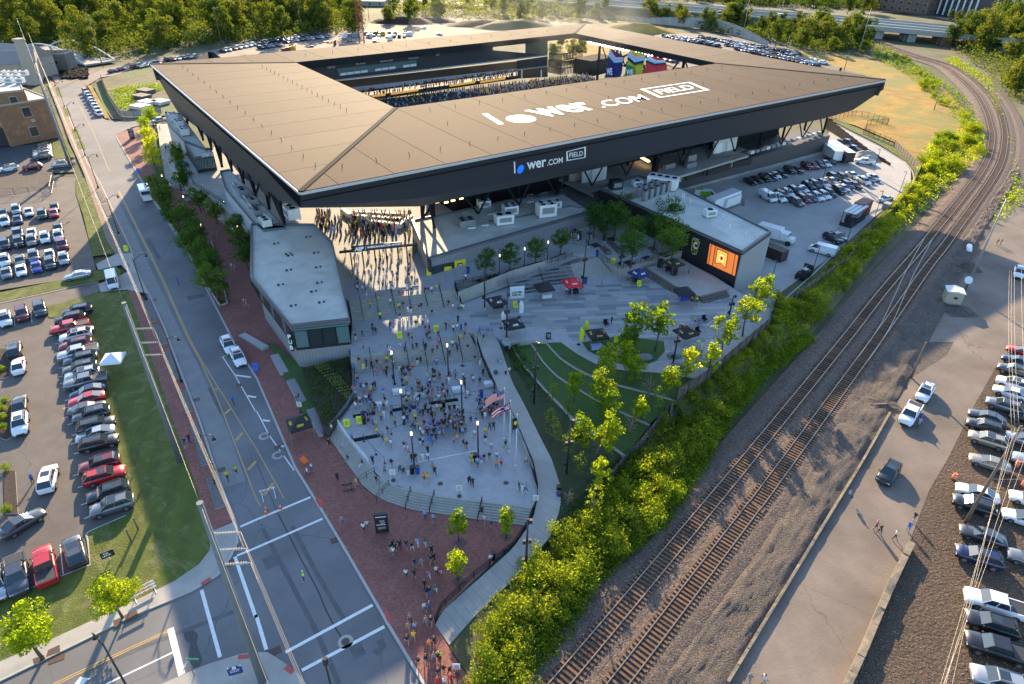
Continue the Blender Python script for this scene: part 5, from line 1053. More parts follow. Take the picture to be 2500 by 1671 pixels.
BODY={'sedan':dict(L=4.75,W=.91,st=[(2.37,.62,.38,.60),(2.28,.80,.28,.70),(1.9,.88,.22,.80),(1.0,.91,.20,.93),(.2,.91,.19,.96),(-1.0,.91,.19,.98),(-1.7,.90,.20,1.02),(-2.2,.84,.26,.98),(-2.37,.70,.38,.85)],cab=[(1.05,.80,.93),(.25,.66,1.40),(-.9,.66,1.43),(-1.85,.78,1.02)]),'suv':dict(L=4.75,W=.95,st=[(2.36,.68,.42,.72),(2.26,.86,.32,.95),(1.7,.93,.26,1.04),(1.0,.95,.24,1.10),(0,.95,.24,1.12),(-1.4,.95,.24,1.14),(-2.2,.91,.28,1.14),(-2.37,.80,.42,1.0)],cab=[(1.15,.84,1.08),(.45,.72,1.66),(-1.7,.72,1.70),(-2.28,.80,1.14)]),'van':dict(L=5.7,W=1.0,st=[(2.85,.74,.45,.85),(2.7,.92,.34,1.12),(2.1,.98,.28,1.2),(1,1.0,.26,1.25),(-2.6,1.0,.26,1.25),(-2.85,.96,.4,1.25)],cab=[(2.2,.90,1.18),(1.45,.86,2.1),(-2.7,.88,2.15),(-2.84,.93,1.25)]),'pickup':dict(L=5.8,W=1.0,st=[(2.9,.74,.50,.85),(2.78,.92,.40,1.08),(2.2,.98,.34,1.14),(1.4,1.0,.32,1.18),(-.9,1.0,.32,1.18),(-2.8,1.0,.34,1.16),(-2.9,.97,.5,1.14)],cab=[(1.5,.88,1.16),(.85,.76,1.82),(-.75,.76,1.86),(-1.0,.86,1.16)]),}
def car_body(kind):
 s=BODY[kind];b=MB();rows=[]
 for x,w,z0,z1 in s['st']:
  zm=(z0+z1)/2;rows.append([Vector((x,-w*.86,z0)),Vector((x,-w,zm*.95)),Vector((x,-w*.97,z1-.07)),Vector((x,-w*.88,z1)),Vector((x,0,z1+.025)),Vector((x,w*.88,z1)),Vector((x,w*.97,z1-.07)),Vector((x,w,zm*.95)),Vector((x,w*.86,z0))])
 rows_mesh(rows,b=b,sm=True)
 for r_,flip in((rows[0],True),(rows[-1],False)):
  o=list(range(9));b.add(r_,[tuple(o[::-1]if flip else o)])
 b.add([r[0]for r in rows]+[r[-1]for r in rows],[(i,i+1,len(rows)+i+1,len(rows)+i)for i in range(len(rows)-1)],1)
 c=s['cab'];R_=[[Vector((x,-w,z)),Vector((x,w,z))]for x,w,z in c]
 th=.05
 b.prism([R_[1][0]+Vector((0,0,-th)),R_[2][0]+Vector((0,0,-th)),R_[2][1]+Vector((0,0,-th)),R_[1][1]+Vector((0,0,-th))][::-1],[R_[1][0]+Vector((-.06,.03,th*.4)),R_[2][0]+Vector((.06,.03,th*.4)),R_[2][1]+Vector((.06,-.03,th*.4)),R_[1][1]+Vector((-.06,-.03,th*.4))][::-1])
 for sd in(0,1):
  y=-1 if sd==0 else 1
  for(i,j)in((0,1),(3,2)):b.tube([R_[i][sd],R_[j][sd]],.045,4,sm=False)
  for f in((.48,)if kind in('sedan','pickup')else(.42,.8)):
   lo=R_[0][sd].lerp(R_[3][sd],f*.9+.05);hi=R_[1][sd].lerp(R_[2][sd],f);b.tube([lo,hi],.045,4,sm=False)
 if kind=='pickup':
  for y in(-.93,.93):b.box((-1.95,y,1.2),(1.8,.1,.12))
  b.box((-1.92,0,1.19),(1.72,1.66,.02),mi=1)
 b.f=[f for f in b.f]
 return b
def car_windows(kind):
 c=BODY[kind]['cab'];R_=[[Vector((x,-w*.985,z)),Vector((x,w*.985,z))]for x,w,z in c];out=[]
 b=MB();b.quad(R_[0][0],R_[0][1],R_[1][1],R_[1][0]);out.append(('windscreen',b))
 if kind!='van':b=MB();b.quad(R_[3][1],R_[3][0],R_[2][0],R_[2][1]);out.append(('rear_window',b))
 if kind=='van':
  b=MB();b.quad(R_[3][1],R_[3][0],R_[2][0],R_[2][1]);out.append(('rear_panel',b))
  for sd in(0,1):
   m0=R_[0][sd].lerp(R_[3][sd],.3);m1=R_[1][sd].lerp(R_[2][sd],.16);b=MB();b.quad(R_[0][sd],m0,m1,R_[1][sd]);out.append(('side_window',b));b=MB();b.quad(m0,R_[3][sd],R_[2][sd],m1);out.append(('side_panel',b))
 else:
  for sd in(0,1):b=MB();b.quad(R_[0][sd],R_[3][sd],R_[2][sd],R_[1][sd]);out.append(('side_window',b))
 return out
CARP={}
def car_parts(kind):
 if kind in CARP:return CARP[kind]
 s=BODY[kind];P=[('body',car_body(kind).mesh('body',[PAINT['white'],m_pl]),(0,0,0),True)]
 for n_,b in car_windows(kind):P.append((n_,b.mesh(n_,[PAINT['white']if 'panel' in n_ else m_cg]),(0,0,0),'panel' in n_))
 L,W_=s['L'],s['W'];wr=.35 if kind in('sedan',)else .40
 wm=MB().tube([(0,-.11,0),(0,.11,0)],wr,14,sm=False).mesh('wheel',[m_tyre]);rm=MB().tube([(0,-.125,0),(0,.125,0)],wr*.6,10,sm=False).mesh('rim',[m_rim])
 P.append(('wheels',(wm,rm),[(x*L*f,y*(W_-.09),wr)for x,f in((1,.30),(-1,.29))for y in(-1,1)],False))
 z=s['st'][1][3]-.13
 hm=MB().box((0,0,0),(.16,.34,.13)).mesh('headlight',[m_hl]);tm=MB().box((0,0,0),(.10,.28,.22)).mesh('tail_light',[m_tl])
 P.append(('headlights',hm,[(L/2-.13,y*W_*.68,z-.04)for y in(-1,1)],False));P.append(('tail_lights',tm,[(-L/2+.07,y*W_*.76,z+.02)for y in(-1,1)],False))
 gm=MB().box((0,0,0),(.06,W_*1.0,.2)).mesh('grille',[m_pl]);P.append(('grilles',gm,[(L/2-.02,0,.5)],False))
 mm=MB().box((0,0,0),(.14,.18,.12)).mesh('mirror',[m_pl]);P.append(('mirrors',mm,[(s['cab'][0][0]-.18,y*(W_+.06),s['cab'][0][2]+.1)for y in(-1,1)],False))
 if kind=='suv':rm_=MB().box((-.6,0,0),(2.0,.05,.05)).mesh('roof_rail',[m_pl]);P.append(('roof_rails',rm_,[(0,y*.66,1.75)for y in(-1,1)],False));sm_=MB().box((0,0,0),(.9,.95,.012)).mesh('sunroof',[m_cg]);P.append(('sunroofs',sm_,[(-.15,0,1.705)],False))
 CARP[kind]=P;return P
KN=dict(sedan='car',suv='suv',van='van',pickup='pickup_truck');CN=dict(sedan='car',suv='SUV',van='van',pickup='pickup truck')
def setmat(o,m,i=0):o.material_slots[i].link='OBJECT';o.material_slots[i].material=m
SMALL={}
def small_mesh(kind):
 if kind in SMALL:return SMALL[kind]
 b=car_body(kind);b.m=[0 if x==0 else 2 for x in b.m]
 for n_,w in car_windows(kind):b.add(w.v,w.f,0 if 'panel' in n_ else 1)
 s=BODY[kind]
 for x in(.30,-.29):
  for y in(-1,1):b.tube([(x*s['L'],y*(s['W']-.2),.36),(x*s['L'],y*(s['W']+.02),.36)],.36,8,mi=2,sm=False)
 me=b.mesh(KN[kind],[PAINT['white'],m_cg,m_tyre]);SMALL[kind]=me;return me
def car(q,kind,colr,where,group,heading=None,to=None,z=0.0,far=False,desc=None,zc=.8):
 p=G(q,z+zc);p.z=z
 if to is not None:d=G(to,z+zc)-p;heading=math.atan2(d.y,d.x)
 lab=(desc or '%s %s'%(colr,CN[kind]))
 if far:
  o=link(KN[kind],small_mesh(kind),None,p,heading);setmat(o,PAINT[colr]);thing(o,lab,'car' if kind!='van' else 'van',group,where,pos=p);return o
 t=root(KN[kind],p,heading);thing(t,lab,{'sedan':'car','suv':'car','van':'van','pickup':'pickup truck'}[kind],group,where,pos=p)
 for n_,me,loc,colrd in car_parts(kind):
  if n_=='wheels':
   for l in loc:w=link('wheel',me[0],t,l);link('rim',me[1],w)
  elif isinstance(loc,list):
   for l in loc:link(n_[:-1],me,t,l)
  else:
   o=link(n_,me,t)
   if colrd:setmat(o,PAINT[colr])
 return t
hL=math.atan2(*((G(T(0,2,765,1280))-G(T(0,2,1145,1170))).yx))
rowL=[('t',1,705,1275,'suv','navy'),('t',1,640,1345,'suv','black'),('t',1,640,1425,'pickup','red'),('t',1,710,1470,'sedan','dark grey'),('t',1,690,1500,'suv','white'),('t',2,690,15,'suv','dark red'),('t',2,715,90,'pickup','silver'),('t',2,735,150,'suv','dark grey'),('t',2,730,230,'suv','dark grey'),('t',2,750,290,'suv','silver'),('t',2,785,350,'pickup','grey'),('t',2,800,440,'sedan','navy'),('t',2,790,510,'sedan','red'),('t',2,795,595,'sedan','dark grey'),('t',2,835,655,'suv','dark grey'),('t',2,880,750,'suv','black'),('t',2,870,830,'sedan','silver'),('t',2,905,915,'suv','black'),('t',2,910,1110,'suv','dark red'),('t',2,955,1215,'suv','red'),('t',2,990,1370,'suv','black'),('t',2,1025,1490,'suv','grey')]
for i,(_,r_,x,y,k,c)in enumerate(rowL):car(T(0,r_,x,y),k,c,'in the long row beside the lawn','cars parked beside the lawn',heading=hL+rng.normal()*.02+(math.pi if i in(13,17,15,19)else 0))
for x,y,c,k,r_,flip in((130,60,'dark grey','suv',2,0),(165,205,'white','sedan',2,0),(175,560,'black','sedan',2,0),(180,740,'white','suv',2,1)):car(T(0,r_,x,y),k,c,'beside the planted islands','cars beside the planted islands',to=T(0,r_,x+(-14 if flip else 14)*.2,y+(90 if flip else-90)))
car(T(0,2,435,1245),'suv','white','driving up the parking lot aisle','cars moving in the left lot',to=T(0,2,460,1120),desc='white SUV with a ribbed roof');car(T(0,3,200,80),'sedan','dark grey','driving in the lot aisle below the man in blue','cars moving in the left lot',to=T(0,3,330,0),desc='dark grey wagon')
for x,y,c,k,tx,ty in((680,340,'dark grey','suv',640,200),(410,480,'red','pickup',385,350),(155,560,'dark grey','pickup',175,700),(-40,650,'silver','suv',-30,780)):car(T(0,3,x,y),k,c,'on the lower lawn edge','cars parked against the lower lawn',to=T(0,3,tx,ty))
for x,y,c,k in((45,1350,'white','suv'),(200,1300,'dark red','suv'),(362,1258,'dark grey','suv')):car(T(0,1,x,y),k,c,'in the short row by the lot entrance','cars by the lot entrance',to=T(0,1,x+25,y+110))
for x,y,c,k in((145,350,'silver','suv'),(157,438,'navy','sedan'),(25,380,'black','sedan'),(42,455,'white','suv'),(260,368,'white','sedan'),(382,392,'dark green','suv'),(497,325,'black','sedan'),(487,378,'red','sedan'),(162,565,'grey','pickup'),(167,645,'black','suv'),(287,560,'white','sedan'),(287,632,'tan','suv'),(42,668,'black','suv'),(410,608,'white','suv'),(527,515,'black','sedan'),(532,590,'white','suv'),(567,665,'dark red','pickup'),(42,815,'white','suv'),(180,812,'grey','sedan'),(307,775,'grey','suv'),(450,757,'white','sedan'),(582,800,'silver','suv'),(55,925,'grey','sedan'),(190,900,'white','sedan'),(330,870,'blue','sedan'),(456,840,'dark green','suv')):
 car(T(0,1,x,y),k,c,'in the upper left lot','cars in the upper left lot',to=T(0,1,x+18,y+95))
car(T(0,1,705,948),'sedan','silver','parked sideways on the grass strip','cars in the upper left lot',to=T(0,1,600,968));
def livery(t,kind,c,z0=.7,z1=1.0,L=3.0,W_=1.01):
 for s in(-1,1):b=MB();b.box((0,s*W_,(z0+z1)/2),(L,.02,z1-z0));part('stripe',b,c,t,world=False)
car(T(0,1,1030,1005),'van','white','leaving the lot across the driveway apron','vans',to=T(0,1,1045,1080),desc='white van')
for x,y in((380,1340),(383,1362),(385,1385),(388,1412),(390,1435)):car(T(0,0,x,y),'suv',['black','dark grey','silver','white','dark grey'][int((y-1335)/24)],'beside the brick building','cars beside the brick building',heading=hL+.05)
car(T(0,0,575,1500),'pickup','silver','at the foot of the brick building lawn','cars beside the brick building',heading=hL);car(T(0,0,295,1525),'suv','dark red','in the open below the brick building','cars beside the brick building',heading=hL);car(T(0,0,75,1540),'suv','white','at the photo edge below the brick building','cars beside the brick building',heading=hL+.2)
for i,(x,y)in enumerate(((785,835),(802,864),(820,891),(836,920),(850,947),(870,975),(890,1006),(905,1040))):car(T(0,0,x,y),'suv',['red','white','navy','white','blue','white','white','white'][i],'in the slanted row on the far street','cars slanted on the far street',to=T(0,0,x+60,y+40))
car(T(0,0,1462,1103),'pickup','silver','behind the street tree near the ramp top','street cars',to=T(0,0,1400,1115));car(T(0,0,1030,648),'sedan','black','on the back road','street cars',to=T(0,0,1100,630));car(T(0,0,1105,630),'sedan','dark red','on the back road','street cars',to=T(0,0,1180,612))
for x,y in((2090,20),(2178,132)):
 t=car(T(0,2,x,y),'suv','white','with a light bar parked at the brick kerb','patrol vehicles',to=T(0,2,x+45,y+90),desc='white patrol SUV');b=MB();b.box((.1,0,1.78),(.3,1.1,.12));part('light_bar',b,m_pl,t,world=False)
t=root('minibus',G(T(0,1,1345,250),.0));d=G(T(0,1,1365,300))-t.location;t.rotation_euler=(0,0,math.atan2(d.y,d.x));thing(t,'white and green minibus driving down the shaded street','bus')
b=MB();b.box((-.5,0,1.65),(5.2,2.3,2.5));b.box((2.5,0,1.0),(1.2,2.0,1.2));part('body',b,PAINT['white'],t,world=False);b=MB();b.box((-.5,0,.95),(5.22,2.34,.7));part('stripe',b,PAINT['green'],t,world=False)
b=MB();b.box((2.11,0,1.95),(.06,2.0,1.0));part('windscreen',b,m_cg,t,world=False);b=MB();b.box((-.5,0,2.1),(4.6,2.36,.7));part('side_window',b,m_cg,t,world=False)
for x in(1.9,-2.1):
 for y in(-.95,.95):w=link('wheel',CARP['van'][-5][1][0]if False else MB().tube([(0,-.14,0),(0,.14,0)],.42,12,sm=False).mesh('wheel',[m_tyre]),t,(x,y,.42))
car(T(3,2,1440,455),'suv','white','following the pickup on the service road','vehicles on the service road',to=T(3,2,1385,545));car(T(3,2,1305,650),'pickup','white','with two people at its door on the service road','vehicles on the service road',to=T(3,2,1250,740));car(T(3,2,1110,1190),'suv','black','driving alone on the service road','vehicles on the service road',to=T(3,2,1040,1290));car(T(3,1,2300,925),'suv','white','alone on the dusty pavement','vehicles on the service road',to=T(3,1,2290,1000))
for x,y,c,k,r_ in((2340,80,'red','sedan',2),(2300,165,'navy','sedan',2),(2260,255,'dark grey','suv',2),(2255,378,'white','suv',2),(2230,455,'white','sedan',2),(2165,575,'grey','suv',2),(2010,675,'dark grey','sedan',2),(1990,770,'black','suv',2),(2015,890,'gold','suv',2),(2035,1095,'tan','sedan',2),(1920,1370,'white','sedan',2),(1890,1485,'black','suv',2),(2390,690,'black','sedan',2),(2360,885,'silver','sedan',2),(2420,1090,'silver','suv',2),(2420,1440,'white','sedan',2),(1970,195,'dark grey','sedan',3),(1935,395,'navy','suv',3),(2090,830,'white','pickup',3),(2050,1010,'black','suv',3),(2110,1240,'black','pickup',3),(2120,1530,'silver','suv',3),(2360,45,'white','sedan',3),(2420,420,'grey','sedan',3)):
 car(T(3,r_,x,y),k,c,'in the dirt lot','cars in the dirt lot on the right',to=T(3,r_,x-100,y-32))
def yrow(L,where,group,to=(-60,-34),T_=V3,z=0.02):
 for x,y,c,k in L:car(T_(x,y),k,c,where,group,to=T_(x+to[0],y+to[1]),z=z)
yrow([(1495,632,'black','sedan'),(1555,615,'black','sedan'),(1632,603,'black','suv'),(1695,590,'dark grey','sedan'),(1728,572,'white','sedan'),(1790,562,'black','sedan'),(1870,528,'black','suv'),(1945,522,'black','sedan'),(2035,488,'dark red','suv'),(2100,483,'dark red','sedan'),(2160,472,'dark grey','sedan'),(2212,462,'white','sedan'),(2262,438,'black','sedan')],'along the plinth of the dark wall','cars along the dark wall',(60,34))
yrow([(1770,793,'white','suv'),(1790,763,'black','suv'),(1850,748,'white','suv'),(1915,722,'dark grey','suv'),(1965,715,'grey','sedan'),(1990,703,'white','sedan'),(2050,680,'black','suv'),(2108,663,'dark grey','suv'),(2190,658,'white','suv'),(2272,628,'silver','sedan')],'in the middle block of the service yard','cars in the yard middle block',(60,34))
yrow([(600,52,'black','suv'),(682,55,'black','suv'),(775,33,'white','sedan'),(880,90,'white','suv'),(918,70,'dark grey','sedan'),(970,55,'silver','sedan')],'in the middle block of the service yard','cars in the yard middle block',(60,34),lambda x,y:T(3,1,x,y))
yrow([(265,280,'grey','suv'),(322,250,'dark red','suv'),(385,240,'dark grey','sedan'),(450,232,'white','suv'),(512,218,'white','suv'),(562,198,'black','suv'),(650,175,'black','suv'),(690,150,'silver','sedan'),(722,125,'dark grey','suv'),(800,125,'black','sedan')],'in the front row of the service yard','cars in the yard front row',(60,34),lambda x,y:T(3,1,x,y))
yrow([(1085,245,'white','sedan')],'alone near the yard kerb','cars near the yard kerb',(60,-20),lambda x,y:T(3,1,x,y));yrow([(640,590,'dark grey','sedan'),(595,612,'black','suv')],'near the white van by the yard kerb','cars near the yard kerb',(80,40),lambda x,y:T(3,1,x,y))
car(T(3,1,498,722),'van','white','by the kerb below the black SUV','vans',to=T(3,1,420,700),z=.02,desc='white cargo van');car(V3(1660,785),'van','white','at the corner of the parked block','vans',to=V3(1740,830),z=.02,desc='tall white van')
t=car(V3(1062,765),'van','white','behind the screen building','vans',to=V3(1130,770),z=.02,desc='green and white van');livery(t,'van',PAINT['green'],.5,2.0,2.6);b=MB();b.box((-1.6,0,2.16),(1.8,1.5,.03));part('roof_panel',b,PAINT['green'],t,world=False)
car(T(3,0,720,1305),'pickup','dark grey','by the curved ramp wall','trucks by the curved ramp',to=T(3,0,790,1325));car(T(3,0,775,1362),'pickup','dark grey','by the curved ramp wall','trucks by the curved ramp',to=T(3,0,850,1380));car(T(3,0,885,1478),'pickup','white','by the sand pile','trucks by the curved ramp',to=T(3,0,820,1470))
def boxthing(name,label,cat,q,to,z,L,Wd,H_,m,parts=(),lift=0.0,group=None,where=None):
 p=G(q,z+H_/2);p.z=z;d=G(to,z+H_/2)-p;t=root(name,p,math.atan2(d.y,d.x));thing(t,label,cat,group,where)
 b=MB();b.box((0,0,lift+H_/2),(L,Wd,H_));part('body',b,m,t,world=False)
 for n_,c_,s_,m_ in parts:b=MB();b.box(c_,s_);part(n_,b,m_,t,world=False)
 return t
wh4=[('wheel',(x,y,.45),(.9,.3,.9),m_tyre)for x in(-3.5,-2.4)for y in(-1,1)]
boxthing('box_trailer','long white production trailer with a slide-out side behind the screen building','trailer',V3(1230,835),V3(1400,770),.02,11,2.6,2.9,PAINT['white'],wh4+[('slide_out',(1.5,-1.7,1.9),(6,.9,2.2),m_whitebox),('step_ladder',(5.6,-2.6,.9),(.8,.9,1.8),m_grey)],.6)
boxthing('semi_trailer','white semi trailer backed against the yard end wall','trailer',T(3,0,560,1400),T(3,0,520,1370),.02,12,2.6,2.8,PAINT['white'],wh4,.9);boxthing('semi_trailer','black-sided semi trailer with a white roof beside the curved ramp','trailer',T(3,0,660,1415),T(3,0,600,1375),.02,12,2.6,2.8,m_black,wh4+[('roof_sheet',(0,0,3.75),(12,2.5,.08),PAINT['white'])],.9)
t=boxthing('box_truck','white box truck with a bonneted cab nosing out behind the screen building','truck',T(3,1,15,575),T(3,1,120,605),.02,5.2,2.4,2.3,PAINT['white'],[('cab',(3.5,0,1.7),(1.6,2.2,1.7),PAINT['white']),('bonnet',(4.9,0,1.2),(1.3,1.9,.9),PAINT['white']),('windscreen',(4.31,0,2.1),(.06,1.9,.7),m_cg)]+[('wheel',(x,y,.5),(1,.3,1),m_tyre)for x in(-1.6,4.6)for y in(-1,1)],.8)
m_rust=mat('red_container',(.16,.035,.03),.6,.15,2);m_brown=mat('brown_steel',(.055,.03,.025),.6,.2,2)
t=boxthing('shipping_container','dark brown slatted container beside the screen building','container',T(3,1,40,735),T(3,1,100,760),.02,6,2.4,2.4,m_brown)
for k in range(14):b=MB();b.box((-2.8+k*.43,-1.23,1.2),(.12,.06,2.2));part('rib',b,m_brown,t,world=False)
boxthing('container_stage','mobile stage trailer with a striped silver roof in the yard','stage trailer',T(3,1,775,450),T(3,1,880,380),.02,8.5,2.8,.9,m_black,[('roof_sheet',(0,0,3.3),(8,3.0,.12),m_grey)]+[('post',(x,y,2.1),(.14,.14,2.4),m_black)for x in(-4,4)for y in(-1.3,1.3)]+[('roof_strip',(0,y,3.38),(8,.5,.04),m_whitebox)for y in(-1,0,1)]+[('speaker_stack',(-2.5,.4,1.7),(1.2,1,1.6),m_black),('equipment_box',(1.5,0,1.6),(2.2,1.6,1.2),m_grey)])
boxthing('shipping_container','dark red container behind the mobile stage trailer','container',T(3,1,860,340),T(3,1,930,300),.02,5,2.5,3.6,m_rust)
boxthing('utility_cabinet','pale green utility cabinet on the grass behind the yard kerb','cabinet',T(3,1,1090,322),T(3,1,1110,310),.05,2.0,1.6,1.7,mat('cabinet_green',(.25,.30,.28),.6,.05,1),[('cabinet_door',(-1.01,0,.9),(.03,1.3,1.4),m_grey)])
boxthing('telehandler','black telescopic forklift parked at the yard kerb','forklift',T(3,1,320,955),T(3,1,400,900),.02,3.2,1.6,1.0,m_black,[('cab',(-.4,-.3,1.6),(1.2,.9,1.2),m_cg),('boom',(.8,.5,1.5),(4.0,.35,.35),m_black),('carriage',(2.9,.4,1.2),(.3,1.8,1.3),m_pl)]+[('wheel',(x,y,.45),(.9,.35,.9),m_tyre)for x in(-1.1,1.1)for y in(-.8,.8)],.5)
# ---- far lots: small copies
def farrow(a,c,n_,where,group,kinds='ssusup',z=0.0,hd=None,jit=.12):
 A_,C_=G(a,.8),G(c,.8);d=C_-A_;base_h=math.atan2(d.y,d.x)+math.pi/2 if hd is None else hd
 for i in range(n_):
  if rng.random()<.07:continue
  p=A_.lerp(C_,(i+.5)/n_);p.z=z+.03;k={'s':'sedan','u':'suv','p':'pickup'}[kinds[rng.integers(0,len(kinds))]];c_=['white','silver','black','dark grey','grey','navy','dark red','white','black','tan'][rng.integers(0,10)]
  o=link(KN[k],small_mesh(k),None,p,base_h+rng.normal()*.03+(math.pi if rng.random()<.5 else 0));setmat(o,PAINT[c_]);thing(o,'%s %s'%(c_,CN[k]),'car',group,where,pos=p)
E1=T
for a,c,n_ in(((1390,322),(1850,400),20),((1710,335),(2344,440),22),((1960,405),(2344,470),12),((1480,345),(1900,420),14),((2050,440),(2344,500),9)):farrow(T(2,0,*a),T(2,0,*c),n_,'in the far lot behind the right roof wing','cars in the far right lot')
for a,c,n_ in(((10,440),(190,465),5),((10,480),(440,565),12),((10,505),(470,600),12),((120,470),(300,500),4)):farrow(T(3,0,*a),T(3,0,*c),n_,'at the near end of the far right lot','cars in the far right lot')
for a,c,n_ in(((1450,480),(1790,590),11),((1200,470),(1760,575),16),((1150,480),(1500,560),9)):farrow(T(2,0,*a),T(2,0,*c),n_,'seen beneath the right roof wing','cars in the far right lot')
for a,c,n_ in(((2010,470),(2344,400),7),((1500,550),(1800,510),6),((1190,612),(1460,575),5)):farrow(T(0,0,*a),T(0,0,*c),n_,'along the back road','cars along the back road')
for a,c,n_ in(((0,410),(560,300),12),((20,395),(330,340),7),((250,385),(660,330),9),((20,440),(260,400),5),((1010,330),(1380,330),8),((980,305),(1300,300),6)):farrow(T(1,0,*a),T(1,0,*c),n_,'behind the left roof wing','cars in the far left lot')
for q,c_,k in((T(2,0,795,68),'black','suv'),(T(2,0,1910,110),'black','sedan'),(T(3,0,430,160),'white','van'),(T(3,0,120,140),'silver','suv'),(T(3,0,290,190),'white','sedan'),(T(3,0,885,185),'white','sedan'),(T(0,0,1630,20),'white','sedan'),(T(3,0,265,483),'dark grey','suv'),(T(3,0,510,572),'white','suv')):car(q,k,c_,'on the far highway' if q[1]<60 else 'at the end of the far right lot','highway traffic' if q[1]<60 else 'cars in the far right lot',heading=-.25,far=True,z=6.3 if(q[1]<60)else 0)
def stripe(name,pts,w,m,z):b=MB();rows_mesh(ribbon([G(q,z)for q in pts],[-w/2,w/2]),b=b);return struct(name,b,m)
for a,c in(((-20,-190),(0,0)),):
 pass
for i,(_,r_,x,y,k,c)in enumerate(rowL[::1]):
 p0=G(T(0,r_,x,y+45),0);hd=Vector((math.cos(hL),math.sin(hL),0));b=MB();rows_mesh(ribbon([p0-hd*2.5+Vector((0,0,.012)),p0+hd*2.9+Vector((0,0,.012))],[-.06,.06]),b=b);struct('stall_line',b,m_paint)
for a,c in(((130,1310),(135,1420)),((283,1285),(292,1385))):stripe('stall_line',[T(0,1,*a),T(0,1,*c)],.1,m_paint,.012)
for a,c in(((550,290),(578,560)),((320,460),(330,660)),((60,600),(70,770))):stripe('stall_line',[T(0,3,*a),T(0,3,*c)],.1,m_paint,.012)
zp=.012
for L,w in(([T(0,3,2200,125),T(0,3,2344,62),T(1,2,500,1418)],.3),([T(0,3,2170,390),T(0,3,2344,318),T(1,3,0,318),T(1,3,610,52)],.3),([T(1,3,420,1440),T(1,3,1175,1040)],.35),([T(1,3,270,1275),T(1,3,1068,842)],.35),([T(0,3,2150,400),T(0,3,2344,960),T(1,3,0,930),T(1,3,95,1250)],.35),([T(0,3,1845,705),T(0,3,2015,1320)],.35),([T(0,3,1560,1055),T(0,3,1665,1480)],.6),([T(0,3,970,1568),T(0,3,1585,1275)],.18)):stripe('road_marking',L,w,m_paint,zp)
for L,w in(([T(0,3,480,1568),T(0,3,1000,1320),T(0,3,1535,1075)],.12),([T(0,3,500,1578),T(0,3,1010,1335),T(0,3,1535,1090)],.12),([T(0,1,1090,180),T(0,1,1250,500),T(0,1,1480,960),T(0,1,1740,1540),T(0,2,1860,190),T(0,2,2344,970),T(1,2,0,970),T(1,2,255,1425)],.14),([T(0,1,1080,180),T(0,1,1240,500),T(0,1,1465,960),T(0,1,1725,1540),T(0,2,1845,190),T(0,2,2010,560),T(0,2,2344,1430),T(1,2,40,1500)],.14),([T(0,0,1000,1568),T(0,0,850,1200),T(0,0,690,900)],.12)):stripe('lane_line',L,w,m_yel,zp)
for a,c in(((1970,440),(1990,420)),((2055,660),(2110,610)),((2160,900),(2220,830)),((2270,1170),(2344,1090))):stripe('lane_line',[T(0,2,*a),T(0,2,*c)],.4,m_yel,zp+.004)
stripe('lane_line',[T(1,2,70,1400),T(1,2,160,1290)],.4,m_yel,zp+.004)
for L,w in(([T(0,2,2035,130),T(0,2,2150,300),T(0,2,2344,640),T(1,2,0,620),T(1,2,120,850),T(1,2,350,1175)],.14),([T(0,2,2035,132),T(0,2,2090,118)],.14),([T(0,2,2145,300),T(0,2,2295,320)],.35),([T(0,2,2265,490),T(0,2,2344,505)],.35),([T(1,2,60,712),T(1,2,125,722)],.35),([T(1,2,205,950),T(1,2,258,955)],.3)):stripe('road_marking',L,w,m_paint,zp)
b=MB();aq=[G(T(0,3,*q),.013)for q in((680,1568),(735,1500),(835,1515),(790,1535),(765,1568),(720,1620),(660,1640))];b.add(ccw(aq),tess(ccw(aq)));struct('road_marking',b,m_paint)
for Q in([(540,1440),(590,1415),(630,1490),(585,1515)],):sheet('crossing_pad',Gl(TS(1,2,Q),Zk+.012),m_redpad)
sheet('crossing_pad',Gl(TS(1,3,[(1170,910),(1195,880),(1250,975),(1205,1000)]),Zk+.012),m_redpad)
for Q in([(1835,640),(1920,588),(1940,610),(1855,668)],[(2180,1300),(2285,1290),(2280,1332),(2178,1340)]):sheet('crossing_pad',Gl(TS(0,3,Q),Zk+.012),m_redpad)
sheet('crossing_pad',Gl(TS(1,3,[(250,1425),(290,1388),(355,1445),(320,1480)]),Zk+.012),m_redpad)
for q,r0 in((T(1,2,75,860),.75),(T(1,2,200,1035),.8),(T(1,3,820,1178),.75)):
 a=G(q,.012);b=MB();b.add([a+Vector((math.cos(t)*r0,math.sin(t)*r0,0))for t in[i*math.pi/12 for i in range(24)]],[tuple(range(24))]);struct('manhole_collar',b,m_conc);b=MB();a=a+Vector((0,0,.006));b.add([a+Vector((math.cos(t)*r0*.55,math.sin(t)*r0*.55,0))for t in[i*math.pi/12 for i in range(24)]],[tuple(range(24))]);struct('manhole_cover',b,m_asph if r0>.75 or q[1]<1300 else m_iron)
for q,w in((T(1,3,725,250),1),(T(1,3,160,1270),1.4),(T(0,3,2095,465),1.2),(T(0,2,1800,525),.9),(T(0,2,2025,1168),1),(T(1,2,200,962),.8),(T(0,2,2190,393),.8),(T(0,1,575*0+1410,1180),.9),(T(0,3,520,1330),1.3)):
 a=G(q,.02);b=MB();b.box((a.x,a.y,.02),(w,.8,.02),R(28));struct('storm_drain',b,m_iron)
for q in(T(1,1,1230,1427),T(1,2,1688,1295),T(1,2,2290,1288),T(1,2,1890,215)):
 z_=Zm if q[1]<830 else Zp;a=G(q,z_+.01);b=MB();b.add([a+Vector((math.cos(t)*.35,math.sin(t)*.35,0))for t in[i*math.pi/8 for i in range(16)]],[tuple(range(16))]);struct('manhole_cover',b,m_iron)
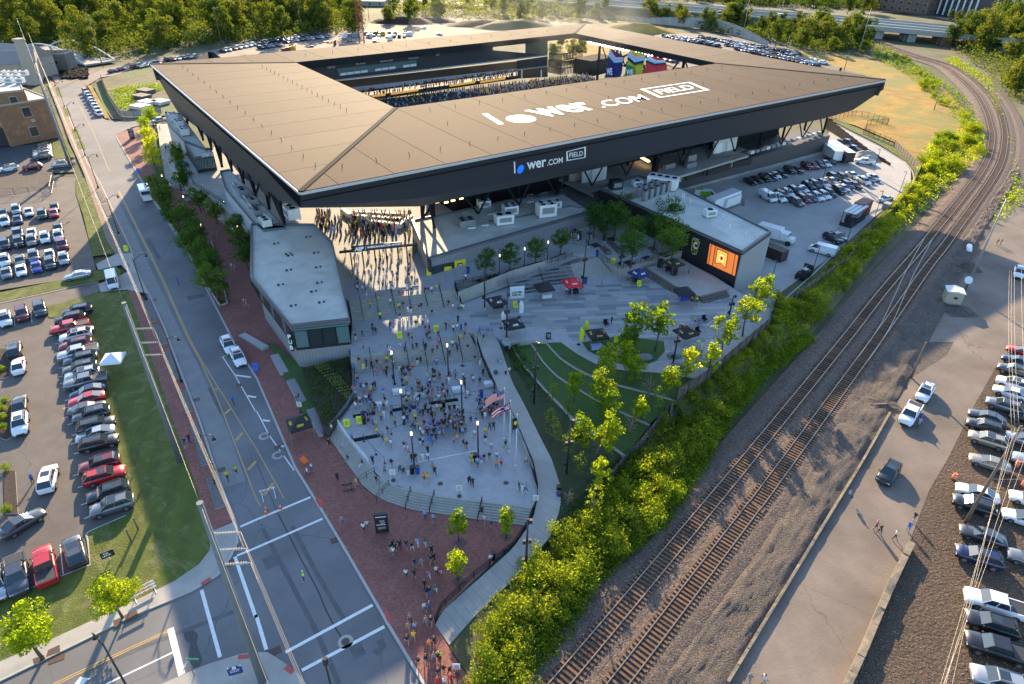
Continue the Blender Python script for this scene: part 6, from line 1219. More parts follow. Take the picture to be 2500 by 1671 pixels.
stripe('tar_seam',[T(1,3,200,0),T(1,3,400,400),T(1,3,520,620),T(1,3,580,740),T(1,3,640,890),T(1,3,720,1040),T(1,3,790,1150)],.16,mat('tar',(.03,.032,.036),.6,.1,2),.008);stripe('tar_seam',[T(1,2,0,1090),T(1,2,200,1568)],.08,mat('tar',(.03,.032,.036)),.008)
sheet('oil_stain',Gl(TS(0,3,[(1680,1095),(1770,1070),(1815,1110),(1800,1200),(1855,1340),(1830,1400),(1770,1420),(1725,1330),(1740,1200),(1690,1150)]),.009),m_dlot)
stripe('plaza_line',[T(1,2,1480,1098),T(1,2,2030,990)],.12,m_paint,Zp+.012)
for Q in([(1435,1140),(1950,1568),(1930,1568),(1410,1160)],):pass
for L in([(880,185),(925,180),(975,275),(930,288)],[(930,310),(980,302),(1030,400),(985,415)],[(990,435),(1040,430),(1095,545),(1040,555)],[(1058,600),(1115,592),(1190,730),(1120,745)],[(1297,1190),(1365,1182),(1443,1368),(1375,1382)],[(1388,1412),(1460,1402),(1540,1568),(1460,1600)]):
 slab('tree_pit',Gl(TS(0,1,L),.2),mat('pit_gravel',(.14,.135,.125),.95,.3,3,bump=1,bscale=8),0,.22,mside=m_curb)
for L in([(1485,95),(1555,80),(1665,325),(1580,345)],[(1620,445),(1705,428),(1770,630),(1690,645)],[(1733,735),(1805,722),(1935,1110),(1840,1132)],[(1878,1250),(1965,1225),(2070,1495),(1970,1530)]):
 slab('tree_pit',Gl(TS(0,2,L),.2),mat('pit_gravel',(.14,.135,.125)),0,.22,mside=m_curb)
for L in([(1140,935),(1250,885),(1267,945),(1145,1000)],[(1035,985),(1105,955),(1115,1020),(1045,1050)],[(440,1255),(545,1205),(550,1270),(420,1320)],[(300,1335),(400,1300),(420,1340),(310,1390)]):sheet('tree_grate',Gl(TS(0,3,L),Zk+.02),m_iron)
for q in(T(1,3,1875,270),T(1,3,2285,212),T(1,3,1855,625)):a=G(q,Zk);b=MB();b.box((a.x,a.y,Zk+.015),(1.1,1.1,.03),R(40));struct('tree_grate',b,m_iron)
for Q in([(0,60),(60,60),(85,120),(80,310),(30,335),(-40,320)],[(0,545),(100,540),(110,860),(60,895),(10,880),(-20,700)],[(30,1180),(140,1180),(165,1568),(45,1568)]):slab('island',Gl(TS(0,2,Q),.12),m_mulch,0,.14,mside=m_curb)
m_patch=mat('asphalt_patch',(.095,.096,.10),.9,.2,.6,bump=.2,bscale=14);m_patl=mat('asphalt_pale',(.20,.198,.19),.9,.12,.5,bump=.2,bscale=14)
for c_,r__,Q in((0,1,[(1330,620),(1370,615),(1480,800),(1440,812)]),(0,1,[(1700,1150),(1860,1120),(1880,1150),(1730,1185)]),(0,2,[(1900,420),(1950,410),(2060,640),(2010,655)]),(1,3,[(850,1230),(960,1180),(1010,1290),(900,1350)]),(1,3,[(60,420),(180,380),(220,470),(90,520)])):sheet('road_patch',Gl(TS(c_,r__,Q),.006),m_patch)
for L in([T(0,1,1010,250),T(0,1,1160,560),T(0,1,1400,1100),T(0,1,1600,1540),T(0,2,1720,200),T(0,2,1980,800),T(0,2,2150,1300)],):stripe('wheel_worn_lane',L,2.6,m_patl,.004)
for L in([T(1,3,60,140),T(1,3,300,600),T(1,3,560,1100),T(1,3,760,1560)],[T(1,3,330,120),T(1,3,560,560),T(1,3,820,1000)],[T(0,3,700,1480),T(0,3,1500,1150),T(0,3,2150,900)]):stripe('wheel_track',L,.5,m_patch,.005)
stripe('storm_stain',[T(1,3,1130,1160),T(1,3,1160,1220),T(1,3,1090,1290)],.8,m_patch,.007)
# = PEOPLE
m_skin=mat('skin',(.42,.26,.19),.6,.05,3);m_skin2=mat('skin_dark',(.13,.075,.05),.6,.05,3)
HAIR=[mat('hair_%d'%i,c,.7,.1,4)for i,c in enumerate(((.02,.015,.012),(.09,.05,.03),(.30,.21,.11),(.25,.25,.25)))]
CL={'black':(.015,.015,.018),'white':(.62,.62,.62),'yellow':(.60,.46,.02),'grey':(.22,.22,.23),'navy':(.02,.03,.09),'blue':(.03,.13,.55),'red':(.55,.03,.02),'pink':(.5,.15,.25),'green':(.02,.16,.10),'orange':(.75,.22,.02),'lime':(.45,.85,.03),'tan':(.33,.25,.16),'denim':(.06,.10,.20),'light blue':(.22,.35,.6)}
CLM={k:mat('cloth_'+k.replace(' ','_'),v,.85,.12,6)for k,v in CL.items()}
def person_mesh(pose):
 J={'pel':(0,0,.95),'chest':(.01,0,1.28),'neck':(0,0,1.46),'head0':(.015,0,1.55),'head1':(.02,0,1.68)}
 RD={'pel':(.15,.115),'chest':(.165,.11),'neck':(.06,.06),'head0':(.075,.085),'head1':(.08,.09)}
 legs={'stand':((.02,.02),(-.02,-.01)),'walk':((.26,.10),(-.28,-.16)),'step':((-.16,-.02),(.2,.06)),'phone':((.02,.02),(0,0)),'sit':(None,None),'wide':((.05,.02),(.05,.0))}[pose]
 E=[('pel','chest'),('chest','neck'),('neck','head0'),('head0','head1')]
 for s,(n_,lg)in enumerate((('l',legs[0]),('r',legs[1]))):
  y=.095 if s==0 else-.095;sp=.06 if pose=='wide' else 0
  J[n_+'hip']=(0,y,.88);RD[n_+'hip']=(.095,.095)
  if pose=='sit':J[n_+'knee']=(.42,y*1.2,.86);J[n_+'ank']=(.44,y*1.2,.46);J[n_+'toe']=(.60,y*1.25,.43)
  else:J[n_+'knee']=(lg[0]*.55+.05,y+sp*(1 if s==0 else-1)*.5,.49);J[n_+'ank']=(lg[0],y+sp*(1 if s==0 else-1),.09+(.08 if lg[0]<-.15 else 0));J[n_+'toe']=(lg[0]+.17,y+sp*(1 if s==0 else-1),.045)
  RD[n_+'knee']=(.065,.065);RD[n_+'ank']=(.042,.042);RD[n_+'toe']=(.04,.03)
  E+=[('pel',n_+'hip'),(n_+'hip',n_+'knee'),(n_+'knee',n_+'ank'),(n_+'ank',n_+'toe')]
  J[n_+'sh']=(0,.175 if s==0 else-.175,1.39);RD[n_+'sh']=(.062,.062)
  sw=-(lg[0]if lg else 0)*.7;yy=.23 if s==0 else-.23
  if pose=='phone' or(pose=='wide' and s==0):J[n_+'el']=(.02,yy,1.12);J[n_+'wr']=(.25,yy*.5,1.22)
  elif pose=='sit':J[n_+'el']=(.05,yy,1.12);J[n_+'wr']=(.28,yy*.7,1.0)
  else:J[n_+'el']=(sw*.45,yy,1.12);J[n_+'wr']=(sw+.06,yy*1.02,.88)
  RD[n_+'el']=(.045,.045);RD[n_+'wr']=(.03,.028)
  w=Vector(J[n_+'wr']);d=(w-Vector(J[n_+'el'])).normalized();J[n_+'palm']=tuple(w+d*.07);RD[n_+'palm']=(.038,.022)
  E+=[('chest',n_+'sh'),(n_+'sh',n_+'el'),(n_+'el',n_+'wr'),(n_+'wr',n_+'palm')]
 K=list(J);me=bpy.data.meshes.new('pm');me.from_pydata([J[k]for k in K],[(K.index(a),K.index(b2))for a,b2 in E],[]);o=bpy.data.objects.new('pm',me);COL.objects.link(o)
 md=o.modifiers.new('s','SKIN');sv=me.skin_vertices[0].data
 for i,k in enumerate(K):sv[i].radius=RD[k]
 sv[0].use_root=True;o.modifiers.new('u','SUBSURF').levels=1
 bpy.context.view_layer.update();res=bpy.data.meshes.new_from_object(o.evaluated_get(bpy.context.evaluated_depsgraph_get()));bpy.data.objects.remove(o)
 V_=[tuple(v.co)for v in res.vertices];F_=[tuple(p.vertices)for p in res.polygons];b=MB()
 segs=[(Vector(J[a]),Vector(J[c]),a,c)for a,c in E]
 def reg(p):
  best=None
  for A_,B_,a,c in segs:
   t=max(0,min(1,(p-A_).dot(B_-A_)/(B_-A_).length_squared));dd=(p-A_.lerp(B_,t)).length-.5*(RD[a][0]*(1-t)+RD[c][0]*t)
   if best is None or dd<best[0]:best=(dd,a,c,t)
  _,a,c,t=best
  if 'head' in c:return 1 if(p.z>1.66 or(p.x<-.005 and p.z>1.53))and a!='neck' else 0
  if c=='neck':return 2 if t<.85 else 0
  if 'palm' in c or(c.endswith('wr')):return 0
  if c.endswith('el'):return 2 if t<.75 else 0
  if c.endswith('sh')or c=='chest':return 3 if p.z<.99 and pose!='sit' else 2
  if c.endswith('toe'):return 4
  if c.endswith('ank'):return 5
  return 3
 b.v=V_;b.f=F_;b.sm=[True]*len(F_);b.m=[reg(sum((Vector(V_[i])for i in f),Vector())/len(f))for f in F_]
 for s in 'lr':
  w,p=Vector(J[s+'wr']),Vector(J[s+'palm']);d=(p-w).normalized();y=Vector((1,0,0))if abs(d.z)>.6 else Vector((0,1,0));y=(y-d*y.dot(d)).normalized();c_=d.cross(y)*(1 if s=='l' else-1)
  for k,L in enumerate((.062,.075,.07,.055)):
   st=p+y*(.027-k*.018);b.tube([st-d*.01,st+d*L*.55+c_*.006,st+d*L+c_*.02],[.010,.009,.007],4)
  st=w+d*.03+y*.03;b.tube([st,st+d*.025+y*.02,st+d*.05+y*.024+c_*.01],[.012,.010,.008],4)
 hx=Vector(J['head1']);b.blob((hx.x+.088,0,hx.z-.045),.016,0,5,4);b.box((hx.x+.082,.03,hx.z-.02),(.008,.022,.010),mi=6);b.box((hx.x+.082,-.03,hx.z-.02),(.008,.022,.010),mi=6);b.box((hx.x+.078,0,hx.z-.085),(.008,.04,.008),mi=6)
 for y in(-.085,.085):b.blob((hx.x-.005,y,hx.z-.045),.022,0,5,4,(1,.5,1.4))
 return b.mesh('person',[m_skin,HAIR[0],CLM['black'],CLM['denim'],CLM['white'],m_skin,m_pl])
PM={k:person_mesh(k)for k in('stand','walk','step','phone','sit','wide')}
def person(loc,shirt,legs,where,pose='stand',rz=None,group='people',shorts=None,label=None,hat=None):
 me=PM[pose];o=link('person',me,None,loc,rng.random()*6.28 if rz is None else rz,.94+.1*rng.random())
 sk=m_skin if rng.random()<.78 else m_skin2;sh=(rng.random()<.5)if shorts is None else shorts
 for i,m in enumerate((sk,HAIR[rng.choice(4,p=(.4,.33,.17,.1))],CLM[shirt],CLM[legs],CLM['white' if rng.random()<.5 else 'black'],sk if sh else CLM[legs])):setmat(o,m,i)
 if hat:b=MB();b.tube([(0,0,1.70),(0,0,1.80)],.095,8);b.tube([(0,0,1.70),(0,0,1.715)],.14 if hat=='brim' else .1,8);part('hat',b,CLM['white' if hat!='navy' else 'navy'],o,world=False)
 what={'stand':'standing','walk':'walking','step':'walking','phone':'holding a phone','sit':'sitting','wide':'standing with one arm raised'}[pose]
 thing(o,label or 'person in a %s top and %s %s, %s'%(shirt,legs,'shorts' if sh else 'trousers',what),'person',group,where,pos=Vector(loc));return o
def pp_(L,c,r_,z,where,group,hd=None):
 for e in L:
  x,y,s,l=e[:4];po=e[4]if len(e)>4 else 'walk';a=G(T(c,r_,x,y),z);person(a,s,l,where,po,(hd+rng.normal()*.35)if hd is not None else None,group,label=e[5]if len(e)>5 else None)
UPH=R(95)
pp_([(798,110,'grey','denim'),(990,178,'white','black'),(1022,148,'white','denim'),(1230,362,'black','tan','stand'),(1255,330,'black','black','stand'),(1275,358,'black','black','stand'),(1260,395,'white','denim','phone'),(1320,330,'black','black'),(1380,330,'black','denim'),(1435,350,'black','white'),(1482,312,'light blue','white'),(1550,310,'green','white'),(1610,382,'black','black'),(1455,498,'navy','denim'),(1520,500,'grey','tan'),(1600,470,'black','tan'),(1630,452,'black','black'),(1378,598,'white','navy'),(1450,598,'black','black'),(1585,605,'pink','white'),(1655,570,'white','navy'),(1690,572,'red','white'),(1545,698,'black','black'),(1565,775,'black','tan'),(1590,760,'black','blue'),(1648,738,'green','white'),(1545,905,'white','denim'),(1590,898,'denim','denim'),(1415,1010,'grey','navy'),(1400,1088,'tan','tan'),(1460,1085,'light blue','denim'),(1560,1032,'grey','grey'),(1605,1035,'black','tan'),(1390,1205,'black','tan'),(1448,1170,'yellow','tan'),(1590,1245,'orange','tan'),(1635,1215,'black','navy'),(1490,1405,'black','tan'),(1560,1382,'black','denim'),(1632,1368,'grey','denim'),(1685,1352,'lime','black'),(1668,1362,'black','black'),(1672,1502,'black','grey'),(1720,1478,'black','tan'),(1778,1485,'black','tan'),(1665,1590,'red','red'),(1730,1590,'white','grey'),(1785,1560,'red','black'),(1822,1560,'red','grey'),(1550,58,'light blue','navy'),(1628,92,'light blue','denim'),(2092,100,'white','grey'),(2148,125,'light blue','black'),(2150,465,'white','navy')],1,3,Zk,'on the lower brick plaza','people on the brick plaza',UPH)
pp_([(2068,22,'black','black','stand')],1,3,.6,'on the lower curved steps','people on the brick plaza')
a=G(T(1,3,445,622));person(a,'lime','navy',None,'wide',R(200),'officers',False,'traffic officer in a lime vest and white cap standing in the crossing','cap')
a=G(T(0,2,310,1290));person(a,'blue','black',None,'wide',R(170),'people',False,'man in a blue shirt with outstretched arm directing the white SUV')
pp_([(2090,1265,'yellow','black','walk','volunteer in a yellow shirt striding across the street, lower of two'),(2168,1212,'yellow','black','walk','volunteer in a yellow shirt striding across the street, upper of two'),(1705,958,'navy','denim','step'),(1745,925,'black','navy','step'),(1960,1180,'black','black','step')],0,2,Zk,'on the left brick walk','people on the left walk')
pp_([(675,965,'black','black'),(750,1275,'black','black'),(515,1185,'white','denim'),(478,1230,'white','navy'),(925,1328,'yellow','grey')],1,2,Zk,'on the brick sidewalk below the curved steps','people on the brick sidewalk')
pp_([(800,1000,'light blue','tan','sit'),(850,1112,'black','grey','sit'),(980,1155,'black','white','sit'),(700,830,'white','black','sit')],1,2,.35,'on the curved steps','people sitting on the curved steps',R(230))
pp_([(400,540,'black','navy','sit')],1,2,.2,'on the long stone bench','people sitting on the curved steps',R(200))
LP_=[(1072,1120,'black','black'),(1182,1215,'grey','navy'),(1245,1150,'black','tan'),(1322,1205,'green','denim'),(1355,1225,'black','denim'),(1392,1220,'tan','white'),(1405,1060,'pink','white'),(1425,1095,'black','black'),(1465,1100,'black','tan'),(1528,1095,'white','white'),(1575,1090,'white','denim'),(1575,1030,'black','black'),(1618,1180,'tan','grey'),(1640,1222,'black','navy'),(1540,1280,'orange','navy'),(1578,1282,'yellow','tan'),(1955,1308,'black','black'),(1985,1325,'navy','black'),(1105,1300,'black','denim'),(1130,1345,'grey','grey'),(1975,1100,'yellow','tan'),(1985,1140,'yellow','tan'),(2028,1140,'light blue','denim'),(2058,1125,'blue','white'),(2090,1100,'black','tan'),(2138,1085,'black','tan'),(2155,990,'white','grey'),(2205,1080,'white','denim'),(2245,1140,'pink','black'),(2202,1165,'orange','denim'),(2285,980,'black','tan'),(2100,930,'black','white'),(2105,860,'yellow','tan'),(2140,810,'green','navy'),(2175,808,'black','black'),(1900,970,'black','grey'),(1930,985,'black','tan'),(1810,945,'pink','denim'),(1845,920,'yellow','tan'),(2005,880,'white','tan'),(1968,750,'navy','denim'),(1205,950,'yellow','tan'),(1240,965,'white','pink'),(1360,990,'black','white'),(1385,995,'pink','white'),(1115,860,'yellow','grey'),(880,920,'blue','navy','phone'),(1075,790,'blue','black'),(1108,790,'yellow','grey'),(1035,770,'black','pink'),(1160,900,'grey','navy'),(1210,850,'navy','grey'),(1275,770,'tan','black'),(1245,700,'black','black')]
pp_(LP_,1,2,Zp,'on the open part of the lower plaza','people on the lower plaza',UPH)
pp_([(95,1385,'white','white'),(62,1360,'black','denim','stand'),(125,1375,'light blue','navy')],2,2,Zp,'on the lower plaza near the path railing','people on the lower plaza');pp_([(130,1125,'yellow','navy')],2,2,Zp,'at the path railing','people on the lower plaza')
def crowd(poly,n,z,where,group,seed,cols,poses=('stand','walk','step','phone'),dens=.38,pants=('black','denim','tan','navy','grey','white'),hd=UPH):
 P=Gl(poly,z);r_=random.Random(seed);xs=[p.x for p in P];ys=[p.y for p in P];got=[]
 for _ in range(n*80):
  if len(got)>=n:break
  x,y=r_.uniform(min(xs),max(xs)),r_.uniform(min(ys),max(ys))
  if inside(P,x,y)and all((x-a)**2+(y-c)**2>dens**2 for a,c in got):got.append((x,y))
 for x,y in got:person((x,y,z),r_.choice(cols),r_.choice(pants),where,r_.choice(poses),hd+r_.uniform(-.9,.9),group)
 return got
MIX=['black','black','black','black','white','grey','navy','yellow','blue','black','grey','light blue','tan','navy','white','pink']
crowd(TS(1,2,[(1430,780),(1900,740),(1940,860),(1700,880),(1450,850)]),44,Zp,'in the dense queue at the middle of the lower plaza','people queueing on the lower plaza',21,MIX)
crowd(TS(1,2,[(1480,880),(1680,880),(1620,960),(1500,960)]),8,Zp,'at the tail of the queue','people queueing on the lower plaza',22,MIX)
crowd(TS(1,2,[(2020,560),(2240,600),(2260,700),(2060,720)]),26,Zp,'near the flagpoles','people near the flagpoles',23,MIX)
crowd(TS(1,2,[(890,430),(1100,430),(1080,640),(920,640)]),20,Zp,'at the left of the ticket check lines','people at the ticket check',24,MIX)
crowd(TS(1,2,[(1300,430),(1700,400),(1750,560),(1350,590)]),22,Zp,'between the ticket check tables','people at the ticket check',25,MIX)
crowd(TS(1,2,[(1340,650),(1900,620),(1900,700),(1360,740)]),20,Zp,'just past the ticket check barrier','people at the ticket check',26,MIX)
crowd(TS(1,2,[(1080,290),(1420,260),(1440,330),(1090,350)]),9,Zp,'at the foot of the wide stairs','people at the foot of the wide stairs',27,['black','black','white','pink','black'])
crowd(TS(1,2,[(1550,300),(2080,300),(2100,400),(1560,420)]),18,Zp,'at the foot of the wide stairs on the right','people at the foot of the wide stairs',28,['black','white','grey','black','tan'])
for(x,y,s,l)in((990,270,'yellow','white'),(1140,235,'pink','grey'),(1480,210,'black','white'),(1510,200,'black','black'),(1440,260,'tan','red'),(1655,220,'light blue','navy'),(1630,200,'pink','grey'),(1800,55,'white','navy'),(1940,90,'black','tan'),(2005,190,'black','tan'),(2055,215,'grey','white')):
 a=G(T(1,2,x,y),2.1);t_=max(0,min(1,(a.y-G((1000,897),0).y*0-84)/8));person(G(T(1,2,x,y),1.1+max(0,min(2,(300-y)/200*2))*.95),s,l,'on the wide stairs','step',UPH,'people on the wide stairs')
pp_([(1140,1365,'lime','navy','stand','steward in a lime jacket standing at the foot of the upper stairs'),(1480,1430,'yellow','tan'),(1100,1500,'black','navy'),(1150,1510,'grey','grey'),(1550,1465,'grey','navy'),(1590,1480,'navy','grey'),(1740,1455,'black','navy'),(1770,1450,'tan','grey'),(1808,1480,'white','black'),(1845,1470,'white','grey'),(1878,1475,'navy','black'),(1565,1550,'black','black'),(1370,1560,'grey','tan'),(1400,1550,'navy','grey'),(1430,1560,'tan','black'),(1320,1620,'grey','white'),(2045,1505,'blue','navy'),(2120,1510,'blue','grey'),(2085,1570,'navy','tan'),(1855,1295,'blue','navy','stand'),(1880,1285,'lime','navy','stand'),(1765,1250,'black','tan'),(1805,1285,'white','pink'),(1900,1290,'white','grey'),(1660,1640,'pink','navy')],1,1,Zm,'on the landing between the stairs','people on the stair landing',UPH)
pp_([(990,100,'black','grey','stand')],1,2,Zm,'alone in the light on the landing','people on the stair landing')
pp_([(1045,1265,'yellow','denim','walk'),(1125,1215,'yellow','tan'),(1232,1240,'white','denim'),(1312,1280,'yellow','navy'),(1350,1265,'black','grey'),(1395,1310,'white','white'),(1420,1305,'black','white'),(1495,1290,'navy','tan'),(1515,1275,'black','denim')],1,1,3.9,'on the upper stairs','people on the upper stairs',UPH)
pp_([(905,850,'tan','tan'),(1000,980,'green','grey'),(1040,975,'grey','grey'),(1058,1020,'tan','navy'),(1085,1140,'grey','tan'),(1060,920,'yellow','grey'),(1265,1130,'white','grey'),(1315,1140,'grey','navy'),(1350,1165,'red','grey'),(1390,1130,'white','navy'),(1015,1160,'grey','white'),(1200,1000,'white','grey'),(1250,975,'navy','tan'),(1260,1010,'grey','white'),(1455,955,'light blue','grey'),(1480,1050,'grey','navy'),(1430,1030,'black','grey'),(1555,1135,'black','grey'),(1580,1130,'navy','grey'),(1610,1125,'white','navy'),(1655,1105,'yellow','grey'),(1700,1030,'tan','tan'),(1885,1010,'grey','grey'),(1920,1010,'white','navy')],1,1,Zc,'on the sunlit concourse above the stairs','people on the concourse',UPH)
pp_([(600,690,'black','tan'),(570,640,'black','navy'),(725,645,'grey','grey'),(840,650,'black','black','stand')],2,1,Zc,'at the end of the store row','people by the grove')
pp_([(1060,1045,'black','tan','stand'),(1110,1035,'black','navy','stand'),(1180,1050,'tan','grey','stand'),(820,1070,'pink','grey'),(80,1310,'blue','navy'),(60,1250,'blue','grey'),(500,1130,'white','navy','stand'),(520,1125,'black','grey','stand'),(545,1145,'blue','grey','stand'),(580,1110,'white','black','stand'),(1640,1215,'orange','black','stand'),(1685,1220,'lime','black','stand'),(1705,1420,'blue','grey','stand'),(910,1405,'black','navy','stand'),(1660,1410,'yellow','black','sit'),(20,1480,'black','tan','stand')],2,1,Zm,'on the park plaza beside the tents','people on the park plaza')
pp_([(1615,950,'grey','black','stand')],2,1,3.9,'on the stage floor','people on the park plaza');pp_([(155,760,'white','grey','stand')],3,1,.02,'beside the brown container','people in the service yard')
pp_([(2210,232,'grey','white'),(2242,235,'light blue','navy'),(2285,335,'black','denim'),(2320,300,'white','grey'),(2240,50,'blue','navy')],1,2,1.9,'on the concrete path','people on the concrete path',UPH)
pp_([(975,150,'pink','black','walk'),(1010,195,'black','black','walk'),(1150,240,'white','black','walk'),(1275,165,'blue','blue','walk'),(1325,75,'black','grey','walk')],3,3,.05,'walking up the service road verge','people on the service road');pp_([(1385,730,'blue','navy','stand'),(1370,775,'light blue','tan','stand')],3,2,.05,'at the door of the white pickup','people on the service road');pp_([(725,1440,'light blue','black','sit')],3,2,.05,'on the kerb in the shade of the road edge','people on the service road');pp_([(2160,1560,'grey','grey'),(2290,1568,'white','tan')],2,3,.05,'at the bottom edge on the shaded road','people on the service road')
pp_([(2090,680,'tan','tan','stand'),(2125,680,'black','black','stand')],3,1,.05,'in the half-shade by the gravel heap','people on the service road')
pp_([(2130,910,'white','grey'),(2160,910,'pink','tan'),(2070,890,'grey','grey'),(2240,1230,'white','tan'),(2265,1240,'pink','tan'),(1960,620,'grey','navy'),(2000,600,'grey','tan'),(1665,320,'grey','yellow'),(1580,150,'navy','black')],0,1,Zk,'on the shaded brick walk beside the planter','people on the far brick walk')
pp_([(1525,1380,'black','navy'),(1550,1385,'black','tan'),(1570,1535,'black','black'),(1590,1530,'grey','black'),(1470,1200,'red','black')],0,0,1.2,'on the ramp promenade','people on the promenade');pp_([(105,720,'white','navy'),(165,715,'white','grey')],0,1,.02,'between the parked cars','people in the left lots')
crowd(TS(1,1,[(870,1400),(1900,1300),(1980,1540),(860,1560)]),16,Zm,'on the landing between the stairs','people on the stair landing',31,MIX)
crowd(TS(1,1,[(820,760),(1440,760),(1440,1120),(860,1150)]),44,Zc,'on the sunlit concourse above the stairs','people on the concourse',32,MIX)
for k_ in range(24):
 u_,v_=rng.random(),rng.random();a_=Gl([(861,912),(1175,875)],0);x0_,x1_=862+u_*310,0
 lo_=G((861+u_*318,914-u_*37),Zp);hi_=G((856+u_*286,876-u_*62),Zm);st_=int(v_*12);p_=lo_.lerp(hi_,(st_+.5)/12);p_.z=Zp+(Zm-Zp)*(st_+1)/12
 person(p_,MIX[int(rng.integers(0,len(MIX)))],['black','denim','tan','navy'][int(rng.integers(0,4))],'on the wide stairs',['step','walk','stand'][k_%3],UPH+rng.normal()*.5,'people on the wide stairs')
crowd(TS(1,2,[(900,350),(1900,330),(2000,760),(1300,760),(950,700)]),46,Zp,'in the middle of the lower plaza','people on the lower plaza',33,MIX)
def cyclist(q,to,z,label,legs='navy'):
 a=G(q,z);d=G(to,z)-a;rz=math.atan2(d.y,d.x);t=root('bicycle',a,rz);thing(t,'bicycle ridden by '+label,'bicycle','bicycles on the street')
 for x in(-.5,.5):
  b=MB();b.tube([(x+.33*math.cos(k*.524),0,.34+.33*math.sin(k*.524))for k in range(13)],.02,5,caps=False);part('wheel',b,m_tyre,t,world=False)
 b=MB();b.tube([(-.5,0,.34),(-.15,0,.85),(.4,0,.8),(.05,0,.35),(-.5,0,.34)],.018,5);b.tube([(.5,0,.34),(.4,0,.95)],.018,5);part('frame',b,m_dark,t,world=False);b=MB();b.box((-.17,0,.92),(.25,.14,.05));part('saddle',b,m_black,t,world=False);b=MB();b.tube([(.38,-.25,.98),(.38,.25,.98)],.015,5);part('handlebar',b,m_dark,t,world=False)
 person(a+Vector((-.1*math.cos(rz),-.1*math.sin(rz),.02)),'blue',legs,None,'sit',rz,'cyclists',True,label)
cyclist(T(0,2,2140,565),T(0,2,2100,470),.01,'cyclist in a blue shirt in the right traffic lane');cyclist(T(0,1,1635,1040),T(0,1,1600,960),.01,'cyclist in a blue shirt farther up the street','grey')
def tiny_crowd(name,quad_,nx,ny,label,h=.9,fill=.8,jit=.4,cols=None):
 a,b_,c,d=quad_;B_=MB();ms=[CLM[k]for k in(cols or('black','navy','grey','white','yellow','light blue','tan','red'))];r_=random.Random(5)
 for i in range(nx):
  for j in range(ny):
   if r_.random()>fill:continue
   u,v=(i+r_.random()*jit)/nx,(j+r_.random()*jit)/ny;p=a.lerp(b_,u).lerp(d.lerp(c,u),v);mi=r_.choices(range(len(ms)),[9,5,4,2,2,2,2,1][:len(ms)])[0]
   B_.tube([p,p+Vector((0,0,h*.55)),p+Vector((0,0,h*.8))],[.2,.24,.1],5,mi,sm=False);B_.blob(p+Vector((0,0,h*.93)),.12,len(ms),5,3)
 o=ob(name,B_,ms+[m_skin]);o['kind']='stuff';o['label']=label;o['category']='crowd';return o
L0=[Vector((fr0.x,fr0.y,Zc)),Vector((fr1.x,fr1.y,Zc)),Vector((bl1.x,bl1.y,max(Zc+4,bl1.z))),bl0]
tiny_crowd('crowd',[L0[3]+Vector((0,0,.1)),L0[2]+Vector((0,0,.1)),L0[1].lerp(L0[2],.1),L0[0].lerp(L0[3],.1)],110,16,'supporters filling the lower tier of the far stand')
tq=[BS(V4(480,448),5.4),BS(V4(1820,280),5.4),BS(V4(1820,322),-1.5),BS(V4(600,492),-1.5)]
tiny_crowd('crowd',tq,80,3,'supporters in the middle tier of the far stand',fill=.45)
cq=[G(T(1,1,*q),Zc)for q in((820,560),(1400,520),(1440,400),(900,400))]
tiny_crowd('crowd',cq,26,9,'dense supporters between the concourse bars under the canopy',h=1.7,fill=.55)
cq=[G(T(1,1,*q),Zc)for q in((520,520),(800,600),(800,380),(560,380))];tiny_crowd('crowd',cq,10,7,'supporters in the dark corner beside the pub under the canopy',h=1.7,fill=.5)
cq=[G(T(1,1,*q),Zc)for q in((800,640),(1440,620),(1440,520),(760,560))];tiny_crowd('crowd',cq,16,4,'supporters walking in from the gate under the canopy',h=1.7,fill=.4)
cq=[G(T(2,1,*q),Zc)for q in((515,640),(640,640),(640,560),(520,570))];tiny_crowd('crowd',cq,6,4,'supporters passing behind the end of the store building',h=1.7,fill=.7)
cq=[RS(T(2,0,*q),-3)for q in((880,700),(1420,620),(1420,560),(880,600))]
et=[Vector((P0.x,P0.y,Zc)),Vector((P1.x,P1.y,Zc)),Vector(((P1+nr*26).x,(P1+nr*26).y,15)),Vector(((P0+nr*26).x,(P0+nr*26).y,15))]
tiny_crowd('crowd',et,60,16,'supporters on the end terrace behind the fan banners',fill=.7,cols=('black','navy','grey','yellow','yellow'))
pit=[Vector((fr0.x,fr0.y,Zc)),Vector((fr1.x,fr1.y,Zc))]
# = STREET FURNITURE AND PROPS
def tube_part(name,pts,r,m,t,n=8,world=False,sm=True):b=MB();b.tube(pts,r,n,sm=sm);return part(name,b,m,t,world=world)
def street_lamp(q,to,label,where=None,h=8.2,z=Zk,arm=2.2):
 a=G(q,z);d=G(to,z)-a;rz=math.atan2(d.y,d.x);t=root('street_lamp',a,rz);thing(t,label,'street lamp','curved-arm street lamps',where)
 tube_part('pole',[(0,0,0),(0,0,.9),(0,0,h)],[.16,.10,.075],m_black,t);tube_part('base',[(0,0,0),(0,0,.5)],.22,m_black,t);tube_part('arm',[(0,0,h-.5),(.6,0,h-.1),(1.3,0,h+.35),(arm,0,h+.4)],.05,m_black,t,6)
 hd=MB();hd.tube([(arm,0,h+.4),(arm,0,h+.1),(arm,0,h-.15)],[.06,.12,.28],8);lh=part('lamp_head',hd,m_black,t,world=False);b=MB();b.blob((arm,0,h-.22),.17,seg=8,rings=5);part('globe',b,m_whitebox,lh,world=False)
w0='on the left walk'
